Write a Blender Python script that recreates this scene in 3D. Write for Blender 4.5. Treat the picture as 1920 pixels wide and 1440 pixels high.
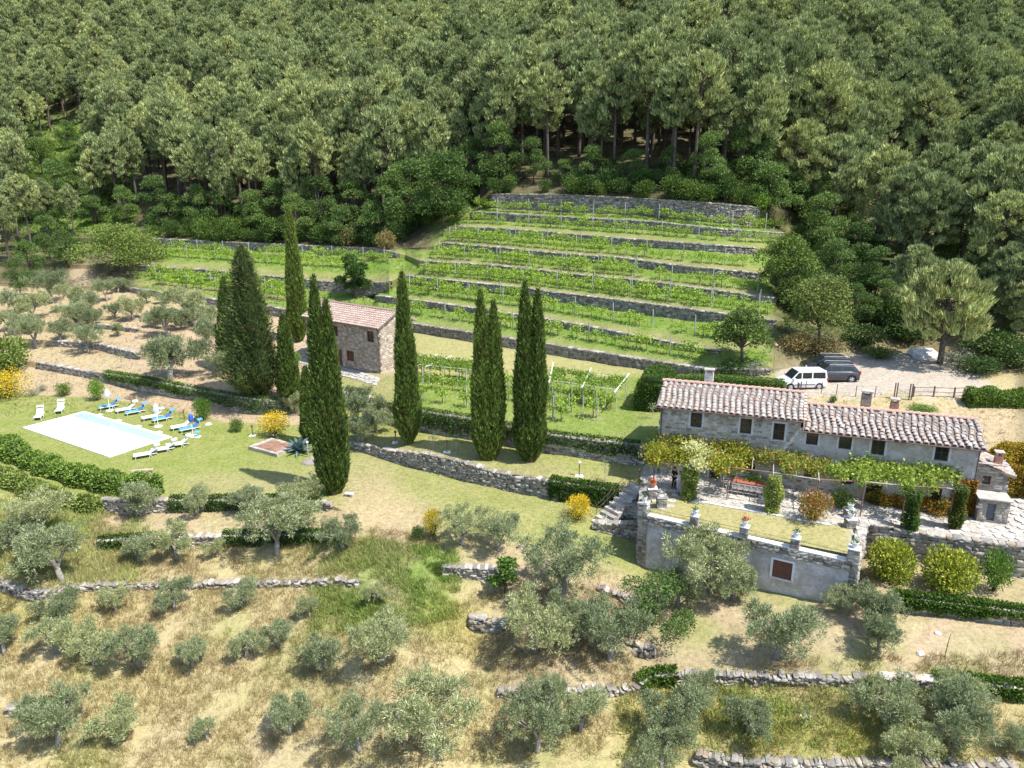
import bpy, bmesh, math, random
import numpy as np
from mathutils import Vector, Matrix
from mathutils.bvhtree import BVHTree

# ------------------------------------------------------------------ camera
H, PITCH, F = 24.0, math.radians(16.0), 1385.0
SP, CP = math.sin(PITCH), math.cos(PITCH)
scn = bpy.context.scene
for o in list(bpy.data.objects):
    bpy.data.objects.remove(o)
col = scn.collection
cam_d = bpy.data.cameras.new('camera')
cam_d.sensor_width = 36.0
cam_d.lens = F / 1920.0 * 36.0
cam_d.clip_start = 0.5
cam_d.clip_end = 3000.0
cam = bpy.data.objects.new('camera', cam_d)
cam.location = (0, 0, H)
cam.rotation_euler = (math.pi / 2 - PITCH, 0, 0)
col.objects.link(cam)
scn.camera = cam

# ------------------------------------------------------------------ world, sun, exposure
SUN_AZ = math.radians(-29.0)      # direction the light comes from, measured from +X
SUN_EL = math.radians(60.0)
world = bpy.data.worlds.new('World')
scn.world = world
world.use_nodes = True
wn = world.node_tree.nodes
sky = wn.new('ShaderNodeTexSky')
sky.sky_type = 'NISHITA'
sky.sun_disc = False
sky.sun_elevation = SUN_EL
sky.sun_rotation = math.pi / 2 - SUN_AZ
sky.altitude = 200
bg = wn['Background']
bg.inputs[1].default_value = 0.15
world.node_tree.links.new(sky.outputs[0], bg.inputs[0])
sun_d = bpy.data.lights.new('sun', 'SUN')
sun_d.energy = 4.3
sun_d.angle = math.radians(0.55)
sun_d.color = (1.0, 0.955, 0.88)
sun = bpy.data.objects.new('sun', sun_d)
sv = Vector((math.cos(SUN_AZ) * math.cos(SUN_EL), math.sin(SUN_AZ) * math.cos(SUN_EL), math.sin(SUN_EL)))
sun.rotation_euler = (-sv).to_track_quat('-Z', 'Y').to_euler()
sun.location = (60, -30, 120)
col.objects.link(sun)
scn.view_settings.view_transform = 'Standard'
scn.view_settings.look = 'None'
scn.view_settings.gamma = 1.0
scn.view_settings.use_curve_mapping = False
scn.view_settings.exposure = 0.85
scn.render.engine = 'CYCLES'
scn.cycles.max_bounces = 5
scn.cycles.diffuse_bounces = 2
scn.cycles.glossy_bounces = 2
scn.cycles.transmission_bounces = 3
scn.cycles.transparent_max_bounces = 4
scn.cycles.volume_bounces = 0
# ------------------------------------------------------------------ picture rays -> places on the slope
def ray(px, py):
    u = (px - 960.0) / F
    v = -(py - 720.0) / F
    return (u, CP + v * SP, -SP + v * CP)

def on_z(px, py, z):
    d = ray(px, py)
    t = (z - H) / d[2]
    return Vector((d[0] * t, d[1] * t, z))

# Each terrace line: (kind, table of x:y[:foot]) read along the hillside; height is solved from it.
COLS = list(range(-520, 2460, 10))
def tab(s):
    out = []
    for k in s.split():
        a = [float(q) for q in k.split(':')]
        out.append((a[0], a[1], a[2] if len(a) > 2 else a[1]))
    return out
def interp(t, x, k=1):
    xs = [q[0] for q in t]; ys = [q[k] for q in t]
    return float(np.interp(x, xs, ys))
def zsolve(y, py):           # height of the ray at world y (independent of px)
    d = ray(960, py)
    return H + d[2] / d[1] * y
def strip(y0, z0, s, py):    # where ray meets the sloping line through (y0,z0)
    d = ray(960, py); m = d[2] / d[1]
    y = (z0 - s * y0 - H) / (m - s)
    return y, z0 + s * (y - y0)

# reference line (lawn) with its heights
REF = '-520:850:0 0:860:0 300:880:0 640:905:0 900:945:-0.3 1060:975:-0.6 1130:1020:-1.3 1205:1075:-2.0 1590:1124:-0.9 1640:1110:-0.5 1920:1095:-0.2 2460:1165:0'
# (name, table top:foot, slope of the strip BEFORE this line, marching up from the reference)
UP = [
 ('W7', '-520:840 0:838 560:840 640:828:834 700:835:851 740:845:865 772:847:875 800:850:882 840:860:892 890:872:905 930:885:913 965:889:922 1060:905:936 1110:912:944 1158:918:951 1180:921:957 1203:924:962 1213:965:1064 1597:1040:1121 1612:978:1042 1716:998:1051 1795:1010:1064 1877:1020:1074 1920:1023:1080 2460:1090:1150', '-520:.0 980:0 1060:.15 1130:.2 1200:.17 1215:0 2460:0'),
 ('LWN', '-520:720 0:737 200:748 300:762 420:792 560:798 640:800 700:812 787:832 900:850 1040:875 1203:905 1240:920 1300:937 1560:985 1606:962 1720:968 1820:962 1920:985 2460:1010', '-520:0 560:0 640:.03 1100:.04 1190:.03 1215:0 1597:-.01 1612:0 2460:0'),
 ('W8', '-520:640:650 0:672:682 75:680:691 172:697:709 220:703:720 277:712:735 380:733:751 449:745:772 499:751:777 560:752:772 640:735:757 690:744:770 740:757:790 787:771:807 882:785:822 1030:815:847 1203:836:872 1240:825:856 1820:890:925 1880:924:926 2460:960:965', '-520:.1 400:.13 560:.1 700:.03 1100:.05 1190:.05 1215:0 1850:0 1900:.1 2460:.2'),
 ('W8b', '-520:590:600 0:632:640 187:645:655 257:662:674 300:672:676 350:676:676 540:684:684 700:690 1205:762 1310:780 1820:850 1920:870 2460:930', '-520:.1 300:.1 600:.08 800:.03 1300:.03 1400:.2 1800:.2 2460:.3'),
 ('W8c', '-520:560 0:600:603 175:608:614 254:616:623 300:630 540:650 700:665 1205:735 1310:752 1500:742 1820:742 1920:760 2460:800', '-520:.12 300:.12 600:.1 800:.03 1300:.03 1400:.1 1800:.25 2460:.3'),
 ('W9', '-520:520:527 0:530:537 239:540:547 305:548:558 365:557:568 426:565:577 507:575:591 542:582:597 640:592:605 771:607:621 884:624:640 1026:646:664 1165:668:686 1310:690:703 1345:692:706 1440:694:704 1480:688:690 1600:664:666 1700:650:652 1800:660:662 1920:645:647 2460:640', '-520:.12 300:.12 500:.1 700:.05 1300:.05 1400:.0 1800:.02 1900:.1 2460:.2'),
 ('W10', '-520:515 0:524 240:533 426:552 520:563 600:572 700:556:556 710:555:565 755:561:571 800:566:577 880:577:588 1015:597:608 1092:610:621 1183:628:638 1274:646:655 1345:659:664 1420:652 1600:632 1920:612 2460:600', '-520:.2 1350:.2 1450:.35 2460:.35'),
 ('W11', '-520:480:486 262:499:507 342:504:514 426:510:521 500:518:530 607:528:545 686:532:552 731:530:546 745:522:535 752:517:531 800:522:536 890:531:546 968:539:554 1033:548:564 1092:555:571 1237:573:592 1310:583:602 1398:595:609 1450:602:612 1500:600 1600:594 1920:575 2460:560', '-520:.22 740:.24 1400:.24 2460:.35'),
 ('W12', '-520:435:440 280:448:461 540:460:473 700:466:479 760:478:486 790:490:500 800:491:501 909:497:508 982:504:515 1092:517:528 1201:527:539 1347:546:558 1450:560:570 1500:562 1600:555 1920:535 2460:520', '-520:.12 700:.18 800:.24 1400:.24 2460:.3'),
 ('W13', '-520:432 280:445 540:457 740:467 800:463:468 833:456:467 946:466:478 1055:477:489 1165:484:496 1274:499:511 1398:511:522 1460:519:526 1600:515 1920:500 2460:490', '-520:.3 700:.3 800:.24 1460:.24 2460:.3'),
 ('W14', '-520:429 280:442 540:454 740:463 820:440:443 862:426:437 909:428:440 1019:435:447 1092:442:454 1237:453:465 1412:466:477 1480:473:478 1600:475 1920:465 2460:460', '-520:.3 700:.3 800:.24 1460:.24 2460:.3'),
 ('W15', '-520:426 280:439 540:450 740:459 850:414:416 884:398:410 1004:405:418 1110:411:424 1219:416:430 1347:430:443 1463:438:448 1600:440 1920:440 2460:435', '-520:.3 700:.3 800:.24 1460:.24 2460:.3'),
 ('W16', '-520:423 280:436 540:446 740:454 890:378:380 924:365:391 1055:366:397 1201:373:402 1274:378:411 1401:388:423 1500:402:420 1600:410 1920:412 2460:412', '-520:.3 700:.3 800:.22 1460:.22 2460:.3'),
]
DOWN = [
 ('W6', '-520:925 0:925 180:928:934 190:936:962 250:938:966 330:938:956 560:936:953 612:942:954 650:960 900:1000 1120:1040 1200:1085 1590:1132 1640:1118 1680:1117:1142 1800:1131:1155 1920:1146:1168 2460:1200:1222', '-520:.03 600:.03 700:.08 1100:.12 1200:.1 1600:.06 2460:.06'),
 ('W5', '-520:1008:1013 120:1012:1022 185:1014:1030 240:1010:1026 560:1000:1017 640:1003:1016 690:1012 900:1035 1200:1110 1590:1150 1690:1175 1920:1200 2460:1230', '-520:.1 2460:.12'),
 ('W4', '-520:1060:1075 0:1078:1100 40:1100:1118 75:1108:1122 110:1100:1116 160:1094:1106 400:1090:1100 640:1084:1095 675:1088:1096 700:1092 800:1070 830:1060:1080 935:1066:1086 980:1086:1089 1120:1100:1104 1175:1120:1130 1230:1150 1590:1185 1700:1205 1920:1225 2460:1260', '-520:.16 2460:.14'),
 ('W3', '-520:1195 0:1200 300:1200 700:1180 860:1160 885:1158:1182 945:1168:1184 1000:1180 1180:1205 1190:1210:1226 1225:1218:1234 1260:1222 1590:1235 1920:1250 2460:1290', '-520:.2 2460:.16'),
 ('W2', '-520:1310 0:1325 12:1326:1340 130:1322:1338 150:1330 500:1305 900:1290 935:1290:1304 1060:1290:1305 1190:1285:1298 1215:1262:1280 1290:1258:1279 1450:1262:1281 1640:1266:1284 1800:1276:1292 1920:1288:1310 2460:1320:1344', '-520:.2 2460:.16'),
 ('W1', '-520:1480 1200:1420 1300:1408:1428 1380:1420:1445 1500:1424:1448 1860:1430:1452 2460:1450:1475', '-520:.2 2460:.16'),
]
def build_lines():
    n = len(COLS)
    ref = tab(REF)
    Y = np.zeros(n); Z = np.zeros(n)
    for i, x in enumerate(COLS):
        Z[i] = interp(ref, x, 2)
        Y[i] = on_z(960, interp(ref, x, 1), Z[i]).y
    L0 = ('REF', Y.copy(), Z.copy())
    ups, downs = [L0], []
    def smooth(a, k=1):
        b = np.pad(a, k, mode='edge'); return np.convolve(b, np.ones(2*k+1)/(2*k+1), 'valid')
    y, z = Y.copy(), Z.copy()
    for nm, s, sl in UP:
        t = tab(s); ts = tab(sl)
        fy = np.zeros(n); fz = np.zeros(n); ty = np.zeros(n); tz = np.zeros(n)
        for i, x in enumerate(COLS):
            fy[i], fz[i] = strip(y[i], z[i], interp(ts, x), interp(t, x, 2))
        if nm != 'W7':
            fz = smooth(fz, {'LWN': 2, 'W8': 4, 'W10': 4, 'W11': 2, 'W12': 2, 'W13': 1, 'W14': 1, 'W15': 1, 'W16': 1}.get(nm, 9))
            for i, x in enumerate(COLS):
                d = ray(960, interp(t, x, 2)); fy[i] = (fz[i] - H) / (d[2] / d[1])
        for i, x in enumerate(COLS):
            h = zsolve(fy[i] + .12, interp(t, x, 1)) - fz[i]
            if abs(interp(t, x, 1) - interp(t, x, 2)) < .5: h = .0
            ty[i] = fy[i] + .12; tz[i] = fz[i] + max(h, 0)
        ups.append((nm + 'f', fy, fz)); ups.append((nm + 't', ty, tz))
        y, z = ty, tz
    y, z = Y.copy(), Z.copy()
    for nm, s, sl in DOWN:
        t = tab(s); ts = tab(sl)
        fy = np.zeros(n); fz = np.zeros(n); ty = np.zeros(n); tz = np.zeros(n)
        for i, x in enumerate(COLS):
            ty[i], tz[i] = strip(y[i], z[i], interp(ts, x), interp(t, x, 1))
        tz = smooth(tz, 7)
        for i, x in enumerate(COLS):
            d = ray(960, interp(t, x, 1)); ty[i] = (tz[i] - H) / (d[2] / d[1])
            fy[i] = ty[i] - .12
            h = tz[i] - zsolve(fy[i], interp(t, x, 2))
            if abs(interp(t, x, 1) - interp(t, x, 2)) < .5: h = 0
            fz[i] = tz[i] - max(h, 0)
        downs.append((nm + 't', ty, tz)); downs.append((nm + 'f', fy, fz))
        y, z = fy, fz
    return list(reversed(downs)) + ups
LINES = build_lines()
# ------------------------------------------------------------------ helpers
A = np.array
def rs(seed): return np.random.RandomState(seed)
class Geo:
    def __init__(s): s.v = []; s.f = []; s.c = []; s.m = []; s.n = 0
    def add(s, V, Fc, c=(1, 1, 1), m=0, M=None):
        V = np.asarray(V, float).reshape(-1, 3)
        if M is not None:
            Mn = np.array(M); V = V @ Mn[:3, :3].T + Mn[:3, 3]
        c = np.asarray(c, float)
        if c.ndim == 1: c = np.tile(c, (len(V), 1))
        if isinstance(Fc, np.ndarray): Fc = [Fc]
        elif isinstance(Fc[0], np.ndarray) and Fc[0].ndim == 2: pass
        else:
            d = {}
            for q in Fc: d.setdefault(len(q), []).append(q)
            Fc = [np.array(q) for q in d.values()]
        for q in Fc:
            s.f.append(q.astype(np.int64) + s.n); s.m.append(np.full(len(q), m))
        s.v.append(V); s.c.append(c); s.n += len(V)
        return s
    def box(s, x0, x1, y0, y1, z0, z1, c=(1, 1, 1), m=0, M=None, jit=0, rng=None, taper=0):
        V = A([(x, y, z) for z in (z0, z1) for x, y in ((x0, y0), (x1, y0), (x1, y1), (x0, y1))], float)
        if taper:
            cx, cy = (x0 + x1) / 2, (y0 + y1) / 2
            V[4:, 0] = cx + (V[4:, 0] - cx) * (1 - taper); V[4:, 1] = cy + (V[4:, 1] - cy) * (1 - taper)
        if jit: V = V + (rng.rand(8, 3) - .5) * jit
        return s.add(V, A([(3, 2, 1, 0), (4, 5, 6, 7), (0, 1, 5, 4), (1, 2, 6, 5), (2, 3, 7, 6), (3, 0, 4, 7)]), c, m, M)
    def tube(s, P, R, n=6, c=(1, 1, 1), m=0, M=None, cap=True):
        P = [Vector(p) for p in P]
        if not hasattr(R, '__len__'): R = [R] * len(P)
        V = []; Fs = []
        up = Vector((0, 0, 1))
        for i, p in enumerate(P):
            t = (P[min(i + 1, len(P) - 1)] - P[max(i - 1, 0)])
            if t.length < 1e-6: t = Vector((0, 0, 1))
            t.normalize()
            a = t.cross(up) if abs(t.z) < .95 else t.cross(Vector((1, 0, 0)))
            a.normalize(); b = t.cross(a)
            for k in range(n):
                w = 2 * math.pi * k / n
                V.append(p + a * (math.cos(w) * R[i]) + b * (math.sin(w) * R[i]))
        for i in range(len(P) - 1):
            for k in range(n):
                Fs.append((i * n + k, i * n + (k + 1) % n, (i + 1) * n + (k + 1) % n, (i + 1) * n + k))
        Fs = [np.array(Fs)]
        if cap:
            Fs.append(np.array([[k for k in range(n)][::-1]])); Fs.append(np.array([[(len(P) - 1) * n + k for k in range(n)]]))
        s2 = s
        V = A([tuple(q) for q in V])
        if M is not None:
            Mn = np.array(M); V = V @ Mn[:3, :3].T + Mn[:3, 3]
        for q in Fs:
            s2.f.append(q + s2.n); s2.m.append(np.full(len(q), m))
        cc = np.asarray(c, float)
        s2.v.append(V); s2.c.append(np.tile(cc, (len(V), 1))); s2.n += len(V)
        return s
    def lathe(s, prof, n=12, c=(1, 1, 1), m=0, M=None):
        V = [(r * math.cos(2 * math.pi * k / n), r * math.sin(2 * math.pi * k / n), z) for r, z in prof for k in range(n)]
        Fs = [(i * n + k, i * n + (k + 1) % n, (i + 1) * n + (k + 1) % n, (i + 1) * n + k) for i in range(len(prof) - 1) for k in range(n)]
        return s.add(V, Fs, c, m, M)
    def blades(s, P, D, L, W, c, rng, m=0, diamond=False):
        n = len(P)
        D = D / (np.linalg.norm(D, axis=1, keepdims=True) + 1e-9)
        S = np.cross(D, rng.randn(n, 3)); S /= (np.linalg.norm(S, axis=1, keepdims=True) + 1e-9)
        L = np.broadcast_to(L, (n,))[:, None]; W = np.broadcast_to(W, (n,))[:, None]
        if diamond:
            V = np.stack([P, P + D * L * .45 + S * W / 2, P + D * L, P + D * L * .45 - S * W / 2], 1); k = 4
        else:
            V = np.stack([P - S * W / 2, P + S * W / 2, P + D * L], 1); k = 3
        c = np.asarray(c, float)
        if c.ndim == 1: c = np.tile(c, (n, 1))
        s.f.append(np.arange(n * k).reshape(n, k) + s.n); s.m.append(np.full(n, m))
        s.v.append(V.reshape(-1, 3)); s.c.append(np.repeat(c, k, axis=0)); s.n += n * k
        return s
    def mesh(s, name, mats, smooth=False):
        me = bpy.data.meshes.new(name)
        V = np.concatenate(s.v) if s.v else np.zeros((0, 3)); C = np.concatenate(s.c)
        me.vertices.add(len(V)); me.vertices.foreach_set('co', V.ravel().astype(np.float32))
        ln = np.concatenate([np.full(len(f), f.shape[1]) for f in s.f])
        lo = np.concatenate([f.ravel() for f in s.f])
        me.loops.add(len(lo)); me.loops.foreach_set('vertex_index', lo.astype(np.int32))
        me.polygons.add(len(ln)); me.polygons.foreach_set('loop_start', (np.cumsum(ln) - ln).astype(np.int32))
        me.polygons.foreach_set('material_index', np.concatenate(s.m).astype(np.int32))
        me.polygons.foreach_set('use_smooth', np.full(len(ln), bool(smooth)))
        at = me.color_attributes.new('col', 'FLOAT_COLOR', 'POINT')
        at.data.foreach_set('color', np.concatenate([C, np.ones((len(C), 1))], 1).ravel().astype(np.float32))
        if not isinstance(mats, (list, tuple)): mats = [mats]
        for q in mats: me.materials.append(q)
        me.update(calc_edges=True)
        return me

def mkobj(name, data, parent=None, M=None):
    o = bpy.data.objects.new(name, data)
    if M is not None: o.matrix_world = M
    col.objects.link(o)
    if parent is not None: o.parent = parent
    return o
def gobj(name, geo, mats, parent=None, smooth=False, kind=None, label=None, M=None):
    o = mkobj(name, geo.mesh(name, mats, smooth), parent, M)
    if kind: o['kind'] = kind
    if label: o['label'] = label
    return o
def tag(o, label, cat, group=None, kind=None):
    if label: o['label'] = label
    if cat: o['category'] = cat
    if group: o['group'] = group
    if kind: o['kind'] = kind
    return o
def thing(name, label, cat, loc=(0, 0, 0), rz=0, group=None, scale=1.0):
    o = bpy.data.objects.new(name, None)
    o.empty_display_size = .3
    o.location = loc; o.rotation_euler = (0, 0, rz); o.scale = (scale,) * 3
    col.objects.link(o)
    return tag(o, label, cat, group)
def dup(root, loc, rz=None, scale=None, label=None, group=None):
    r = root.copy(); col.objects.link(r); r.location = loc
    if rz is not None: r.rotation_euler = (0, 0, rz)
    if scale is not None: r.scale = (scale,) * 3 if not hasattr(scale, '__len__') else scale
    if label: r['label'] = label
    if group: r['group'] = group
    for ch in list(root.children):
        c = ch.copy(); col.objects.link(c); c.parent = r
        for g in list(ch.children):
            d = g.copy(); col.objects.link(d); d.parent = c
    return r
def T(x=0, y=0, z=0, rz=0): return Matrix.Translation((x, y, z)) @ Matrix.Rotation(rz, 4, 'Z')

# ------------------------------------------------------------------ materials
def newmat(name):
    m = bpy.data.materials.new(name); m.use_nodes = True
    nt = m.node_tree; b = nt.nodes['Principled BSDF']
    return m, nt, b
def noise(nt, scale, detail=4, coord='Object', rough=.6):
    tc = nt.nodes.new('ShaderNodeTexCoord'); n = nt.nodes.new('ShaderNodeTexNoise')
    n.inputs['Scale'].default_value = scale; n.inputs['Detail'].default_value = detail; n.inputs['Roughness'].default_value = rough
    nt.links.new(tc.outputs[coord], n.inputs['Vector'])
    return n
def mixc(nt, a, b, fac, mode='MIX'):
    x = nt.nodes.new('ShaderNodeMix'); x.data_type = 'RGBA'; x.blend_type = mode
    for sock, v in ((x.inputs[6], a), (x.inputs[7], b), (x.inputs[0], fac)):
        if isinstance(v, (int, float)): sock.default_value = v
        elif isinstance(v, tuple): sock.default_value = v if len(v) == 4 else (*v, 1)
        else: nt.links.new(v, sock)
    return x.outputs[2]
def ramp(nt, src, stops):
    r = nt.nodes.new('ShaderNodeValToRGB')
    while len(r.color_ramp.elements) < len(stops): r.color_ramp.elements.new(.5)
    for e, (p, c) in zip(r.color_ramp.elements, stops):
        e.position = p; e.color = (*c, 1) if hasattr(c, '__len__') else (c, c, c, 1)
    nt.links.new(src, r.inputs[0]); return r.outputs[0]
def attr(nt, name='col'):
    a = nt.nodes.new('ShaderNodeVertexColor'); a.layer_name = name; return a.outputs[0]
def bump(nt, b, h, s=.3, d=.05):
    n = nt.nodes.new('ShaderNodeBump'); n.inputs['Strength'].default_value = s; n.inputs['Distance'].default_value = d
    nt.links.new(h, n.inputs['Height']); nt.links.new(n.outputs[0], b.inputs['Normal'])
def simple(name, c, rough=.8, nscale=3., var=.25, metal=0, bmp=.2, spec=.3, useattr=False, coat=0):
    m, nt, b = newmat(name)
    n = noise(nt, nscale)
    r = ramp(nt, n.outputs[0], [(.3, 1 - var), (.7, 1 + var * .6)])
    base = (*c, 1)
    if useattr: base = mixc(nt, base, attr(nt), 1.0, 'MULTIPLY')
    nt.links.new(mixc(nt, base, r, 1.0, 'MULTIPLY'), b.inputs['Base Color'])
    b.inputs['Roughness'].default_value = rough; b.inputs['Metallic'].default_value = metal
    b.inputs['Specular IOR Level'].default_value = spec
    b.inputs['Coat Weight'].default_value = coat
    if bmp: bump(nt, b, n.outputs[0], bmp, .03)
    return m
# foliage: colour comes with each leaf; a little light passes through
def foliage_mat(name, trans=.3, rough=.6, rnd=.3, spec=.2):
    m, nt, b = newmat(name)
    oi = nt.nodes.new('ShaderNodeObjectInfo')
    r = ramp(nt, oi.outputs['Random'], [(0, (1 - rnd, 1 - rnd * .9, 1 - rnd)), (.5, (1, 1, 1)), (1, (1 + rnd, 1 + rnd * .7, 1 + rnd * .3))])
    c = mixc(nt, attr(nt), r, 1.0, 'MULTIPLY')
    nt.links.new(c, b.inputs['Base Color']); b.inputs['Roughness'].default_value = rough
    b.inputs['Specular IOR Level'].default_value = spec
    t = nt.nodes.new('ShaderNodeBsdfTranslucent'); nt.links.new(c, t.inputs[0])
    mx = nt.nodes.new('ShaderNodeMixShader'); mx.inputs[0].default_value = trans
    nt.links.new(b.outputs[0], mx.inputs[1]); nt.links.new(t.outputs[0], mx.inputs[2])
    nt.links.new(mx.outputs[0], nt.nodes['Material Output'].inputs[0])
    return m
FOL = foliage_mat('foliage', .25)
NEEDLE = foliage_mat('needles', .15, .7, .28)
VINEL = foliage_mat('vine_leaves', .4, .5, .15)
BARK = simple('bark', (.13, .105, .085), .9, 4, .5)
OBARK = simple('olive_bark', (.27, .245, .21), .9, 5, .4)
STONE = simple('stone', (1, 1, 1), .9, 2.2, .38, useattr=True, bmp=.5)
MORTAR = simple('joint', (.10, .09, .075), .95, 3, .4)
WOOD = simple('wood', (.14, .085, .05), .7, 6, .3)
POSTM = simple('pale_post', (.36, .36, .35), .8, 5, .2)
IRON = simple('iron', (.06, .05, .045), .6, 5, .3, metal=.3)
RUST = simple('painted_iron', (.22, .12, .09), .6, 5, .3, metal=.1)
WHITE = simple('white_plastic', (.8, .8, .78), .45, 3, .04, bmp=0)
BLUE = simple('blue_fabric', (.03, .16, .55), .8, 3, .1)
GLASS, _nt, _b = newmat('dark_glass')
_b.inputs['Base Color'].default_value = (.02, .025, .028, 1); _b.inputs['Roughness'].default_value = .08; _b.inputs['Specular IOR Level'].default_value = .6
COLM = simple('tinted', (1, 1, 1), .75, 4, .15, useattr=True, bmp=.1)
GLOSS = simple('car_paint', (1, 1, 1), .25, .5, .02, useattr=True, bmp=0, spec=.6, coat=.6)
TILE = simple('clay_tile', (1, 1, 1), .85, 5., .4, useattr=True, bmp=.3)

def grass_ground():
    m, nt, b = newmat('ground')
    c = attr(nt)
    n1 = noise(nt, .45, 5); n2 = noise(nt, 3.2, 6, rough=.75); n3 = noise(nt, 14, 3, rough=.8)
    dry = ramp(nt, n1.outputs[0], [(.40, 0.0), (.68, .55)])
    c = mixc(nt, c, (.43, .35, .20, 1), dry)
    # keep the forest floor and other dark grounds dark: dryness scaled by their own brightness
    c = mixc(nt, c, attr(nt), .55)
    v = ramp(nt, n2.outputs[0], [(.30, .62), (.5, 1.0), (.72, 1.28)])
    c = mixc(nt, c, v, 1.0, 'MULTIPLY')
    v = ramp(nt, n3.outputs[0], [(.35, .78), (.65, 1.15)])
    c = mixc(nt, c, v, 1.0, 'MULTIPLY')
    nt.links.new(c, b.inputs['Base Color']); b.inputs['Roughness'].default_value = .95; b.inputs['Specular IOR Level'].default_value = .1
    bump(nt, b, n2.outputs[0], .6, .12)
    return m
GROUND = grass_ground()

# ------------------------------------------------------------------ terrain sheet
def xof(px, y, z): return (px - 960.0) / F * (CP * y + SP * (H - z))
def project(x, y, z):
    dep = CP * y + SP * (H - z); up = SP * y - CP * (H - z)
    return 960 + F * x / dep, 720 - F * up / dep
def forest_h(px, y0, z0, y):
    # slope of the wooded hill behind the last line
    sl = np.interp(px, [-520, 120, 260, 500, 2460], [.255, .255, .30, .33, .34])
    lim = np.interp(px, [-520, 120, 260, 500, 2460], [235, 235, 215, 400, 400])
    z = z0 + sl * (np.minimum(y, lim) - y0) + .44 * np.maximum(0, y - lim)
    return z
SOIL = A((.385, .295, .19)); DRY = A((.375, .315, .16)); LAWN = A((.205, .24, .06)); LUSH = A((.115, .20, .03))
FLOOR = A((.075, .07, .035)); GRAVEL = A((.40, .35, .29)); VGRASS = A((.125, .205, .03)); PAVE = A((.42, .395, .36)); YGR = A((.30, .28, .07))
def ell(px, py, cx, cy, rx, ry, soft=.35):
    d = math.sqrt(((px - cx) / rx) ** 2 + ((py - cy) / ry) ** 2)
    return max(0., min(1., (1 + soft - d) / (2 * soft)))
def ss(a, b, x): t = min(1, max(0, (x - a) / (b - a))); return t * t * (3 - 2 * t)
NAMES = [l[0] for l in LINES]
OVER = [ # overlays (colour, cx, cy, rx, ry, strength)
 (LUSH, 765, 1085, 95, 45, .95), (LUSH, 735, 1150, 110, 55, .6), (LUSH, 640, 1130, 60, 40, .5), (LUSH, 810, 1065, 40, 25, .9), (LUSH, 560, 1250, 60, 30, .4),
 (LUSH, 90, 1020, 50, 30, .4), (LUSH, 120, 340, 110, 130, .5), (YGR, 1480, 1370, 170, 55, .8), (YGR, 1260, 1340, 90, 60, .6), (YGR, 1620, 1390, 160, 50, .8),
 (YGR, 60, 1150, 90, 60, .5), (LUSH, 1290, 1200, 60, 25, .2), (SOIL, 870, 1250, 60, 50, .3), (LUSH, 1470, 1345, 60, 30, .25), (YGR, 850, 1180, 60, 60, .5),
 (SOIL, 600, 985, 160, 28, .8), (SOIL, 715, 985, 95, 55, .95), (SOIL, 1000, 1075, 80, 40, .5), (SOIL, 1780, 1205, 160, 50, .7), (SOIL, 900, 1030, 60, 25, .6), (LAWN, 1080, 1010, 110, 30, .6), (LAWN, 1140, 1050, 60, 30, .7), (SOIL, 1150, 1110, 100, 30, .5),
 (SOIL, 480, 910, 180, 16, .5), (SOIL, 690, 905, 50, 30, .5), (DRY, 700, 960, 90, 40, .5), (DRY, 1700, 800, 200, 30, .5), (SOIL, 1830, 800, 90, 40, .8),
 (LAWN, 330, 560, 90, 15, .4), (GRAVEL, 1735, 672, 30, 12, .6), (SOIL, 150, 520, 25, 30, .8)]
def patch(x, y):
    a = np.sin(x * .55 + 1.3 * np.sin(y * .41 + 1.)) * np.sin(y * .63 + 1.7 * np.sin(x * .33 + 2.)) + .6 * np.sin(x * 1.7 + y * .9 + 2 * np.sin(y * 1.1)) * np.sin(y * 1.9 - x * .7)
    return a
def patchmix(c, x, y):
    a = float(patch(x, y)); b = float(patch(x + 40, y * 1.2 + 17))
    c = c * (1 - .55 * max(0, min(1, a))) + A((.235, .275, .08)) * .55 * max(0, min(1, a))
    return c * (1 - .5 * max(0, min(1, b))) + A((.42, .34, .22)) * .5 * max(0, min(1, b))
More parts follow.
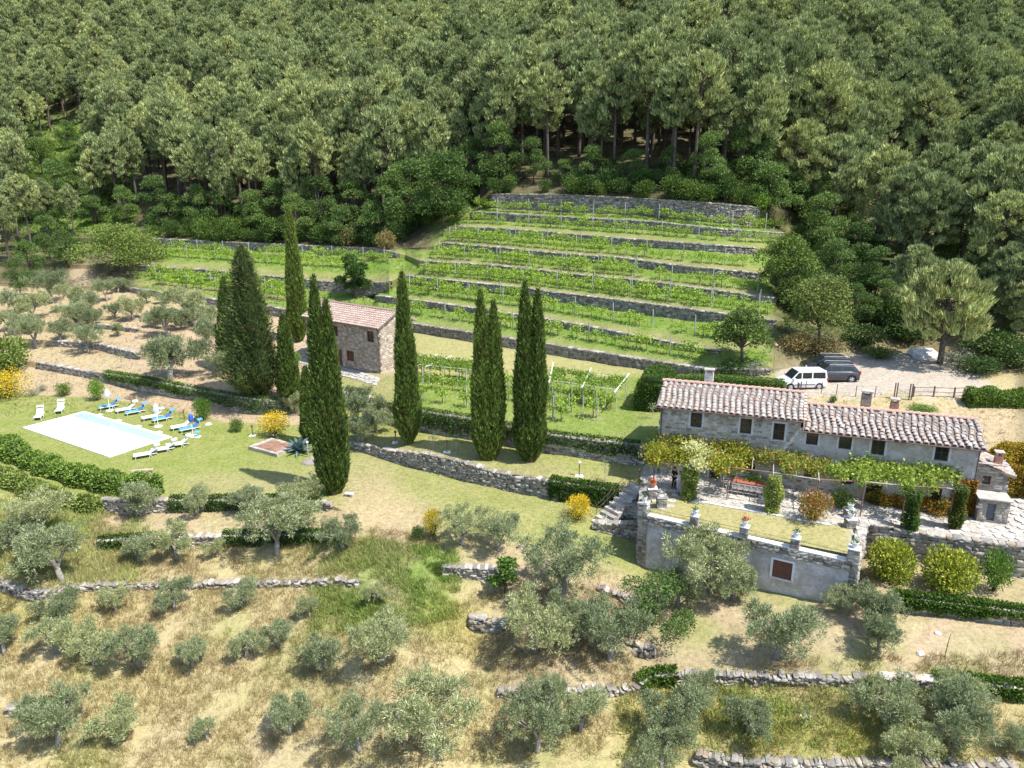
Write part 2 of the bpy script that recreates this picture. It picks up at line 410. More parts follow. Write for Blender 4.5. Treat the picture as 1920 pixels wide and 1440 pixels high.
def ground_col(i, px, py, y, fr):
    nm = NAMES[i]
    def G(n): return i >= NAMES.index(n)
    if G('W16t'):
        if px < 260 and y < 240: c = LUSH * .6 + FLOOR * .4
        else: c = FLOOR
    elif G('W9t'):
        w = ss(235, 275, px) * (1 - ss(1440, 1480, px)); up = NAMES.index('W13f')
        if i >= up: w = w * ss(800, 830, px)
        c = FLOOR * (1 - w) + VGRASS * w
        # bare bank below each wall top
        if nm[-1] == 't' and fr < .30 and w > .3: c = c * .5 + A((.30, .21, .13)) * .5
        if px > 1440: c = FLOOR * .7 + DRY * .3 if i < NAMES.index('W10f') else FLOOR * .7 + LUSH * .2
    elif G('W8t'):
        if px < 240: c = DRY * .35 + SOIL * .65
        elif px < 600: c = SOIL
        else: c = SOIL * .3 + LAWN * .7
        if 740 < px < 1340: c = DRY * .5 + LAWN * .5 if py < 705 else VGRASS * .6 + LAWN * .4
        if 1340 <= px < 1460: c = LUSH * .5 + DRY * .5
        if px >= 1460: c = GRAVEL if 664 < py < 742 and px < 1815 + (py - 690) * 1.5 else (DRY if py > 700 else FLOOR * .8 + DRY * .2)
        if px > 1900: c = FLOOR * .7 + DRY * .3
        if 560 < px < 760 and py < 700: c = GRAVEL * .6 + SOIL * .4
    elif G('LWNt'):
        c = SOIL if px < 620 else (LAWN * .75 + DRY * .25)
        if px > 1203: c = PAVE
    elif G('W7t'):
        c = LAWN.copy() if px < 640 else LAWN * .7 + SOIL * .3
        if px > 1207: c = DRY * .6 + LAWN * .4 if px < 1600 else PAVE
    elif G('W6t'):
        c = LAWN.copy()
        if px > 640: c = LAWN * .82 + SOIL * .18
        if px > 1600: c = SOIL * .7 + LAWN * .3
    elif G('W5t'):
        c = SOIL.copy() if px < 760 else LAWN * .4 + SOIL * .6
        if px < 180: c = DRY * .7 + LAWN * .3
        if px > 1600: c = SOIL
    elif G('W4t'): c = DRY if px < 900 else SOIL
    elif G('W2t'):
        c = DRY if px < 960 else SOIL * .8 + LAWN * .2
    else: c = DRY * .75 + YGR * .25 if px > 1150 else DRY
    if 20 < px < 560 and py < 740 and G('LWNt') and not G('W8f'): c = SOIL * .8 + DRY * .2
    for oc, cx, cy, rx, ry, st in OVER:
        if abs(px - cx) < rx * 1.4 and abs(py - cy) < ry * 1.4:
            w = ell(px, py, cx, cy, rx, ry) * st
            if w > 0: c = c * (1 - w) + oc * w
    return c

def build_terrain():
    n = len(COLS); cx = A(COLS, float)
    rowsY, rowsZ, rowI, rowF = [], [], [], []
    first = LINES[0]
    for yy in (2., 8., 14., 20., 25.):
        k = (first[1] - yy)
        rowsY.append(np.full(n, yy)); rowsZ.append(first[2] - .22 * k); rowI.append(0); rowF.append(0.)
    for i in range(len(LINES) - 1):
        Y0, Z0 = LINES[i][1], LINES[i][2]; Y1, Z1 = LINES[i + 1][1], LINES[i + 1][2]
        Y1 = np.maximum(Y1, Y0 + .02)
        d = np.median(Y1 - Y0)
        seg = 1 if NAMES[i][-1] == 'f' and d < .5 else max(2, int(d / .9))
        if i < 12 and d < .5: seg = 1
        for k in range(seg):
            t = k / seg
            rowsY.append(Y0 + (Y1 - Y0) * t); rowsZ.append(Z0 + (Z1 - Z0) * t); rowI.append(i); rowF.append(t)
    yl, zl = LINES[-1][1], LINES[-1][2]
    k = np.ones(41) / 41.
    ysm = np.convolve(np.pad(yl, 20, mode='edge'), k, 'valid')
    zsm = np.convolve(np.pad(zl, 20, mode='edge'), k, 'valid')
    for j in range(70):
        t = j / 69.0
        off = 330 * (t ** 1.25)
        yy = yl * (1 - min(1, off / 60)) + ysm * min(1, off / 60) + off
        bl = min(1, off / 25); zz = forest_h(cx, yl * (1 - bl) + ysm * bl, zl * (1 - bl) + zsm * bl, yy)
        rowsY.append(yy); rowsZ.append(zz); rowI.append(len(LINES) - 1); rowF.append(t)
    Yr = A(rowsY); Zr = A(rowsZ)
    # gentle unevenness away from the built parts
    R = rs(5)
    X = (cx[None, :] - 960) / F * (CP * Yr + SP * (H - Zr))
    bumpy = .05 * np.sin(X * .9 + Yr * .35) * np.sin(Yr * 1.1 - X * .2) + .03 * np.sin(X * 2.3 + 1) * np.sin(Yr * 2.7)
    PX = np.broadcast_to(cx, Yr.shape)
    mask = np.ones_like(Yr)
    ii = A(rowI)[:, None] * np.ones_like(Yr)
    flat = (ii >= NAMES.index('W7t')) & (ii < NAMES.index('W8t')) & (PX > 1200)
    flat |= (ii >= NAMES.index('W6t')) & (ii < NAMES.index('W8f')) & (PX < 420)
    mask[flat] = 0
    Zr = Zr + bumpy * mask
    nr = len(Yr)
    V = np.stack([X, Yr, Zr], -1).reshape(-1, 3)
    idx = np.arange(nr * n).reshape(nr, n)
    Fq = np.stack([idx[:-1, :-1], idx[:-1, 1:], idx[1:, 1:], idx[1:, :-1]], -1).reshape(-1, 4)
    C = np.zeros((nr, n, 3))
    for r in range(nr):
        for q in range(n):
            px, py = cx[q], 0
            _, py = project(X[r, q], Yr[r, q], Zr[r, q])
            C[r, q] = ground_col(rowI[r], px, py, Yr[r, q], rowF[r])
            if rowI[r] < NAMES.index('W6f'): C[r, q] = patchmix(C[r, q], X[r, q], Yr[r, q])
    K = C.copy()
    for _ in range(1):
        K[1:-1, 1:-1] = (C[1:-1, 1:-1] * 2 + C[:-2, 1:-1] + C[2:, 1:-1] + C[1:-1, :-2] + C[1:-1, 2:]) / 6; C = K.copy()
    g = Geo(); g.add(V, Fq, C.reshape(-1, 3))
    o = gobj('hillside_ground', g, GROUND, smooth=False); o['kind'] = 'structure'
    bvh = BVHTree.FromPolygons([tuple(v) for v in V], [tuple(int(a) for a in f) for f in Fq])
    return o, bvh, V, C.reshape(-1, 3)
GND, BVH, GV, GC = build_terrain()
O0 = Vector((0, 0, H))
def at(px, py, drop=0.0):
    h = BVH.ray_cast(O0, Vector(ray(px, py)).normalized())
    p = h[0] if h[0] is not None else on_z(px, py, 0)
    return Vector((p.x, p.y, p.z - drop))
def gz(x, y):
    h = BVH.ray_cast(Vector((x, y, 400)), Vector((0, 0, -1)))
    return h[0].z if h[0] is not None else 0.0
def wline(nm, a, b, step=12):
    i = NAMES.index(nm + 'f') ; j = NAMES.index(nm + 't')
    out = []
    k = max(2, int(abs(b - a) / step) + 1)
    for px in np.linspace(a, b, k):
        yf = np.interp(px, COLS, LINES[i][1]); zf = np.interp(px, COLS, LINES[i][2]); zt = np.interp(px, COLS, LINES[j][2])
        out.append((xof(px, yf, (zf + zt) / 2), yf, zf, zt))
    return out
# ------------------------------------------------------------------ plant builders
def cvar(rng, n, c1, c2, sp=.18):
    t = rng.rand(n, 1); c = A(c1) * (1 - t) + A(c2) * t
    return c * (1 + (rng.rand(n, 1) - .5) * 2 * sp)
def unit(rng, n):
    v = rng.randn(n, 3); return v / np.linalg.norm(v, axis=1, keepdims=True)
PINE1, PINE2 = (.12, .18, .06), (.54, .59, .26)
def pine_meshes(seed, h=15., spread=3.2, low=.5, pads=34, dens=26):
    R = rs(seed); tr = Geo(); cr = Geo()
    lean = (R.rand(2) - .5) * h * .12
    def axis(t): return A([lean[0] * t * t, lean[1] * t * t, h * .93 * t])
    tr.tube([axis(t) for t in np.linspace(-.03, 1, 9)], [.27 * (1 - .75 * t) + .03 for t in np.linspace(0, 1, 9)], 6, (1, 1, 1))
    for k in range(pads):
        t = low + (1.0 - low) * ((k + .5) / pads) ** .85
        u = (t - low) / (1 - low)
        prof = math.sin(math.pi * min(1, (u * .80 + .2))) ** .6
        r = spread * prof * (.55 + .5 * R.rand()) if u < .93 else spread * .15
        a = k * 2.4 + R.rand() * .9
        b = axis(min(1, t)); tip = b + A([math.cos(a) * r, math.sin(a) * r, r * .18 + R.rand() * .4])
        if r > .8: tr.tube([b - A([0, 0, .3]), (b + tip) / 2 - A([0, 0, .12]), tip], [.07, .05, .02], 4, (1, 1, 1), cap=False)
        rad = .62 + .42 * R.rand()
        nt = dens; tone = .72 + .5 * R.rand()
        q = unit(R, nt) * (R.rand(nt, 1) ** .5) * A([rad, rad, rad * .55])
        q = q + tip - A([math.cos(a), math.sin(a), 0]) * rad * .35
        out = (q - axis(t)); out[:, 2] = 0; out /= (np.linalg.norm(out, axis=1, keepdims=True) + .2)
        for j in range(7):
            d = out * .45 + A([0, 0, 1.15]) + R.randn(nt, 3) * .40
            c = cvar(R, nt, PINE1, PINE2) * tone
            cr.blades(q + R.randn(nt, 3) * .08, d, .42 + .38 * R.rand(nt), .16, c, R)
    for k in range(5):     # bare dead snags low on the stem
        t = .25 + .3 * R.rand(); a = R.rand() * 6.28; b = axis(t); r = 1.2 + R.rand()
        tr.tube([b, b + A([math.cos(a) * r, math.sin(a) * r, .1 - R.rand() * .5])], [.045, .012], 3, (1.6, 1.6, 1.55), cap=False)
    return tr.mesh('trunk', BARK, True), cr.mesh('crown', NEEDLE)

def broad_meshes(seed, h=7., r=3., c1=(.06, .115, .028), c2=(.17, .26, .07), n=5200, leaf=.3, trunk=True, lobes=13, low=.25, trunk_r=.2):
    R = rs(seed); tr = Geo(); cr = Geo()
    lean = (R.rand(2) - .5) * .6
    tr.tube([(0, 0, -.3), (lean[0] * .3, lean[1] * .3, h * .2), (lean[0], lean[1], h * .55), (lean[0], lean[1], h * .8)], [trunk_r, trunk_r * .8, trunk_r * .5, .05], 7, (1, 1, 1))
    Ls = []
    for k in range(lobes):
        t = R.rand() ** .8; z = h * (low + (1 - low) * (.12 + .78 * t)); rr = r * math.sin(math.pi * (.25 + .68 * t)) * (.35 + .6 * R.rand())
        a = k * 2.4 + R.rand()
        c = A([math.cos(a) * rr + lean[0], math.sin(a) * rr + lean[1], z]); s = r * (.34 + .2 * R.rand())
        Ls.append((c, s))
        tr.tube([(lean[0] * .6, lean[1] * .6, h * .3), (A([lean[0], lean[1], h * .45]) + c) / 2, c], [trunk_r * .4, trunk_r * .3, .03], 4, (1, 1, 1), cap=False)
    for c, s in Ls:
        k = n // lobes
        u = unit(R, k); u[:, 2] = np.where(u[:, 2] < -.3, -u[:, 2], u[:, 2])
        p = c + u * s * (.55 + .5 * R.rand(k, 1)) * A([1, 1, .8])
        d = u * .6 + unit(R, k) * .9 + A([0, 0, -.15])
        cr.blades(p, d, leaf * (.7 + .6 * R.rand(k)), leaf * .55, cvar(R, k, c1, c2), R, diamond=True)
    return tr.mesh('trunk', BARK, True), cr.mesh('crown', FOL)

OL1, OL2 = (.115, .165, .05), (.48, .52, .31)
def olive_meshes(seed, h=3.1, r=1.75, n=12500, lobes=14):
    R = rs(seed); tr = Geo(); cr = Geo()
    a0 = R.rand() * 6.28
    fork = A([.15 * math.cos(a0), .15 * math.sin(a0), h * .28])
    tr.tube([(0, 0, -.2), (0.02, 0, .15), tuple(fork)], [.26, .17, .15], 7, (1, 1, 1))
    tips = []
    nl = 3 + seed % 2
    for k in range(nl):
        a = a0 + k * 6.28 / nl + R.rand() * .7; rr = r * (.5 + .25 * R.rand())
        m = fork + A([math.cos(a) * rr * .45, math.sin(a) * rr * .45, h * .25]); t = fork + A([math.cos(a) * rr, math.sin(a) * rr, h * (.24 + .25 * R.rand())])
        tr.tube([tuple(fork), tuple(m + R.randn(3) * .07), tuple(t)], [.11, .08, .04], 5, (1, 1, 1), cap=False)
        for j in range(3):
            q = t + A([R.randn() * .42, R.randn() * .42, R.rand() * .5 + .05]); tr.tube([tuple(m), tuple((m + q) / 2 + R.randn(3) * .1), tuple(q)], [.055, .04, .02], 4, (1.15, 1.15, 1.12), cap=False)
            tips.append(q)
    while len(tips) < lobes:
        a = R.rand() * 6.28; tips.append(A([math.cos(a) * r * .65 * R.rand(), math.sin(a) * r * .65, h * (.45 + .4 * R.rand())]))
    for q in tips[:lobes]:
        s = r * (.30 + .26 * R.rand()); nc = 17
        for j in range(nc):
            k = n // lobes // nc; u0 = unit(R, 1)[0]; c0 = q + u0 * s * (.35 + .75 * R.rand()) * A([1, 1, .9]); cs = .12 + .14 * R.rand()
            c0[2] = max(c0[2], .12); u = unit(R, k)
            p = c0 + u * cs * (R.rand(k, 1) ** .4) * A([1, 1, 1.2])
            d = u * .8 + unit(R, k) * .5 + u0 * .5 + A([0, 0, .5])
            tone = .8 + .4 * R.rand()
            cr.blades(p, d, .12 + .14 * R.rand(k), .042, cvar(R, k, OL1, OL2, .25) * tone, R, diamond=True)
    return tr.mesh('trunk', OBARK, True), cr.mesh('crown', FOL)

def cypress_mesh(seed, h=16., r=1.45, n=15000, loose=0., c1=(.055, .095, .02), c2=(.21, .29, .065), twin=0., base=.0, second=.93):
    R = rs(seed); g = Geo()
    r1 = max(.35, r - twin / 2 - .08)
    stems = [(0., 0., h, r1)] if not twin else [(-twin / 2, 0, h, r1), (twin / 2, .15, h * second, r1 * .96)]
    ph = R.rand(6) * 6.28
    def prof(t):
        return (np.clip(t / .16, 0, 1) ** .45 * .94 + .06) * np.clip((1 - t) / .84, 0, 1) ** .60 * (1 - .06 * np.sin(t * 17 + ph[4]))
    for sx, sy, hh, r0 in stems:
        # dense inner body
        zz = np.linspace(.0, .985, 30)
        V = []; m = 14
        for t in zz:
            for k in range(m):
                a = 6.283 * k / m; rr = r0 * prof(t) * .84 * (1 + .10 * math.sin(3 * a + ph[0] + 3 * t) + .07 * math.sin(7 * a + ph[1] + t * 5))
                V.append((sx * min(1, .45 + t * 1.2) + rr * math.cos(a), sy + rr * math.sin(a), base + hh * t))
        Fq = [(i * m + k, i * m + (k + 1) % m, (i + 1) * m + (k + 1) % m, (i + 1) * m + k) for i in range(29) for k in range(m)]
        g.add(V, Fq, A(c1) * .8, 1)
        k = int(n / len(stems))
        t = R.rand(k) ** 1.0; keep = R.rand(k) < (prof(t) * .9 + .12); t = t[keep]; k = len(t)
        a = R.rand(k) * 6.283
        lump = 1 + .10 * np.sin(3 * a + ph[0] + 3 * t) + .07 * np.sin(7 * a + ph[1] + t * 5) + .06 * np.sin(13 * a + ph[2] + t * 40) * (1 if not loose else 2)
        rr = r0 * prof(t) * lump * (.86 + .17 * R.rand(k) + loose * R.rand(k) ** 3)
        P = np.stack([sx * np.minimum(1, .45 + t * 1.2) + rr * np.cos(a), sy + rr * np.sin(a), base + hh * t], 1)
        D = np.stack([np.cos(a) * (.42 + loose * 1.6), np.sin(a) * (.42 + loose * 1.6), np.full(k, 1.)], 1) + R.randn(k, 3) * (.25 + loose * .4)
        tone = 1 + .28 * np.sin(5 * a + t * 31 + ph[3]) * np.sin(t * 57 + 3 * a) + .16 * np.sin(t * 140 + 9 * a)
        cc = cvar(R, k, c1, c2, .3) * tone[:, None]; br = (np.sin(2 * a + t * 23 + ph[5]) * np.sin(t * 11 + ph[2]) > .86) & (R.rand(k) < .5); cc[br] = cvar(R, int(br.sum()), (.12, .09, .04), (.2, .16, .07))
        g.blades(P - D * .1, D, .26 + .3 * R.rand(k), .10, cc, R, 0, diamond=True)
    tr = Geo(); tr.tube([(0, 0, -.4), (0, 0, .6), (0, 0, 2.0)], [.36, .28, .22], 8, (1, 1, 1))
    return tr.mesh('trunk', BARK, True), g.mesh('crown', [FOL, FOL])

def shrub_mesh(seed, n=1500, c1=(.06, .11, .02), c2=(.16, .24, .05), leaf=.14, tip=None, ptip=0., tall=1., lobes=7, fill=.55):
    # unit size: radius 1, height about 1.5*tall
    R = rs(seed); g = Geo()
    for k in range(lobes):
        a = k * 2.4; rr = .42 * (k > 0) * (.6 + .6 * R.rand()); c = A([math.cos(a) * rr, math.sin(a) * rr, (.55 + .35 * R.rand()) * tall]); s = .52 + .14 * R.rand()
        m = n // lobes; u = unit(R, m)
        p = c + u * s * (fill + (1.06 - fill) * R.rand(m, 1)) * A([1, 1, tall]); p[:, 2] = np.abs(p[:, 2])
        cc = cvar(R, m, c1, c2, .2)
        if tip is not None:
            w = R.rand(m) < ptip * (.4 + .9 * np.clip(p[:, 2] / (1.3 * tall), 0, 1)); cc[w] = cvar(R, int(w.sum()), A(tip) * .8, tip, .15)
        g.blades(p, u * .8 + unit(R, m) * .8 + A([0, 0, .3]), leaf * (.7 + .6 * R.rand(m)), leaf * .55, cc, R, diamond=True)
    for k in range(5):
        a = k * 1.3; g.tube([(0, 0, -.1), (math.cos(a) * .3, math.sin(a) * .3, .6 * tall)], [.05, .02], 4, (.12, .09, .06), cap=False)
    return g

def vine_mesh(seed, n=150, w=.62, h=1.3, leaf=.18, c1=(.17, .30, .035), c2=(.46, .60, .10)):
    R = rs(seed); tr = Geo(); cr = Geo()
    top = A([R.randn() * .06, R.randn() * .06, h * .55])
    tr.tube([(0, 0, -.1), (R.randn() * .06, R.randn() * .05, h * .3), tuple(top)], [.035, .03, .028], 5, (1, 1, 1))
    for s in (-1, 1): tr.tube([tuple(top), (s * w * .9, R.randn() * .1, h * (.62 + .1 * R.rand()))], [.024, .012], 4, (1, 1, 1), cap=False)
    p = np.stack([(R.rand(n) * 2 - 1) * w, R.randn(n) * .26, h * (.48 + .55 * R.rand(n) ** 1.2)], 1)
    sh = np.floor(R.rand(n) * 7); p[:, 0] = p[:, 0] * .45 + (sh / 3. - 1) * w * .75; p[:, 2] += (sh % 3) * .07
    cr.blades(p, unit(R, n) + A([0, 0, .2]), leaf * (.75 + .5 * R.rand(n)), leaf * .85, cvar(R, n, c1, c2, .2), R, diamond=True)
    return tr.mesh('stem', BARK, True), cr.mesh('leaves', VINEL)

def tree_thing(name, meshes, label, cat, loc, rz=0, sc=1., group=None):
    t = thing(name, label, cat, loc, rz, group, 1.0)
    t.scale = (sc,) * 3 if not hasattr(sc, '__len__') else sc
    for k, (nm, me) in enumerate(zip(('trunk', 'crown') if name != 'grapevine' else ('stem', 'leaves'), meshes)): mkobj(nm, me, t)
    return t
def leaf_cover(g, P, N, n, leaf, c1, c2, R, thick=.12, tip=None, ptip=0):
    """scatter n leaves over quads given by corner arrays P (m,4,3)"""
    P = A(P); m = len(P)
    ar = np.linalg.norm(np.cross(P[:, 1] - P[:, 0], P[:, 3] - P[:, 0]), axis=1); pr = ar / ar.sum()
    q = R.choice(m, n, p=pr); u = R.rand(n, 1); v = R.rand(n, 1)
    p = P[q, 0] * (1 - u) * (1 - v) + P[q, 1] * u * (1 - v) + P[q, 2] * u * v + P[q, 3] * (1 - u) * v
    nn = A(N)[q]; p = p + nn * R.rand(n, 1) * thick
    cc = cvar(R, n, c1, c2, .22)
    if tip is not None:
        w = R.rand(n) < ptip; cc[w] = cvar(R, int(w.sum()), A(tip) * .8, tip)
    g.blades(p, nn * .6 + unit(R, n) * .9 + A([0, 0, .1]), leaf * (.7 + .6 * R.rand(n)), leaf * .6, cc, R, diamond=True)

# ------------------------------------------------------------------ dry stone
SC = [A((.40, .37, .32)), A((.30, .275, .24)), A((.47, .44, .39)), A((.36, .30, .23)), A((.23, .215, .19))]
def stone_unit(seed):
    R = rs(seed); g = Geo()
    V = A([(x, y, z) for z in (-.5, .5) for x, y in ((-.5, -.5), (.5, -.5), (.5, .5), (-.5, .5))], float)
    V += (R.rand(8, 3) - .5) * A([.22, .25, .26]); V[[0, 1, 4, 5], 1] -= .06
    # front face gets a raised middle
    f = V[[0, 1, 5, 4]].mean(0) + A([(R.rand() - .5) * .3, -.16, (R.rand() - .5) * .3])
    V = np.vstack([V, f])
    c = SC[seed % 5] * (.85 + .3 * R.rand())
    g.add(V, [(0, 1, 8), (1, 5, 8), (5, 4, 8), (4, 0, 8), (1, 2, 6, 5), (3, 0, 4, 7), (4, 5, 6, 7), (3, 2, 1, 0)], c)
    return V, g, c
STU = [stone_unit(i) for i in range(12)]
STM = [s[1].mesh('stone', STONE) for s in STU]
SFACE = [np.array([(0, 1, 8), (1, 5, 8), (5, 4, 8), (4, 0, 8)]), np.array([(1, 2, 6, 5), (3, 0, 4, 7), (4, 5, 6, 7)])]
def put_stone(g, k, c, s, X, N, rngc, tilt=0):
    """stone k at centre c, size s=(along, depth, up), X along, N outwards"""
    V = STU[k][0] * A(s)
    X = A(X); N = A(N); Z = np.cross(X, -N)
    if tilt:
        X, Z = X * math.cos(tilt) + Z * math.sin(tilt), Z * math.cos(tilt) - X * math.sin(tilt)
    W = A(c) + V[:, :1] * X + V[:, 1:2] * (-N) + V[:, 2:] * Z
    g.add(W, list(SFACE), rngc)
def courses(L, hfun, sz, R, prob=1.):
    """(s, z, w, h) of stones laid in rough courses over a face of length L and height hfun(s)"""
    out = []; z = 0.; hm = max(hfun(q) for q in np.linspace(0, L, 40))
    while z < hm:
        ch = sz * (.42 + .4 * R.rand()); s = -R.rand() * sz * .5
        while s < L:
            w = sz * (.6 + 1.0 * R.rand()); m = s + w / 2
            if 0 < m < L and z + ch * .5 < hfun(m) and R.rand() < prob: out.append((m, z + ch / 2, w * .97, ch * .95))
            s += w
        z += ch
    return out
def path_frame(P):
    P = [A(p[:2]) for p in P]; d = [np.linalg.norm(P[i + 1] - P[i]) for i in range(len(P) - 1)]
    return np.concatenate([[0], np.cumsum(d)])
def dry_wall(name, label, cat, pts, sz=.4, out=.22, seed=1, nsingle=0, lift=.08, ivy=None, cap=False, group=None, tint=1., capc=None, root=None, mess=.0, holes=None):
    """pts: (x, y, zfoot, ztop) along the wall, viewer on the right hand side when walking from first to last point reversed"""
    R = rs(seed); S = path_frame(pts); L = S[-1]
    X = A([p[0] for p in pts]); Y = A([p[1] for p in pts]); Z0 = A([p[2] for p in pts]) - .15; Z1 = A([p[3] for p in pts]) + lift
    m = len(pts) // 2
    t = root or thing(name, label, cat, (X[m], Y[m], Z0[m]), 0, group)
    inv = A((X[m], Y[m], Z0[m]))
    if root is not None: inv = A(root.location)
    tan = np.stack([np.gradient(X), np.gradient(Y)], 1); tan /= np.linalg.norm(tan, axis=1, keepdims=True)
    nor = np.stack([tan[:, 1], -tan[:, 0]], 1)
    def fr(s):
        x, y = np.interp(s, S, X), np.interp(s, S, Y); tx, ty = np.interp(s, S, tan[:, 0]), np.interp(s, S, tan[:, 1]); k = math.hypot(tx, ty)
        return x, y, np.interp(s, S, Z0), np.interp(s, S, Z1), tx / k, ty / k
    g = Geo()
    # core behind the stones
    V = []; Fq = []
    for i in range(len(pts)):
        o = nor[i] * (out - .10); b = -nor[i] * .25
        V += [(X[i] + o[0], Y[i] + o[1], Z0[i] - .2), (X[i] + o[0], Y[i] + o[1], Z1[i] - .07), (X[i] + b[0], Y[i] + b[1], Z1[i] - .07), (X[i] + b[0], Y[i] + b[1], Z0[i] - .2)]
        if i: a = 4 * (i - 1); Fq += [(a, a + 4, a + 5, a + 1), (a + 1, a + 5, a + 6, a + 2), (a + 2, a + 6, a + 7, a + 3)]
    Fq += [(0, 1, 2, 3), tuple(4 * (len(pts) - 1) + q for q in (3, 2, 1, 0))]
    core = Geo().add(A(V) - inv, Fq); gobj('wall_core', core, MORTAR, t)
    st = courses(L, lambda s: np.interp(s, S, Z1 - Z0), sz, R)
    # coping row
    if not holes: holes = []
    s = 0.
    while s < L:
        w = sz * (.7 + .9 * R.rand()); st.append((min(s + w / 2, L), -1, w, sz * (.3 + .25 * R.rand()))); s += w
    st = [q for q in st if not any(a < q[0] < b and (q[1] < 0 or c < q[1] < d) for a, b, c, d in holes)]
    order = sorted(range(len(st)), key=lambda i: -st[i][2] * st[i][3])
    single = set(order[:nsingle]) if nsingle else set()
    bulk = Geo()
    for i, (s, z, w, h) in enumerate(st):
        x, y, z0, z1, tx, ty = fr(s); N = A([ty, -tx, 0]); Xa = A([tx, ty, 0])
        k = R.randint(12); pr = out + (R.rand() - .4) * .09 * (1 + mess); dep = .34
        zz = z0 + z if z >= 0 else z1 - .02 + R.rand() * .05
        c = A([x, y, zz]) + N * (pr - dep / 2) - inv
        if z < 0 and mess > .9 and R.rand() < .45: continue
        if z < 0: dep = .5; c = A([x, y, zz]) + N * (out - .26 + R.rand() * .06) - inv
        tl = (R.rand() - .5) * (.16 + mess * .5)
        if i in single:
            o = mkobj('stone', STM[k], t)
            Zx = np.cross(Xa, -N)
            B = Matrix((Xa, -N, Zx)).transposed().to_4x4()
            o.matrix_local = Matrix.Translation(Vector(c)) @ B @ Matrix.Rotation(tl, 4, 'Y') @ Matrix.Diagonal((w, dep, h, 1))
        else:
            put_stone(bulk, k, c, (w, dep, h), Xa, N, SC[R.randint(5)] * (.8 + .4 * R.rand()) * tint * (1 if z >= 0 or capc is None else capc), tl)
    if bulk.n: gobj('stone_courses', bulk, STONE, t, kind='stuff')
    if ivy:
        for a, b, drop, n in ivy:
            gi = Geo(); sa, sb = a * L, b * L; Q = []; NN = []
            for q in np.linspace(sa, sb, 14)[:-1]:
                q2 = q + (sb - sa) / 13
                f1, f2 = fr(q), fr(q2); dd = drop * (.75 + .5 * R.rand())
                n1 = A([f1[5], -f1[4], 0])
                p1 = A([f1[0], f1[1], f1[3] + .1]) + n1 * (out + .04) - inv; p2 = A([f2[0], f2[1], f2[3] + .1]) + n1 * (out + .04) - inv
                hh = min(dd, 1) * (f1[3] - f1[2])
                Q.append([p1, p2, p2 - A([0, 0, hh]), p1 - A([0, 0, hh])]); NN.append(n1)
                Q.append([p1, p2, p2 - n1 * .55, p1 - n1 * .55]); NN.append(A([0, 0, 1.]))
            leaf_cover(gi, Q, NN, n, .17, (.035, .075, .014), (.11, .20, .03), R, .22)
            gobj('ivy', gi, FOL, t, kind='stuff')
    return t
# ------------------------------------------------------------------ terrace walls
dry_wall('dry_stone_wall', 'high rubble retaining wall below the group of tall cypresses', 'stone wall', wline('W7', 644, 1160, 8), .31, .2, 11, nsingle=300, mess=1.0, tint=.88, ivy=[(.80, 1.0, .8, 5200)], group='dry stone terrace walls')
dry_wall('dry_stone_wall', 'stone retaining wall behind the three round clipped bushes, under the paved court', 'stone wall', wline('W7', 1606, 2000, 10), .42, .2, 12, nsingle=280, group='dry stone terrace walls')
dry_wall('dry_stone_wall', 'ivy-topped stone wall between the pergola vineyard and the cypress lawn', 'stone wall', wline('W8', 750, 1204, 10), .4, .2, 13, nsingle=200, ivy=[(0, .42, .75, 4500), (.38, 1.0, .55, 4800)], group='dry stone terrace walls')
dry_wall('dry_stone_wall', 'stone wall above the pool lawn, draped in dark ivy at its right end', 'stone wall', wline('W8', 72, 545, 12), .34, .2, 14, ivy=[(.30, .62, .55, 4200), (.6, 1.0, .8, 4500)], group='dry stone terrace walls')
dry_wall('dry_stone_wall', 'short white-capped stone wall beside the olive trees below the small stone house', 'stone wall', wline('W8', 640, 692, 8), .34, .2, 15, capc=1.7, group='dry stone terrace walls')
dry_wall('dry_stone_wall', 'low stone wall across the upper olive terrace, left of the big olive', 'stone wall', wline('W8b', 100, 262, 10), .34, .15, 16, group='dry stone terrace walls')
dry_wall('dry_stone_wall', 'short low stone wall highest up in the left olive grove', 'stone wall', wline('W8c', 160, 258, 10), .34, .15, 17, group='dry stone terrace walls')
dry_wall('dry_stone_wall', 'stone wall under the lower left vineyard, above the olive grove', 'stone wall', wline('W9', 236, 600, 12), .42, .15, 18, tint=.8, group='dry stone terrace walls')
dry_wall('dry_stone_wall', 'lowest vineyard wall running along the grass path to the clipped hedge', 'stone wall', wline('W9', 765, 1318, 12), .36, .15, 19, tint=.8, group='dry stone terrace walls')
dry_wall('dry_stone_wall', 'weedy stone wall between the clipped hedge and the white van', 'stone wall', wline('W9', 1340, 1442, 12), .36, .15, 20, tint=.8, group='dry stone terrace walls')
dry_wall('dry_stone_wall', 'thin second vineyard wall from below, partly fallen into red earth', 'stone wall', wline('W10', 708, 1350, 12), .34, .15, 21, tint=.8, group='dry stone terrace walls')
dry_wall('dry_stone_wall', 'upper stone wall of the left vineyard, right behind the small stone house', 'stone wall', wline('W11', 262, 733, 14), .42, .15, 22, tint=.8, group='dry stone terrace walls')
dry_wall('dry_stone_wall', 'tall grey third vineyard wall from below, longest of the slope', 'stone wall', wline('W11', 750, 1452, 12), .4, .15, 23, tint=.8, group='dry stone terrace walls')
dry_wall('dry_stone_wall', 'shaded stone wall at the forest edge behind the upper left vines', 'stone wall', wline('W12', 280, 745, 14), .42, .15, 24, tint=.8, group='dry stone terrace walls')
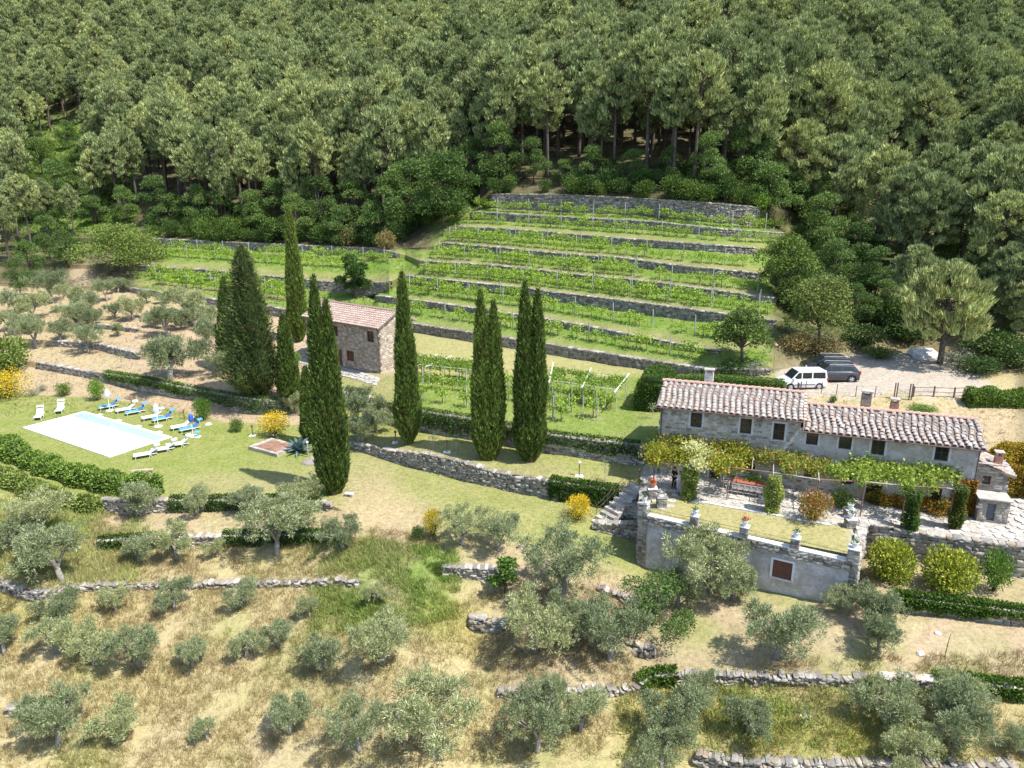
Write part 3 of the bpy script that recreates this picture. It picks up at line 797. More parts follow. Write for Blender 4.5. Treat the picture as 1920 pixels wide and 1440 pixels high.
for nm, a, b, lb in (('W12', 788, 1452, 'fourth vineyard wall counted upwards from the grass path'), ('W13', 830, 1420, 'fifth vineyard wall counted upwards from the grass path'),
                     ('W14', 860, 1415, 'sixth vineyard wall counted upwards from the grass path'), ('W15', 884, 1465, 'seventh vineyard wall, just below the highest row of vines'),
                     ('W16', 922, 1420, 'highest wall of the vineyard, pale grey against the dark pine forest')):
    dry_wall('dry_stone_wall', lb, 'stone wall', wline(nm, a, b, 12), .4, .15, 25 + a % 7, tint=.8, group='dry stone terrace walls')
dry_wall('dry_stone_wall', 'low stone and ivy edge of the pool lawn above the small olives', 'stone wall', wline('W6', 190, 620, 10), .34, .15, 32, ivy=[(.30, .95, .9, 5200)], group='dry stone terrace walls')
dry_wall('dry_stone_wall', 'ivy-covered garden wall below the three round clipped bushes', 'stone wall', wline('W6', 1672, 2000, 10), .34, .2, 33, ivy=[(0, .55, .7, 5200), (.5, 1., .5, 2500)], group='dry stone terrace walls')
dry_wall('dry_stone_wall', 'ivy-overgrown low wall between the bare path and the tall dry grass', 'stone wall', wline('W5', 186, 640, 10), .34, .15, 34, ivy=[(0, .22, .9, 1800), (.5, 1., .9, 4200)], group='dry stone terrace walls')
dry_wall('dry_stone_wall', 'long tumbled stone wall crossing the dry grass at lower left', 'stone wall', wline('W4', 0, 676, 8), .24, .15, 35, nsingle=200, mess=1.6, tint=.85, lift=.0, group='dry stone terrace walls')
dry_wall('dry_stone_wall', 'short pale stone wall below the gnarled olives and yellow broom', 'stone wall', wline('W4', 828, 940, 8), .26, .15, 36, nsingle=90, tint=1.05, mess=.8, group='dry stone terrace walls')
dry_wall('dry_stone_wall', 'broken low stone edge in front of the plastered terrace building', 'stone wall', wline('W4', 1122, 1180, 8), .28, .15, 37, mess=1.2, tint=.95, lift=.1, group='dry stone terrace walls')
dry_wall('dry_stone_wall', 'crumbling wall corner right of the green weeds', 'stone wall', wline('W3', 884, 946, 8), .38, .15, 38, mess=1., lift=.15, group='dry stone terrace walls')
dry_wall('dry_stone_wall', 'stone heap of a fallen wall between two big olive trees', 'stone wall', wline('W3', 1180, 1228, 8), .32, .2, 39, mess=1.6, tint=1.0, lift=.2, group='dry stone terrace walls')
dry_wall('dry_stone_wall', 'long low stone wall below the big olives at lower right', 'stone wall', wline('W2', 932, 1650, 8), .24, .15, 40, nsingle=200, mess=1.6, tint=.85, lift=.0, ivy=[(.38, .5, .9, 1500)], group='dry stone terrace walls')
dry_wall('dry_stone_wall', 'ivy-topped stone wall at the right edge, below the bare earth', 'stone wall', wline('W2', 1650, 2000, 8), .34, .15, 41, ivy=[(.3, .8, .9, 3000)], tint=1.2, group='dry stone terrace walls')
dry_wall('dry_stone_wall', 'stone wall along the bottom edge of the picture at right', 'stone wall', wline('W1', 1305, 1900, 8), .25, .15, 42, nsingle=160, mess=1.5, tint=.95, lift=.05, group='dry stone terrace walls')
dry_wall('dry_stone_wall', 'small ivy-topped wall stub at the far lower left', 'stone wall', wline('W2', 12, 130, 8), .26, .15, 43, ivy=[(.3, 1., .9, 1400)], tint=.85, mess=.8, group='dry stone terrace walls')

# ------------------------------------------------------------------ building helpers
def facade(g, M, L, z0, z1, holes, c, m=0, dep=.22, top=None):
    xs = sorted({0., L, *[h[0] for h in holes], *[h[1] for h in holes]}); zs = sorted({z0, z1, *[h[2] for h in holes], *[h[3] for h in holes]})
    for i in range(len(xs) - 1):
        for j in range(len(zs) - 1):
            a, b, u, v = xs[i], xs[i + 1], zs[j], zs[j + 1]; cx, cz = (a + b) / 2, (u + v) / 2
            if any(h[0] < cx < h[1] and h[2] < cz < h[3] for h in holes): continue
            g.add([(a, 0, u), (b, 0, u), (b, 0, v), (a, 0, v)], [(0, 1, 2, 3)], c, m, M)
    for x0, x1, u, v in holes:
        for q in ([(x0, 0, u), (x0, dep, u), (x0, dep, v), (x0, 0, v)], [(x1, dep, u), (x1, 0, u), (x1, 0, v), (x1, dep, v)],
                  [(x0, 0, v), (x0, dep, v), (x1, dep, v), (x1, 0, v)], [(x0, dep, u), (x0, 0, u), (x1, 0, u), (x1, dep, u)]):
            g.add(q, [(0, 1, 2, 3)], c, m, M)
def face_stones(g, M, L, hf, sz, R, holes=(), prob=1., proud=.035, pal=SC, tint=1.):
    Mn = np.array(M)
    for s, z, w, h in courses(L, hf, sz, R, prob):
        if any(a - .12 < s < b + .12 and u - .1 < z < v + .1 for a, b, u, v in holes): continue
        k = R.randint(12); V = STU[k][0] * A((w * .96, .12, h * .9)) + A((s, -proud + .06 + R.rand() * .02, z))
        g.add(V, list(SFACE), pal[R.randint(len(pal))] * (.8 + .4 * R.rand()) * tint, 0, M)
def window(parent, M, w, h, frame=(.09, .05, .03), surround=None, bars=(1, 2), shutters=None, grille=False, door=False, label=None):
    fm = COLM
    g = Geo(); t = .06
    for b in ((-w / 2, -w / 2 + t, 0, h), (w / 2 - t, w / 2, 0, h), (-w / 2 + t, w / 2 - t, h - t, h), (-w / 2 + t, w / 2 - t, 0, t)):
        g.box(b[0], b[1], .08, .14, b[2], b[3], frame)
    nx, nz = bars
    for i in range(nx): x = -w / 2 + w * (i + 1) / (nx + 1); g.box(x - .025, x + .025, .085, .13, t, h - t, frame)
    for i in range(nz): z = h * (i + 1) / (nz + 1); g.box(-w / 2 + t, w / 2 - t, .09, .125, z - .02, z + .02, frame)
    o = mkobj('door' if door else 'window', g.mesh('window', fm), parent); o.matrix_local = M
    if label: o['label'] = label
    p = mkobj('pane', Geo().box(-w / 2 + .01, w / 2 - .01, .135, .16, .01, h - .01).mesh('pane', GLASS), o)
    if surround:
        e = .15; s = Geo()
        for b in ((-w / 2 - e, -w / 2 - .01, -.02, h + .01), (w / 2 + .01, w / 2 + e, -.02, h + .01), (-w / 2 - e, w / 2 + e, h + .015, h + e)): s.box(b[0], b[1], -.022, .05, b[2], b[3], surround)
        mkobj('surround', s.mesh('surround', COLM), o)
        mkobj('sill', Geo().box(-w / 2 - e, w / 2 + e, -.07, .08, -.09, -.025, A(surround) * .9).mesh('sill', COLM), o)
    if shutters:
        for sgn, ang in shutters:
            s = Geo(); ww = w / 2 if not door else w / 2
            s.box(0, ww, -.02, .02, 0, h, frame)
            for k in range(7): s.box(.04, ww - .04, -.035, -.022, .06 + k * (h - .1) / 7, .06 + (k + .6) * (h - .1) / 7, A(frame) * 1.3)
            q = mkobj('shutter', s.mesh('shutter', COLM), o)
            q.matrix_local = Matrix.Translation((sgn * w / 2, .05 if ang == 0 else -.05, 0)) @ Matrix.Rotation(ang if sgn < 0 else math.pi - ang, 4, 'Z')
    if grille:
        s = Geo()
        for k in range(4): x = -w / 2 + w * (k + .5) / 4; s.box(x - .012, x + .012, -.01, .015, 0, h, frame)
        for k in range(5): z = h * (k + .5) / 5; s.box(-w / 2, w / 2, .018, .035, z - .012, z + .012, frame)
        mkobj('grille', s.mesh('grille', COLM), o)
    return o
TILEC = [A((.38, .33, .295)), A((.35, .30, .265)), A((.42, .38, .35)), A((.32, .27, .24)), A((.39, .36, .33)), A((.37, .285, .235)), A((.30, .265, .245))]
TILES = [A((.38, .28, .235)), A((.34, .245, .205)), A((.41, .32, .275))]
def tile_mesh(c, wide=.16):
    g = Geo(); V = []
    for y, r, lift in ((0, wide, .035), (.52, wide * .82, .0)):
        for k in range(6):
            a = math.pi * k / 5; V.append((-math.cos(a) * r, y, math.sin(a) * r * .62 + lift))
    g.add(V, [(k, k + 1, k + 7, k + 6) for k in range(5)], c)
    for k in range(1, 5): g.add([V[0], V[k], V[k + 1]], [(2, 1, 0)], A(c) * .8) if False else None
    return V, g.mesh('roof_tile', TILE)
TM = [tile_mesh(c) for c in TILEC + TILES]
def roof_plane(roof, eave, ridge, L, x0, sp, row, R, single=0, pal=TILEC, wob=.03, right=False, sheet=True):
    """tiles on the plane from eave (y,z) to ridge (y,z); local x from x0 to x0+L"""
    ey, ez = eave; ry, rz = ridge
    sl = math.hypot(ry - ey, rz - ez); u = A([0, (ry - ey) / sl, (rz - ez) / sl]); nrm = np.cross([1., 0, 0], u)
    if nrm[2] < 0: nrm = -nrm; xs = -1
    else: xs = 1
    if sheet:
        g = Geo(); a = A([x0, ey, ez]); b = A([x0 + L, ey, ez]); c = b + u * sl; d = a + u * sl
        lo = [q - nrm * .10 for q in (a, b, c, d)]
        g.add([a, b, c, d, *lo], [(0, 1, 2, 3) if xs > 0 else (3, 2, 1, 0), (0, 4, 5, 1), (1, 5, 6, 2), (2, 6, 7, 3), (3, 7, 4, 0), (4, 7, 6, 5)], (.22, .18, .155))
        gobj('roof_pans', g, TILE, roof)
    n = int(round(L / sp)); rows = int(sl / row); cnt = 0; bulk = Geo()
    for j in range(rows):
        for i in range(n):
            x = x0 + (i + .5) * L / n + (R.rand() - .5) * wob + .05 * math.sin(j * .7 + i * .13) * (wob / .03)
            s = j * row - .06 + (R.rand() - .5) * wob * 1.5
            p = A([x, ey, ez]) + u * s + nrm * (.012 + .02 * R.rand() * wob / .03)
            k = R.randint(len(pal)) + (7 if pal is TILES else 0); tw = (R.rand() - .5) * .12 * wob / .03
            X = A([1., 0, 0]) * xs; Y = u
            X2 = X * math.cos(tw) + Y * math.sin(tw); Y2 = Y * math.cos(tw) - X * math.sin(tw)
            if R.rand() < .015 * wob / .03: p = p + nrm * .05; Y2 = Y2 + X2 * .3
            B = Matrix((Vector(X2), Vector(Y2), Vector(nrm))).transposed().to_4x4()
            if cnt < single:
                o = mkobj('roof_tile', TM[k][1], roof); o.matrix_local = Matrix.Translation(Vector(p)) @ B; cnt += 1
            else:
                bulk.add(TM[k][0], [(q, q + 1, q + 7, q + 6) for q in range(5)], (TILEC + TILES)[k] * (.85 + .3 * R.rand()), 0, Matrix.Translation(Vector(p)) @ B)
    if bulk.n: gobj('roof_tiles', bulk, TILE, roof, kind='stuff')
def ridge_tiles(roof, x0, x1, y, z, R, name='ridge_tile', c=(.55, .36, .29), n=None):
    x = x0
    Vv = TM[0][0]
    me = Geo().add([(-p[1] * 1., p[0] * 1.15, p[2] * 1.4) for p in Vv], [(k + 6, k + 7, k + 1, k) for k in range(5)], c).mesh('ridge_tile', TILE)
    while x < x1:
        o = mkobj(name, me, roof); o.location = (x + .45, y, z + .02 + R.rand() * .02); x += .45
def chimney(parent, x, y, z, w, d, h, c, cap=(.45, .40, .36), brick=False, gap=True):
    g = Geo(); R = rs(int(x * 10))
    g.box(x - w / 2, x + w / 2, y - d / 2, y + d / 2, z - .5, z + h, c)
    o = gobj('chimney', g, TILE if brick else STONE, parent)
    if gap:
        s = Geo()
        for sx in (-1, 1):
            for sy in (-1, 1): s.box(x + sx * (w / 2 - .06) - .05, x + sx * (w / 2 - .06) + .05, y + sy * (d / 2 - .06) - .05, y + sy * (d / 2 - .06) + .05, z + h, z + h + .22, c)
        s.box(x - w / 2 - .07, x + w / 2 + .07, y - d / 2 - .07, y + d / 2 + .07, z + h + .22, z + h + .30, cap)
        gobj('chimney_cap', s, STONE, o)
    b = Geo()
    for k in range(int(h / .11)):
        b.box(x - w / 2 - .015, x + w / 2 + .015, y - d / 2 - .015, y + d / 2 + .015, z + .02 + k * .11, z + .095 + k * .11, A(c) * (.85 + .3 * R.rand()))
    gobj('brick_course', b, STONE, o)
    return o

# rendered wall: plaster with stains
def plaster(name, c1, c2, sc=.8, rough=.9, stain=(.25, .25, .26)):
    m, nt, b = newmat(name)
    n = noise(nt, sc, 6, rough=.65); n2 = noise(nt, sc * 5, 5, rough=.7); n3 = noise(nt, sc * .35, 3)
    x = mixc(nt, (*c1, 1), (*c2, 1), ramp(nt, n.outputs[0], [(.42, 0.), (.58, 1.)]))
    x = mixc(nt, x, (*stain, 1), ramp(nt, n3.outputs[0], [(.5, 0.), (.75, .55)]))
    x = mixc(nt, x, ramp(nt, n2.outputs[0], [(.3, .72), (.7, 1.15)]), 1., 'MULTIPLY')
    nt.links.new(x, b.inputs['Base Color']); b.inputs['Roughness'].default_value = rough
    bump(nt, b, n2.outputs[0], .5, .04)
    return m
PL1 = plaster('old_plaster', (.33, .30, .25), (.46, .455, .44), 1.3)
PL2 = plaster('grey_render', (.48, .475, .47), (.38, .33, .28), .9)
PL3 = plaster('terrace_render', (.58, .58, .60), (.44, .41, .39), 1.1, stain=(.24, .25, .28))
STWALL = plaster('stone_backing', (.34, .29, .23), (.26, .22, .18), 2.)

# ------------------------------------------------------------------ farmhouse
FB = Vector((11.12, 52.64, 1.85)); FA = math.radians(-19.4)
FD = A((math.cos(FA), math.sin(FA), 0)); FN = A((-math.sin(FA), math.cos(FA), 0))
def on_plane(px, py, base, N, off=0.):
    r = A(ray(px, py)); o = A((0, 0, H)); b = A(base)
    t = ((b + N * off - o) @ N) / (r @ N); return o + r * t
def fh(px, py, off=0.):
    q = on_plane(px, py, FB, FN, off); return float((q - A(FB)) @ FD), float(q[2] - FB.z)
def hole(x0, y0, x1, y1):
    a = fh(x0, (y0 + y1) / 2)[0]; b = fh(x1, (y0 + y1) / 2)[0]; c = fh((x0 + x1) / 2, y1)[1]; d = fh((x0 + x1) / 2, y0)[1]
    return (a, b, max(0.02, c), d)
farm = thing('farmhouse', 'long two-storey stone farmhouse with pinkish tiled roofs behind the vine pergola', 'house', FB, FA)
WUP = [hole(1295, 774, 1316, 801), hole(1388, 785, 1409, 813), hole(1450, 794, 1471, 825), hole(1512, 808, 1534, 834), hole(1573, 816, 1597, 842), hole(1634, 824, 1659, 853), hole(1753, 835, 1779, 864)]
WLO = [hole(1394, 855, 1417, 880), hole(1507, 880, 1527, 898), hole(1578, 884, 1602, 908), hole(1743, 915, 1765, 942)]
DO = [hole(1622, 908, 1652, 948), hole(1330, 872, 1350, 905)]
L1, L2, HD = 9.85, 21.0, 6.0
E1, R1, E2, R2 = 5.52, 6.5, 4.82, 5.68
g = Geo()
hl = [h for h in WUP + WLO + DO if h[1] < L1]; hr = [(h[0] - L1, h[1] - L1, h[2], h[3]) for h in WUP + WLO + DO if h[0] > L1]
facade(g, T(), L1, -.3, E1 - .02, hl, (1, 1, 1), 0)
facade(g, T(L1), L2 - L1, -.3, E2 - .02, hr, (1, 1, 1), 1)
def gable(g, x, e, r, m, flip=1):
    V = [(x, 0, -.3), (x, HD, -.3), (x, HD, e), (x, HD / 2, r), (x, 0, e)]
    g.add(V, [(0, 1, 2, 3, 4) if flip > 0 else (4, 3, 2, 1, 0)], (1, 1, 1), m)
gable(g, 0, E1 - .03, R1 - .03, 0, -1); gable(g, L1, E1 - .03, R1 - .03, 0); gable(g, L2, E2 - .03, R2 - .03, 1)
g.add([(0, HD, -.3), (L1, HD, -.3), (L1, HD, E1 - .02), (0, HD, E1 - .02)], [(3, 2, 1, 0)], (1, 1, 1), 0)
g.add([(L1, HD, -.3), (L2, HD, -.3), (L2, HD, E2 - .02), (L1, HD, E2 - .02)], [(3, 2, 1, 0)], (1, 1, 1), 1)
gobj('wall', g, [PL1, PL2], farm)
R = rs(71); g = Geo()
face_stones(g, T(), L1 - .25, lambda s: E1 - .35, .30, R, hl, .55, .012, tint=.95)
face_stones(g, T(L1), 5.5, lambda s: 2.4, .30, R, hr, .5, .004, tint=1.1)
gobj('exposed_stones', g, STONE, farm, kind='stuff')
for h in WUP: window(farm, T((h[0] + h[1]) / 2, 0, h[2]), h[1] - h[0], h[3] - h[2], surround=(.50, .51, .53), bars=(1, 1))
for k, h in enumerate(WLO): window(farm, T((h[0] + h[1]) / 2, 0, h[2]), h[1] - h[0], h[3] - h[2], surround=(.45, .44, .42), bars=(1, 2), grille=True)
for k, h in enumerate(DO): window(farm, T((h[0] + h[1]) / 2, 0, h[2]), h[1] - h[0], h[3] - h[2], frame=(.13, .08, .06), surround=(.48, .47, .46), bars=(1, 3), door=True, grille=(k == 0))
roof = mkobj('roof', Geo().box(-.1, L1 + .1, HD / 2 - .05, HD / 2 + .05, R1 - .2, R1 - .08, (.3, .2, .15)).mesh('roof', TILE), farm)
roof_plane(roof, (-.42, E1 - .10), (HD / 2, R1), L1 + .45, -.28, .43, .37, R, single=150, wob=.035)
roof_plane(roof, (HD + .3, E1 - .08), (HD / 2, R1), L1 + .45, -.28, .43, .40, R, wob=.045)
ridge_tiles(roof, -.28, L1 + .1, HD / 2, R1 + .02, R)
roof2 = mkobj('roof', Geo().box(L1 + .2, L2, HD / 2 - .05, HD / 2 + .05, R2 - .2, R2 - .08, (.3, .2, .15)).mesh('roof', TILE), farm)
roof2['label'] = 'lower sagging tiled roof of the right half'
roof_plane(roof2, (-.45, E2 - .10), (HD / 2, R2), L2 - L1 + .1, L1 + .18, .43, .37, R, single=150, wob=.055)
roof_plane(roof2, (HD + .3, E2 - .08), (HD / 2, R2), L2 - L1 + .1, L1 + .18, .43, .40, R, wob=.06)
ridge_tiles(roof2, L1 + .2, L2 - .1, HD / 2, R2 + .02, R)
gut = Geo()
gut.tube([(-.3, -.47, E1 - .16), (L1 + .15, -.47, E1 - .16)], .06, 6, (.16, .10, .085)).tube([(L1 + .2, -.5, E2 - .16), (L2 + .3, -.5, E2 - .18)], .06, 6, (.16, .10, .085))
gut.tube([(.12, -.42, E1 - .2), (.12, -.07, E1 - .5), (.12, -.07, 0)], .045, 6, (.10, .08, .08)).tube([(L2 - .06, -.45, E2 - .2), (L2 - .03, -.08, E2 - .5), (L2 - .03, -.08, 0)], .045, 6, (.10, .08, .08))
gobj('gutter', gut, COLM, farm)
verge = Geo()
for k in range(9):
    t0 = k / 9; y = -.42 + (HD / 2 + .42) * t0; z = E1 - .10 + (R1 - E1 + .10) * t0
    verge.box(L1 + .12, L1 + .34, y, y + .37, z + .02, z + .12, (.60, .44, .37))
gobj('verge_tile', verge, TILE, roof)
def ch_at(px, py, y):
    q = on_plane(px, py, FB, FN, y); return float((q - A(FB)) @ FD), float(q[2] - FB.z)
for px, yb, w, d, h, c, br in ((1329, 716, .62, .5, .75, (.58, .56, .53), False), (1623, 758, .62, .5, .75, (.30, .24, .2), False), (1676, 768, .5, .45, .55, (.5, .27, .2), True)):
    yy = HD / 2 + (.6 if px < 1400 else .4); x, z = ch_at(px, yb, yy)
    chimney(farm, x, yy, max(z, (R1 if px < 1400 else R2) - .25), w, d, h, c, brick=br, gap=True)

# annex at the right end
AX = fh(1838, 945)[0]
annex = thing('outhouse', 'little stone annex with a lean-to tiled roof at the right end of the farmhouse', 'house', Vector(A(FB) + FD * (L2 + .02)), FA)
g = Geo()
aw, ad, ah0, ah1 = 2.0, 2.6, 3.45, 2.75
ha = [(.55, 1.05, 1.95, 2.55)]; hd = [(.45, 1.15, .0, 1.35)]
facade(g, T(0, .6), aw, -.3, 2.6, ha + hd, (1, 1, 1))
g.add([(0, .6, 2.6), (aw, .6, 2.6), (aw, .6, ah1), (0, .6, ah0)], [(0, 1, 2, 3)])
g.add([(aw, .6, -.3), (aw, ad + .6, -.3), (aw, ad + .6, ah1), (aw, .6, ah1)], [(0, 1, 2, 3)]); g.add([(0, ad + .6, -.3), (aw, ad + .6, -.3), (aw, ad + .6, ah1), (0, ad + .6, ah0)], [(3, 2, 1, 0)])
gobj('wall', g, STWALL, annex)
g = Geo(); face_stones(g, T(0, .6), aw, lambda s: ah1 + (ah0 - ah1) * (1 - s / aw) - .1, .34, R, ha + hd, 1., .03); gobj('exposed_stones', g, STONE, annex, kind='stuff')
window(annex, T(.8, .6, 1.95), .5, .6, bars=(0, 0)); window(annex, T(.8, .6, 0), .7, 1.35, bars=(0, 0), door=True, frame=(.2, .2, .22))
ra = mkobj('roof', Geo().box(-.02, .1, .6, ad + .6, ah0, ah0 + .06, (.5, .4, .35)).mesh('roof', TILE), annex)
ra.matrix_local = T(aw + .35, .35, 0, math.pi / 2)
roof_plane(ra, (0, ah1 - .02), (aw + .33, ah0 + .1), ad + .5, 0, .4, .37, R, wob=.05)
chimney(annex, aw - .55, 1.3, ah1 + .35, .42, .42, .75, (.52, .28, .2), brick=True, gap=True)
low = thing('garden_shed', 'small whitewashed lean-to with dark door under autumn creeper beside the stone annex', 'shed', Vector(A(FB) + FD * (L2 + .25) - FN * .9), FA)
g = Geo(); facade(g, T(), 1.75, -.3, 1.45, [(.5, 1.0, 0, 1.2)], (1, 1, 1)); g.box(0, 1.75, .25, 1.45, -.3, 1.45); gobj('wall', g, STWALL, low)
g = Geo(); face_stones(g, T(), 1.75, lambda s: 1.4, .3, rs(5), [(.5, 1.0, 0, 1.2)], 1., .02); gobj('exposed_stones', g, STONE, low, kind='stuff')
mkobj('door', Geo().box(.5, 1.0, .12, .18, 0, 1.2, (.10, .11, .13)).mesh('door', COLM), low)
mkobj('roof', Geo().box(-.1, 1.85, -.12, 1.5, 1.46, 1.54, (.45, .4, .36)).mesh('roof', STONE), low)

# ------------------------------------------------------------------ small stone house
SA = math.radians(-35.5); SD = A((math.cos(SA), math.sin(SA), 0)); SN = A((-math.sin(SA), math.cos(SA), 0))
cor = at(715, 700); SL, SDp = 11.9, 5.1
SB = Vector(A(cor) - SD * SL); SB.z = cor.z - .05
def sh(px, py, off=0.):
    q = on_plane(px, py, SB, SN, off); return float((q - A(SB)) @ SD), float(q[2] - SB.z)
SE = sh(711, 616, -.3)[1] + .08; SR = SE + 1.25
small = thing('stone_house', 'small square stone house with terracotta roof half hidden behind twin cypresses', 'house', SB, SA)
def sho(x0, y0, x1, y1): a, b = sh(x0, y1), sh(x1, y0); return (a[0], b[0], max(.02, a[1]), b[1])
SH = [sho(689, 622, 700, 640), sho(651, 659, 663, 675), sho(624, 612, 632, 629)]; SDo = [sho(633, 656, 641, 688)]
g = Geo(); facade(g, T(), SL, -.8, SE, SH + SDo, (1, 1, 1))
gb = [(2.1, 2.8, .02, 1.75), (2.2, 2.75, 2.7, 3.4)]
facade(g, T(SL, 0, 0, math.pi / 2), SDp, -.8, SE, gb, (1, 1, 1))
g.add([(SL, 0, SE), (SL, SDp, SE), (SL, SDp / 2, SR)], [(0, 1, 2)]); g.add([(0, 0, SE), (0, SDp, SE), (0, SDp / 2, SR)], [(2, 1, 0)])
g.add([(0, 0, -.8), (0, SDp, -.8), (0, SDp, SE), (0, 0, SE)], [(3, 2, 1, 0)]); g.add([(0, SDp, -.8), (SL, SDp, -.8), (SL, SDp, SE), (0, SDp, SE)], [(3, 2, 1, 0)])
gobj('wall', g, STWALL, small)
R = rs(81); g = Geo(); pal = [A((.44, .37, .30)), A((.38, .31, .25)), A((.50, .43, .35)), A((.33, .28, .24)), A((.42, .33, .26))]
face_stones(g, T(), SL, lambda s: SE, .34, R, SH + SDo, 1., .02, pal); face_stones(g, T(SL, 0, 0, math.pi / 2), SDp, lambda s: SE + (SR - SE) * (1 - abs(s - SDp / 2) / (SDp / 2)), .34, R, gb, 1., .02, pal, 1.15)
gobj('exposed_stones', g, STONE, small, kind='stuff')
for h in SH: window(small, T((h[0] + h[1]) / 2, 0, h[2]), h[1] - h[0], h[3] - h[2], frame=(.18, .06, .04), bars=(1, 2), grille=(h[2] < 2.))
h = SDo[0]; window(small, T((h[0] + h[1]) / 2, 0, h[2]), max(.7, h[1] - h[0]), h[3] - h[2], frame=(.16, .07, .05), bars=(1, 3), door=True)
for h in gb: window(small, T(SL, 0, 0, math.pi / 2) @ T((h[0] + h[1]) / 2, 0, h[2]), h[1] - h[0], h[3] - h[2], frame=(.42, .07, .05), bars=(1, 2), door=h[2] < 1, label='red painted door' if h[2] < 1 else None)
rf = mkobj('roof', Geo().box(-.2, SL + .2, SDp / 2 - .05, SDp / 2 + .05, SR - .15, SR - .05, (.3, .2, .15)).mesh('roof', TILE), small)
roof_plane(rf, (-.4, SE - .12), (SDp / 2, SR + .04), SL + .6, -.3, .36, .36, R, single=300, wob=.008, pal=TILES)
roof_plane(rf, (SDp + .4, SE - .12), (SDp / 2, SR + .04), SL + .6, -.3, .36, .40, R, wob=.008, pal=TILES)
ridge_tiles(rf, -.3, SL + .1, SDp / 2, SR + .06, R, c=(.5, .36, .29))
g = Geo(); g.tube([(-.3, -.46, SE - .14), (SL + .3, -.46, SE - .14)], .055, 6, (.2, .13, .11)).tube([(SL - .15, -.42, SE - .2), (SL - .15, -.08, SE - .4), (SL - .15, -.08, 0)], .04, 6, (.2, .13, .11)); gobj('gutter', g, COLM, small)

# ------------------------------------------------------------------ garden terrace with plastered front
wl = wline('W7', 1213, 1596, 40)
wfull = wline('W7', 1213, 1596, 8)
a, b = A(wl[0][:2] + (0,)), A(wl[-1][:2] + (0,))
TD = (b - a) / np.linalg.norm(b - a); TL = float(np.linalg.norm(b - a)); TAng = math.atan2(TD[1], TD[0]); TN = A((-TD[1], TD[0], 0))
TT = 1.95
bul = max(float(-((A((q[0], q[1], 0)) - a) @ TN)) for q in wfull) + .12
print('bulge', bul)
ter = thing('terrace_building', 'pale plastered terrace front with one brown shuttered window and stone parapet', 'terrace wall', Vector((a[0], a[1], 0)) - Vector(TN) * bul, TAng)
zf0, zf1 = wl[0][2], wl[-1][2]
q = on_plane(1451, 1048, ter.location, TN); hx0 = float((q - A(ter.location)) @ TD); hz1 = q[2]
q = on_plane(1483, 1088, ter.location, TN); hx1 = float((q - A(ter.location)) @ TD); hz0 = q[2]
hw = [(hx0, hx1, hz0, hz1)]
g = Geo(); facade(g, T(), TL + .35, zf0 - .8, TT - .55, hw, (1, 1, 1), dep=.12); g.box(-.1, TL + .38, .13, .27, zf0 - .8, TT - .56); gobj('wall', g, PL3, ter)
window(ter, T((hx0 + hx1) / 2, -.06, hz0), hx1 - hx0, hz1 - hz0, frame=(.12, .055, .04), surround=(.7, .7, .72), bars=(0, 0), shutters=[(-1, 0), (1, 0)])
R = rs(91); g = Geo()
for s, z, w, h in courses(TL, lambda s: .55, .34, R): put_stone(g, R.randint(12), (s, -.02 + R.rand() * .05, TT - .56 + z), (w, .34, h), (1, 0, 0), (0, -1, 0), SC[R.randint(5)] * (.7 + .4 * R.rand()))
for x0, x1 in ((-.12, .42), (TL - .05, TL + .38)):
    z = zf0 - .3
    while z < TT - .6:
        ch = .12 + .14 * R.rand(); w = (x1 - x0) * (.42 + .3 * R.rand())
        for a_, b_ in ((x0, x0 + w), (x0 + w, x1)): put_stone(g, R.randint(12), ((a_ + b_) / 2, .10 - .0 + R.rand() * .03, z + ch / 2), (b_ - a_, .30, ch * .95), (1, 0, 0), (0, -1, 0), SC[R.randint(5)] * (.7 + .4 * R.rand()))
        z += ch
gobj('parapet_stones', g, STONE, ter, kind='stuff')
g = Geo(); x = 0.
while x < TL: w = .5 + R.rand() * .4; g.box(x, min(TL, x + w - .012), -.20, .30, TT + .0, TT + .09, A((.60, .58, .54)) * (.85 + .3 * R.rand())); x += w
gobj('coping', g, STONE, ter)
def pier(parent, M, h, w=.46):
    g = Geo(); R = rs(int(abs(M[0][3] * 10)) + 3)
    g.box(-w / 2 + .05, w / 2 - .05, -w / 2 + .05, w / 2 - .05, 0, h, (.2, .18, .16), 0, M)
    z = 0.
    while z < h - .06:
        ch = .11 + .09 * R.rand()
        for k in range(4):
            Mk = M @ Matrix.Rotation(k * math.pi / 2, 4, 'Z')
            ws = (.35 + .3 * R.rand()) * w
            put = [(-w / 4 + .02, w * .5), (w / 4, w * .46)]
            for sx, ww in put:
                V = STU[R.randint(12)][0] * A((ww, .14, ch * .95)) + A((sx, -w / 2 + .05, z + ch / 2)); g.add(V, list(SFACE), SC[R.randint(5)] * (.7 + .45 * R.rand()), 0, Mk)
        z += ch
    o = gobj('pier', g, STONE, parent)
    gobj('pier_cap', Geo().box(-w / 2 - .05, w / 2 + .05, -w / 2 - .05, w / 2 + .05, h + .005, h + .075, (.62, .6, .58), 0, M), STONE, o)
pots = []
for px, py in ((1302, 987), (1395, 1005), (1491, 1022)):
    q = on_plane(px, py, ter.location, TN, .08); s = float((q - A(ter.location)) @ TD)
    pier(ter, T(s, .05, TT + .08), .62); pots.append(ter.matrix_basis.copy() if False else (s, .05, TT + .08 + .70))
for s in (.12, TL + .05): pier(ter, T(s, .05, TT - .0), .85, .6); pots.append((s, .05, TT + .93))
def tloc(s, y, z): v = A(ter.location) + TD * s + TN * y; return Vector((v[0], v[1], z))
g = Geo()
for z in (.25, .45): g.tube([(0.2, .05, TT + .09 + z), (TL - .2, .05, TT + .09 + z)], .012, 4, (.06, .05, .05))
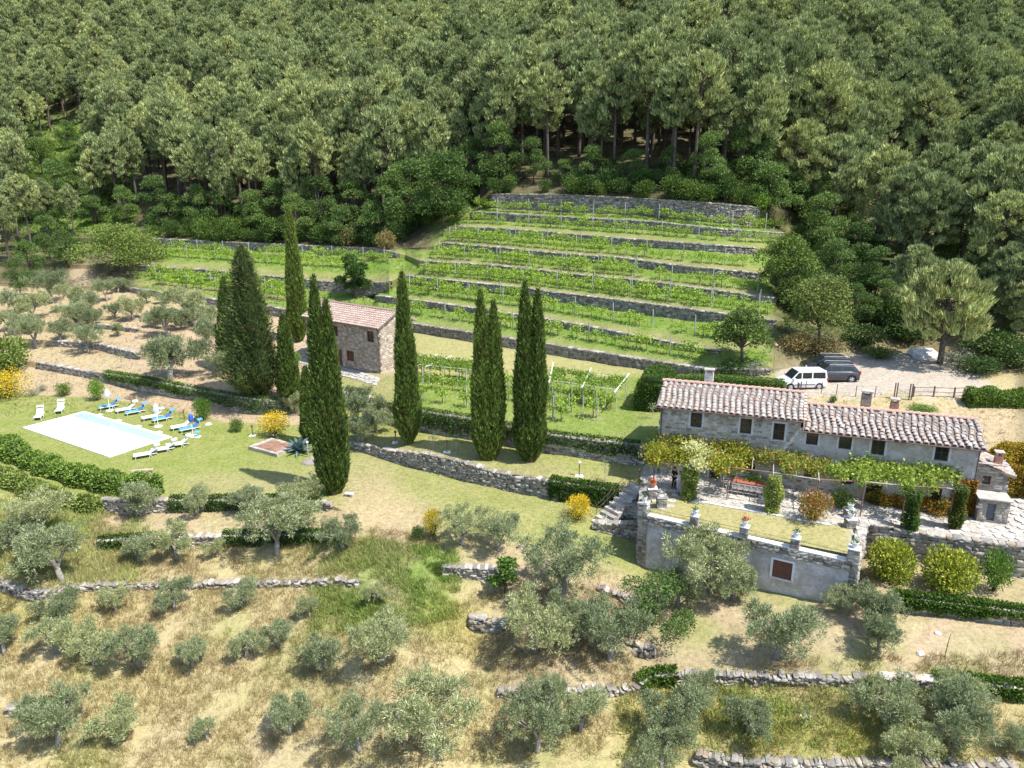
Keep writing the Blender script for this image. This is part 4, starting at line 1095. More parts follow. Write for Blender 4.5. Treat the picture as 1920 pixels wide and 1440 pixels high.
gobj('rail_wire', g, COLM, ter)
# side walls of the terrace
ca, cb = A(wl[0][:2]), A(wl[-1][:2])
bk = wline('W7', 1203, 1206, 3)[0]
lc = A(ter.location) - TD * .02 + TN * .1
sidepts = [(bk[0] + (lc[0] - bk[0]) * t, bk[1] + (lc[1] - bk[1]) * t, (-.3 * (1 - t) + (zf0 - .1) * t), TT + .0) for t in np.linspace(0, 1, 9)]
dry_wall('dry_stone_wall', 'tall narrow stone end wall at the left corner of the plastered terrace', 'stone wall', sidepts, .36, .15, 51, nsingle=150, group='dry stone terrace walls')
rp = wline('W7', 1606, 1612, 3)[-1]
rc = A(ter.location) + TD * (TL + .22) + TN * .02
sp2 = [(rc[0] + (rp[0] + .1 - rc[0]) * t, rc[1] + (rp[1] + .1 - rc[1]) * t, zf1 - .3, TT + .05) for t in np.linspace(0, 1, 8)]
dry_wall('dry_stone_wall', 'stone end wall at the right corner of the plastered terrace, below white pots', 'stone wall', sp2, .34, .15, 52, nsingle=80, group='dry stone terrace walls')
# ------------------------------------------------------------------ forest
PV = [pine_meshes(100 + i, h=15.5 + i % 3 * 1.4, spread=2.8 + .45 * (i % 3), low=.42 + .06 * (i % 3), pads=62 + 5 * (i % 2), dens=20) for i in range(7)]
BV = [broad_meshes(200 + i, h=8 + i, r=3.1 + .3 * i, n=7200, low=.02, lobes=17) for i in range(3)]
WIDE = [pine_meshes(150 + i, h=14.5, spread=4.8, low=.26, pads=105, dens=22) for i in range(2)]
R = rs(301)
W16 = NAMES.index('W16t')
def line_y(px, k=W16): return float(np.interp(px, COLS, LINES[k][1]))
cand = []
y = 96.
while y < 405:
    step = 4.8 if y < 240 else 5.8
    half = y * .80 + 14
    x = -half
    while x < half:
        xx, yy = x + (R.rand() - .5) * step * .85, y + (R.rand() - .5) * step * .85
        z = gz(xx, yy); px, py = project(xx, yy, z)
        ok = yy > line_y(px) + (2.5 if px > 300 else 4)
        if 740 < px < 1460 and yy < line_y(px) + 4: ok = False
        if px < 200 + 25 * math.sin(yy * .2) and yy < 238 and (yy < 150 or ell(px, project(xx, yy, z)[1], 140, 335, 95, 95, .15) > .4 or R.rand() < .25): ok = False
        if 200 <= px < 330 and yy < 148 : ok = False
        if px > 1930 and yy < 100: ok = False
        tx, ty = project(xx, yy, z + 15)
        if ok and ty < 1500 and -400 < px < 2320 and ty > -260: cand.append((yy, xx, z, px))
        x += step
    y += step
hand = [(1700, 590, .6), (1900, 640, .7), (1870, 560, .9), (1780, 600, .5), (1690, 508, 1.0), (1722, 515, .95), (1640, 470, 1.05), (1855, 505, 1.1), (1905, 520, 1.0), (1560, 440, 1.05), (1800, 500, .8), (1500, 405, 1.0), (1940, 560, .9), (1600, 420, 1.0), (1750, 470, 1.05), (1830, 455, 1.0), (1990, 600, 1.0), (1885, 600, .62), (1925, 660, .55),
        (20, 500, .72), (60, 470, .75), (-15, 530, .72), (95, 455, .7), (35, 448, .8), (-30, 470, .85), (140, 440, .6)]
trees = []
for px, py, s in hand: p = at(px, py); trees.append((0 if px > 300 else 1, p.y, p.x, p.z, px, s))
for yy, xx, z, px in cand: trees.append((2, yy, xx, z, px, None))
trees.sort(key=lambda t: (t[0] == 2, math.hypot(t[1], t[2])))
fg = 'pine trees of the wooded hillside'
protos = []
rest = []; hp_ = -1; hq = 0
for i, (src, yy, xx, z, px, s) in enumerate(trees):
    k = R.randint(7); s = s or (.72 + .5 * R.rand()) * (1.0 if px > 300 or yy > 230 else .9); rz = R.rand() * 6.28
    if src == 0 and px > 1480:
        hp_ += 1
        tree_thing('pine_tree', WIDE[hp_ % 2], 'big spreading pine above the parked cars, ' + ['standing ' + q for q in ('nearest the yard', 'second nearest the yard', 'third from the yard', 'fourth from the yard', 'fifth from the yard', 'sixth from the yard', 'seventh from the yard', 'eighth from the yard', 'ninth from the yard', 'tenth from the yard', 'eleventh from the yard', 'twelfth from the yard', 'thirteenth from the yard', 'fourteenth from the yard', 'fifteenth from the yard', 'sixteenth from the yard', 'seventeenth from the yard', 'eighteenth from the yard', 'nineteenth from the yard', 'farthest back')][min(hp_, 19)], 'pine tree', (xx, yy, z), rz, s * .95, 'big pines above the parked cars'); continue
    if i < 300:
        lb = 'tall pine with grey-green tufted crown and bare lower trunk in the wooded hillside'
        if src == 1: hq += 1; lb = 'grey-green pine at the left edge above the olive grove, number %s in from the grove' % ('one two three four five six seven eight nine ten'.split()[hq - 1])
        sc = (s * (.9 + .2 * R.rand()), s * (.9 + .2 * R.rand()), s)
        if len(protos) < 7: o = tree_thing('pine_tree', PV[len(protos)], lb, 'pine tree', (xx, yy, z), rz, sc, fg); protos.append(o)
        else: o = dup(protos[k], (xx, yy, z), rz, sc, lb, fg)
        if src == 1: o['group'] = 'pines left of the olive grove'
    else: rest.append((xx, yy, z - .1, rz, s, k))
sp = thing('pine_tree', 'lone lower pine with broad layered crown on the earth mound right of the dark car', 'pine tree', at(1762, 682), 1.0, None)
for nm, me in zip(('trunk', 'crown'), pine_meshes(177, h=9.8, spread=4.4, low=.24, pads=85, dens=24)): mkobj(nm, me, sp)

def scatter_gn(name, P, srcs, kind='stuff', label=None, cat=None):
    """one object whose points carry copies of the source things' parts"""
    me = bpy.data.meshes.new(name); me.vertices.add(len(P)); me.vertices.foreach_set('co', A([p[:3] for p in P], np.float32).ravel())
    for nm, idx in (('rz', 3), ('sc', 4), ('pick', 5)):
        a = me.attributes.new(nm, 'FLOAT', 'POINT'); a.data.foreach_set('value', A([p[idx] for p in P], np.float32))
    o = mkobj(name, me)
    ng = bpy.data.node_groups.new(name, 'GeometryNodeTree')
    ng.interface.new_socket('Geometry', in_out='INPUT', socket_type='NodeSocketGeometry'); ng.interface.new_socket('Geometry', in_out='OUTPUT', socket_type='NodeSocketGeometry')
    N = ng.nodes; Lk = ng.links; gi = N.new('NodeGroupInput'); go = N.new('NodeGroupOutput'); jn = N.new('GeometryNodeJoinGeometry')
    m2p = N.new('GeometryNodeMeshToPoints'); Lk.new(gi.outputs[0], m2p.inputs[0])
    def named(nm):
        a = N.new('GeometryNodeInputNamedAttribute'); a.data_type = 'FLOAT'; a.inputs['Name'].default_value = nm; return a.outputs[0]
    cx = N.new('ShaderNodeCombineXYZ'); Lk.new(named('rz'), cx.inputs[2]); pick = named('pick'); sc = named('sc')
    for k, objs in enumerate(srcs):
        cmp = N.new('FunctionNodeCompare'); cmp.data_type = 'FLOAT'; cmp.operation = 'EQUAL'; Lk.new(pick, cmp.inputs[0]); cmp.inputs[1].default_value = k; cmp.inputs['Epsilon'].default_value = .1
        for ob in objs:
            oi = N.new('GeometryNodeObjectInfo'); oi.transform_space = 'ORIGINAL'; oi.inputs['Object'].default_value = ob; oi.inputs['As Instance'].default_value = True
            ip = N.new('GeometryNodeInstanceOnPoints'); Lk.new(m2p.outputs[0], ip.inputs['Points']); Lk.new(cmp.outputs[0], ip.inputs['Selection']); Lk.new(oi.outputs['Geometry'], ip.inputs['Instance'])
            Lk.new(cx.outputs[0], ip.inputs['Rotation']); Lk.new(sc, ip.inputs['Scale']); Lk.new(ip.outputs[0], jn.inputs[0])
    Lk.new(jn.outputs[0], go.inputs[0])
    md = o.modifiers.new('scatter', 'NODES'); md.node_group = ng
    return tag(o, label, cat, None, kind)
scatter_gn('pine_forest', rest, [list(p.children) for p in protos], label='dense grey-green pine forest covering the whole upper hillside', cat='forest')
print('pines', len(trees), 'stuff', len(rest))

# broadleaf trees of the forest edge and between
bg_ = 'leafy broadleaf trees along the forest edge'
bp = []
hb = [(835, 425, 2.0, .9, 'big rounded leafy green tree at the left end of the top vineyard walls'), (230, 520, .0, .0, None)]
edge = [(640, 462, .75), (560, 452, .8), (600, 440, .9), (700, 455, .85), (735, 440, 1.), (480, 440, .85), (420, 430, .95), (380, 432, .8), (520, 430, 1.), (330, 425, .8), (670, 430, 1.05), (770, 430, 1.1), (800, 405, 1.1),
        (880, 360, .8), (1440, 420, .85), (1480, 395, .9), (1520, 430, .9), (1540, 480, .9), (1600, 500, .8), (1250, 352, .6), (1330, 366, .7), (1420, 372, .8), (1385, 360, .8), (1000, 344, .7), (1110, 348, .75), (940, 346, .8), (1190, 352, .7), (1060, 346, .6), (1560, 540, .75), (1640, 560, .6), (1500, 560, .7), (1600, 610, .55), (1650, 610, .5), (1850, 560, .7), (1900, 480, .7),
        (300, 420, .8), (180, 420, .8), (240, 418, .7), (110, 400, .8), (150, 370, .7), (200, 380, .75), (80, 330, .8), (160, 320, .7), (60, 290, .8), (130, 280, .8), (20, 300, .8), (200, 330, .7), (95, 490, .7), (60, 520, .6), (130, 500, .75), (40, 560, .5), (10, 380, .9), (60, 420, .8), (110, 440, .8)]
for i, (px, py, s) in enumerate(edge):
    p = at(px, py); k = i % 3; s *= (.9 + .25 * R.rand())
    lb = 'dark leafy broadleaf tree at the edge of the pine wood' if px > 260 else 'green broadleaf tree in the overgrown gully at upper left'
    gr = bg_ if px > 260 else 'green trees of the gully at upper left'
    if i < 3: o = tree_thing('broadleaf_tree', BV[i], lb, 'tree', p, R.rand() * 6, s, gr); bp.append(o)
    else: o = dup(bp[k], p, R.rand() * 6, (s, s, s * (.8 + .4 * R.rand())), lb, gr)
tree_thing('broadleaf_tree', broad_meshes(231, h=11.5, r=5., n=15000, leaf=.34, lobes=24, low=.06, c1=(.06, .115, .025), c2=(.15, .24, .06)), 'big rounded leafy green tree at the left end of the top vineyard walls', 'tree', at(832, 428), 0, 1.)
tree_thing('walnut_tree', broad_meshes(232, h=6.6, r=6.2, n=11000, leaf=.34, lobes=24, low=.05, c1=(.15, .21, .04), c2=(.33, .41, .10)), 'wide spreading yellow-green tree at the left end of the vineyard', 'tree', at(235, 512), .5, 1.)
tree_thing('broadleaf_tree', broad_meshes(233, h=5.2, r=2.6, n=6500, leaf=.26, lobes=14, low=.2, c1=(.08, .13, .03), c2=(.20, .27, .07)), 'small leafy tree with dark trunk on the vineyard corner beside the white van', 'tree', at(1391, 681), 0, 1.)
tree_thing('broadleaf_tree', broad_meshes(234, h=6.8, r=3.8, n=8500, leaf=.26, lobes=18, low=.15, c1=(.09, .13, .03), c2=(.22, .27, .075)), 'airy olive-green tree on the bank above the parked cars', 'tree', at(1535, 648), 0, 1.)
tree_thing('broadleaf_tree', broad_meshes(235, h=7.2, r=3.4, n=8500, leaf=.28, lobes=18, low=.05, c1=(.07, .12, .025), c2=(.17, .25, .05)), 'bushy green tree overhanging the right ends of the middle vineyard walls', 'tree', at(1465, 560), 0, 1.)
tree_thing('laurel_tree', broad_meshes(236, h=6.2, r=2.2, n=6000, leaf=.3, lobes=12, low=.05, c1=(.035, .08, .018), c2=(.09, .17, .035)), 'round dark green tree standing on the wall behind the small stone house', 'tree', at(668, 560), 0, 1.)
# undergrowth shrubs
SM = {
 'green': [shrub_mesh(400 + i, 1500).mesh('foliage', FOL) for i in range(3)],
 'dark': [shrub_mesh(410 + i, 1500, (.03, .07, .018), (.09, .15, .035)).mesh('foliage', FOL) for i in range(2)],
 'broom': [shrub_mesh(420 + i, 2600, (.12, .16, .03), (.3, .32, .05), leaf=.09, tip=(.80, .58, .03), ptip=.85).mesh('foliage', FOL) for i in range(2)],
 'heath': [shrub_mesh(430, 1500, (.15, .14, .06), (.30, .24, .10)).mesh('foliage', FOL)],
 'citrus': [shrub_mesh(440 + i, 3600, (.09, .15, .015), (.32, .39, .05), leaf=.13, tip=(.55, .52, .08), ptip=.22, lobes=12, fill=.75).mesh('foliage', FOL) for i in range(2)],
 'lush': [shrub_mesh(450, 1700, (.08, .16, .02), (.20, .34, .05), leaf=.13).mesh('foliage', FOL)],
 'rust': [shrub_mesh(460, 2200, (.14, .15, .03), (.33, .25, .06), leaf=.12, tip=(.42, .15, .05), ptip=.3).mesh('foliage', FOL)],
 'grey': [shrub_mesh(470, 1300, (.16, .19, .13), (.30, .32, .26), leaf=.1).mesh('foliage', FOL)],
}
def shrub(kind, px, py, r, label, h=None, group=None, name='shrub', cat='shrub', k=0, dz=0.):
    p = at(px, py); p.z -= dz; dep = CP * p.y + SP * (H - p.z); rm = r / F * dep
    o = thing(name, label, cat, p, (px * 7) % 6, group); hh = (h / F * dep / 1.35) if h else rm
    o.scale = (rm, rm, hh)
    m = SM[kind][k % len(SM[kind])]; mkobj('foliage', m, o); return o
for i in range(290):
    if i < 130: px = 300 + R.rand() * 1200; p_ = line_y(px); pos = Vector((xof(px, (q_ := p_ + .3 + R.rand() ** 1.7 * 10), 18), q_, 0)); pos.z = gz(pos.x, pos.y)
    elif i >= 250: px = 285 + R.rand() * 450; p_ = line_y(px, NAMES.index('W12t')); pos = Vector((xof(px, (q_ := p_ + .3 + R.rand() * 3.2), 12), q_, 0)); pos.z = gz(pos.x, pos.y)
    elif i < 205: px = 1480 + R.rand() * 450; pos = at(px, 400 + R.rand() * 240 * (1 if px > 1640 else .85))
    else: px = 40 + R.rand() * 180; pos = at(px, 260 + R.rand() * 160)
    s = 1.1 + 1.1 * R.rand(); o = thing('undergrowth_shrub', 'dense green shrub in the undergrowth of the forest edge', 'shrub', pos, R.rand() * 6, 'undergrowth shrubs at the forest edge'); o.scale = (s, s, s * (.9 + .5 * R.rand()))
    if 205 <= i < 250: o['label'] = 'bright green shrub in the overgrown gully at upper left'; o['group'] = 'shrubs of the gully at upper left'
    if i >= 250: o['label'] = 'dark shrub on the bank behind the upper left vineyard'; o['group'] = 'shrubs behind the upper left vineyard'
    if 130 <= i < 205: o['label'] = 'dark green shrub under the big pines above the parked cars'; o['group'] = 'shrubs under the big pines above the cars'
    mkobj('foliage', (SM['dark'] + SM['green'])[i % 5] if i < 205 or i >= 250 else (SM['green'] + SM['lush'])[i % 4], o)

# ------------------------------------------------------------------ cypresses
def cyp(px, py, top, rpx, label, seed, **kw):
    p = at(px, py); dep = CP * p.y + SP * (H - p.z)
    h = 10.
    for _ in range(12):
        _, ty = project(p.x, p.y, p.z + h); h += (ty - top) * dep / F * .95
    r = rpx / F * dep
    dens = kw.pop('n', 15000)
    return tree_thing('cypress_tree', cypress_mesh(seed, h, r, n=dens, **kw), label, 'cypress', p, 0, 1., None)
cyp(626, 926, 518, 37, 'very tall double-tipped cypress on the pool lawn, casting a long shadow to the left', 501, twin=.75, n=26000, second=.9)
cyp(766, 832, 512, 25, 'single slim cypress standing alone between the small stone house and the vine pergola', 502, n=19000)
cyp(916, 862, 545, 36, 'dense twin-topped cypress, left one of the pair above the rubble wall', 503, twin=1.0, n=24000, second=.94)
cyp(994, 864, 530, 36, 'tall twin-topped cypress, right one of the pair above the rubble wall', 504, twin=1.0, n=24000, second=.96)
cyp(561, 640, 386, 20, 'slim cypress behind and left of the small stone house', 505, n=16000)
cyp(543, 752, 590, 22, 'shorter leaning cypress left of the twin-tipped cypress', 506, n=12000)
cyp(583, 830, 688, 19, 'smallest cypress tucked against the left side of the double-tipped one', 507, n=10000)
cyp(480, 742, 460, 44, 'broad ragged dark conifer left of the small stone house', 508, loose=.36, n=22000, c1=(.045, .075, .024), c2=(.15, .19, .065))
cyp(437, 690, 520, 26, 'narrow dark conifer behind the ragged broad one, beside the olive grove', 509, loose=.15, n=10000)

# ------------------------------------------------------------------ olive trees
OV = [olive_meshes(600 + i, h=2.9 + .15 * i, r=1.65 + .1 * (i % 3)) for i in range(6)]
OL = {
 'in the terraced grove above the pool': [(201,549,44),(222,535,38),(99,546,62),(140,561,52),(172,567,50),(274,558,30),(306,561,26),(29,570,52),(61,584,60),(251,581,52),(216,587,30),(143,599,52),(172,602,46),(356,578,72),(315,610,62),(385,592,58),(222,619,28),(70,631,62),(114,628,52),(166,642,54),(388,628,62),(318,672,112),(414,688,46),(17,602,52),(340,600,48),(290,600,44),(48,610,44)],
 'beside the cypresses at the wall corner': [(550,757,50),(687,770,78),(672,806,70),(706,790,56)],
 'along the bare path below the pool lawn': [(268,934,82),(370,943,62),(463,943,62),(570,930,80)],
 'in the dry grass below the ivy wall': [(520,1000,112),(560,972,85),(260,1031,72),(333,1023,76),(643,1010,66),(117,1047,122),(82,972,84),(28,1003,88),(60,1035,70),(400,1030,40)],
 'in the row below the tumbled wall': [(123,1137,78),(217,1130,52),(327,1118,68),(453,1118,64),(582,1142,46),(702,1112,48)],
 'on the dry slope at lower left': [(8,1200,74),(110,1195,78),(177,1215,90),(262,1218,96),(361,1228,64),(462,1208,68),(520,1192,58),(605,1225,82),(719,1204,116)],
 'along the bottom edge at left': [(110,1358,112),(232,1350,92),(390,1370,52),(545,1342,90),(673,1370,100),(812,1362,146)],
 'beside the middle yellow broom': [(868,995,76),(935,1000,88)],
 'left of the plastered terrace': [(1056,1075,132),(1003,1178,126),(1082,1168,100),(1143,1196,118)],
 'in front of the plastered terrace': [(1320,1075,130),(1375,1085,100),(1270,1105,90),(1455,1185,136),(1636,1138,98),(1582,1125,66),(1648,1185,96)],
 'near the bottom edge, centre right': [(1008,1362,126),(1088,1338,92),(1035,1296,66),(1256,1335,116),(1240,1402,106),(1402,1340,96),(1312,1296,66)],
 'near the bottom right corner': [(1676,1322,118),(1789,1351,136),(1785,1300,92),(1695,1422,106),(1915,1392,66),(1640,1300,60)],
}
ops = []; cnt = 0
ORD = ['leftmost', 'second from the left', 'third from the left', 'fourth from the left', 'fifth from the left', 'sixth from the left', 'seventh from the left', 'eighth from the left', 'ninth from the left', 'tenth from the left', 'eleventh from the left', 'twelfth from the left', 'thirteenth from the left', 'fourteenth from the left']
for reg, lst in OL.items():
    lst = sorted(lst)
    for j, (px, py, w) in enumerate(lst):
        base = at(px, py + .36 * w); dep = CP * base.y + SP * (H - base.z); s = w / F * dep / 3.8
        size = 'small' if w * dep / F < 2.3 else ('large' if w * dep / F > 4. else 'medium-sized')
        half = len(lst) / 2
        o_ = ORD[j] + ' there' if j < half or len(lst) - 1 - j >= len(ORD) else (ORD[len(lst) - 1 - j].replace('left', 'right') + ' there')
        lb = '%s olive tree %s, %s' % (size, reg, o_.replace(' there', ''))
        k = cnt % 6 if cnt < 6 else R.randint(6); rz = R.rand() * 6.28
        sc = (s * (.93 + .14 * R.rand()), s * (.93 + .14 * R.rand()), s * .98)
        if cnt < 6: o = tree_thing('olive_tree', OV[cnt], lb, 'olive tree', base, rz, sc, 'olive trees on the terraces'); ops.append(o)
        else: o = dup(ops[k], base, rz, sc, lb)
        cnt += 1
for px, py, hp, lb in ((1508, 1362, 34, 'thin young sapling in the yellow-green grass below the terrace'), (812, 842, 26, 'thin sapling left of the lamp on the cypress lawn'), (855, 845, 24, 'thin sapling right of the lamp on the cypress lawn'), (1134, 902, 34, 'thin staked sapling right of the white globe lamp'), (1223, 785, 28, 'thin sapling at the left corner of the farmhouse'), (230, 690, 26, 'tiny bare sapling on the lowest olive terrace')):
    p = at(px, py); dep = CP * p.y + SP * (H - p.z); h = hp / F * dep
    t = thing('sapling', lb, 'sapling', p); g = Geo(); g.tube([(0, 0, -.1), (.03, 0, h * .5), (0, .03, h)], [.035, .03, .015], 5, (.5, .42, .36)); gobj('stem', g, COLM, t)
    g = Geo(); n = 90; P = A([0, 0, h * .85]) + R.randn(n, 3) * A([.22, .22, .22]); g.blades(P, unit(R, n), .16, .06, cvar(R, n, OL1, OL2), R, diamond=True); gobj('crown', g, FOL, t)
# fig tree on the short terrace and the big shrub left of the terrace building
tree_thing('fig_tree', broad_meshes(241, h=2.3, r=.9, n=900, leaf=.26, lobes=6, low=.15, c1=(.06, .13, .025), c2=(.16, .28, .05), trunk_r=.06), 'small fig tree with big leaves at the end of the short pale wall', 'fig tree', at(946, 1112), 0, 1.)
tree_thing('leafy_shrub', broad_meshes(242, h=3.4, r=2.3, n=5200, leaf=.16, lobes=13, low=.0, c1=(.05, .10, .025), c2=(.13, .21, .06), trunk_r=.1), 'dark green upright-branched shrub at the left foot of the plastered terrace', 'shrub', at(1222, 1172), 0, 1.)

# ------------------------------------------------------------------ vineyard
VM = [vine_mesh(700 + i) for i in range(8)]
rows = []
def row_pts(k0, k1, a, b, t, sp):
    i0, i1 = NAMES.index(k0), NAMES.index(k1); out = []; last = None
    for px in np.arange(a, b, 1.5):
        y0, y1 = np.interp(px, COLS, LINES[i0][1]), np.interp(px, COLS, LINES[i1][1]); yy = y0 + (y1 - y0) * t
        z0, z1 = np.interp(px, COLS, LINES[i0][2]), np.interp(px, COLS, LINES[i1][2]); x = xof(px, yy, z0 + (z1 - z0) * t)
        if last is None or math.hypot(x - last[0], yy - last[1]) >= sp: out.append((x, yy)); last = (x, yy)
    return out
RW = [('W9t', 'W10f', 775, 1330, .55, 'lowest vineyard terrace'), ('W10t', 'W11f', 765, 1395, .45, 'second vineyard terrace from below'), ('W10t', 'W11f', 765, 1000, .8, 'second vineyard terrace from below'),
      ('W11t', 'W12f', 795, 1440, .35, 'third vineyard terrace from below'), ('W11t', 'W12f', 800, 1440, .62, 'third vineyard terrace from below'),
      ('W12t', 'W13f', 812, 1425, .3, 'fourth vineyard terrace from below'), ('W12t', 'W13f', 820, 1200, .6, 'fourth vineyard terrace from below'),
      ('W13t', 'W14f', 840, 1400, .3, 'fifth vineyard terrace from below'), ('W13t', 'W14f', 850, 1150, .6, 'fifth vineyard terrace from below'),
      ('W14t', 'W15f', 875, 1460, .55, 'sixth vineyard terrace from below'), ('W15t', 'W16f', 895, 1465, .5, 'highest vineyard terrace'),
      ('W9t', 'W11f', 290, 540, .6, 'lower left vineyard plot'), ('W9t', 'W11f', 285, 540, .8, 'lower left vineyard plot'), ('W9t', 'W11f', 300, 540, .38, 'lower left vineyard plot'), ('W11t', 'W12f', 300, 700, .5, 'upper left vineyard plot'), ('W11t', 'W12f', 320, 740, .8, 'upper left vineyard plot')]
for k0, k1, a, b, t, lb in RW: rows.append((lb, row_pts(k0, k1, a, b, t, 1.25)))
def pix_row(pts, sp):
    P = [at(*q) for q in pts]; out = []; S = path_frame([tuple(p) for p in P])
    for s in np.arange(0, S[-1], sp): out.append((float(np.interp(s, S, [p.x for p in P])), float(np.interp(s, S, [p.y for p in P]))))
    return out
for q in ([(790, 700), (880, 712), (1000, 735), (1160, 770)], [(788, 727), (880, 735), (1040, 765), (1130, 787)], [(790, 752), (880, 765)], [(1030, 785), (1108, 800)]): rows.append(('pergola vineyard above the cypresses', pix_row(q, 1.15)))
vines = []
for ri, (lb, P) in enumerate(rows):
    for i, (x, y) in enumerate(P):
        if R.rand() < .08: continue
        a, b = P[max(0, i - 1)], P[min(len(P) - 1, i + 1)]; ang = math.atan2(b[1] - a[1], b[0] - a[0])
        vines.append((y, x, ang, lb))
vines.sort()
vp = []; vrest = []
for i, (y, x, ang, lb) in enumerate(vines):
    z = gz(x, y); s = .75 + .55 * R.rand() ** 1.5; k = i if i < 8 else R.randint(8)
    pergo = 'pergola' in lb
    if pergo: s *= 1.05
    if i < 300:
        L_ = 'leafy green grapevine with thin dark stem in the ' + lb; G_ = 'grapevines of the ' + lb
        if i < 8: o = tree_thing('grapevine', VM[i], L_, 'grapevine', (x, y, z), ang, s, G_); vp.append(o)
        else: o = dup(vp[k], (x, y, z), ang, (s * 1.05, s, s), L_, G_)
    else: vrest.append((x, y, z, ang, s * 1.05, k))
scatter_gn('grapevines', vrest, [list(p.children) for p in vp], label='rows of young grapevines on the upper and farther vineyard terraces', cat='grapevines')
print('vines', len(vines))
# posts
g = Geo().box(-.045, .045, -.045, .045, -.15, 2.15, (1, 1, 1)); PM = g.mesh('vineyard_post', POSTM); npost = 0
for lb, P in rows:
    if npost > 290: break
    for i in range(0, len(P), 4):
        x, y = P[i]; o = mkobj('vineyard_post', PM); o.location = (x + .3, y - .1, gz(x, y)); o.rotation_euler = ((R.rand() - .5) * .08, (R.rand() - .5) * .08, R.rand())
        tag(o, 'slim pale vineyard post in the ' + lb, 'post', 'vineyard posts of the ' + lb); npost += 1
# lush grass and herbs of the vineyard floor, one mat
def tufts(name, pts, cols, n_each, L, W, label, seed, up=1.):
    Rr = rs(seed); P = np.repeat(A(pts), n_each, 0); C = np.repeat(A(cols), n_each, 0); n = len(P)
    P = P + Rr.randn(n, 3) * A([.12, .12, .0]); D = np.stack([Rr.randn(n) * .45, Rr.randn(n) * .45, np.full(n, up)], 1)
    g = Geo(); g.blades(P, D, L * (.5 + Rr.rand(n)), W, C * (.75 + .5 * Rr.rand(n, 1)), Rr)
    return tag(gobj(name, g, FOL), label, 'grass', None, 'stuff')
def sample_ground(n, test, seed, mul=1.0):
    """random points on the terrain sheet, uniform in area, that pass the test on (px, py, x, y)"""
    Rr = rs(seed); V = GV.reshape(-1, len(COLS), 3); nr = V.shape[0]; K = GC.reshape(-1, len(COLS), 3)
    A_ = V[:-1, :-1]; B_ = V[:-1, 1:]; D_ = V[1:, :-1]
    ar = np.abs((B_[..., 0] - A_[..., 0]) * (D_[..., 1] - A_[..., 1]) - (B_[..., 1] - A_[..., 1]) * (D_[..., 0] - A_[..., 0]))
    px = np.broadcast_to(A(COLS[:-1])[None, :], ar.shape); x, y, z = A_[..., 0], A_[..., 1], A_[..., 2]
    dep = CP * y + SP * (H - z); py = 720 - F * (SP * y - CP * (H - z)) / dep
    w = ar * test(px, py, x, y); w = (w / w.sum()).ravel(); q = Rr.choice(len(w), n, p=w); i, j = np.unravel_index(q, ar.shape); u = Rr.rand(n, 1); v = Rr.rand(n, 1)
    P = A_[i, j] + (B_[i, j] - A_[i, j]) * u + (V[i + 1, j] - A_[i, j]) * v
    return P, K[i, j] * mul
def reg(*boxes):
    def f(px, py, x, y):
        w = np.zeros(px.shape)
        for a, b, c, d, k in boxes: w = np.maximum(w, ((px >= a) & (px <= b) & (py >= c) & (py <= d)) * k)
        return w
    return f
P, K = sample_ground(34000, reg((-60, 1980, 1110, 1560, 1.), (-60, 820, 1010, 1110, 1.), (820, 1200, 1085, 1120, .4)), 901)
kp = (patch(P[:, 0] * 1.7 + 9, P[:, 1] * 1.6) > -.45) & ~((P[:, 0] > 7) & (P[:, 1] > 35)); P, K = P[kp], K[kp]; K = K * A((1.05, .98, .84))
tufts('tall_dry_grass', P, K * .95, 5, .42, .022, 'tall dry straw-coloured grass covering the lower olive slope', 902, 1.)
P, K = sample_ground(11000, reg((-60, 250, 930, 1110, 1.), (580, 850, 1045, 1190, 1.2), (1150, 1800, 1300, 1440, .6)), 903)
kp = patch(P[:, 0] * 1.3 + 3, P[:, 1] * 1.4) > -.5; P, K = P[kp], K[kp]
tufts('green_weeds', P, LUSH * .75 + K * .75, 5, .40, .05, 'fresh green weeds among the dry grass', 904, .7)
P, K = sample_ground(15000, reg((0, 1600, 400, 700, 1.)) , 905)
vt = [(p, k) for p, k in zip(P, K) if k[1] > k[0] * 1.12]
P = A([q[0] for q in vt]); K = A([q[1] for q in vt])
tufts('vineyard_grass', P, K * 1.1 + A((.02, .04, 0)), 5, .30, .07, 'bright green grass and herbs between the rows of vines', 906, .8)
P, K = sample_ground(14000, reg((0, 1206, 700, 1040, 1.), (1210, 1600, 960, 1040, .5), (1600, 1920, 1040, 1110, .7)), 907)
tufts('lawn_grass', P, K, 4, .09, .03, 'short mown grass of the lawns', 908, 1.)
P, K = sample_ground(5000, reg((240, 620, 520, 720, 1.), (0, 240, 540, 720, 1.), (1450, 1920, 740, 900, 1.2), (0, 500, 690, 790, 1.)), 909)
tufts('dry_weeds', P, K * .8, 5, .24, .035, 'sparse dry weeds on the grove terraces and banks', 910, .7)
P, K = sample_ground(12000, lambda px, py, x, y: ((y > 100) & (px < 250) & (py < 480) & (py > 225)) * 1., 912)
tufts('gully_scrub', P, np.tile(LUSH * .9, (len(P), 1)), 5, .8, .16, 'low green scrub covering the open gully at upper left', 913, .6)

# ------------------------------------------------------------------ pool
pc = [on_z(px, py, .0) for px, py in ((52, 800), (172, 770), (322, 820), (205, 858))]
pool = thing('swimming_pool', 'rectangular swimming pool with blinding white basin and a turquoise strip along its far side', 'swimming pool', (pc[3].x, pc[3].y, 0), math.atan2(pc[2].y - pc[3].y, pc[2].x - pc[3].x))
PL_ = (pc[3] - pc[0]).length; PW_ = (pc[2] - pc[3]).length
def quad_prism(g, x0, x1, y0, y1, z0, z1, c): g.box(x0, x1, y0, y1, z0, z1, c)
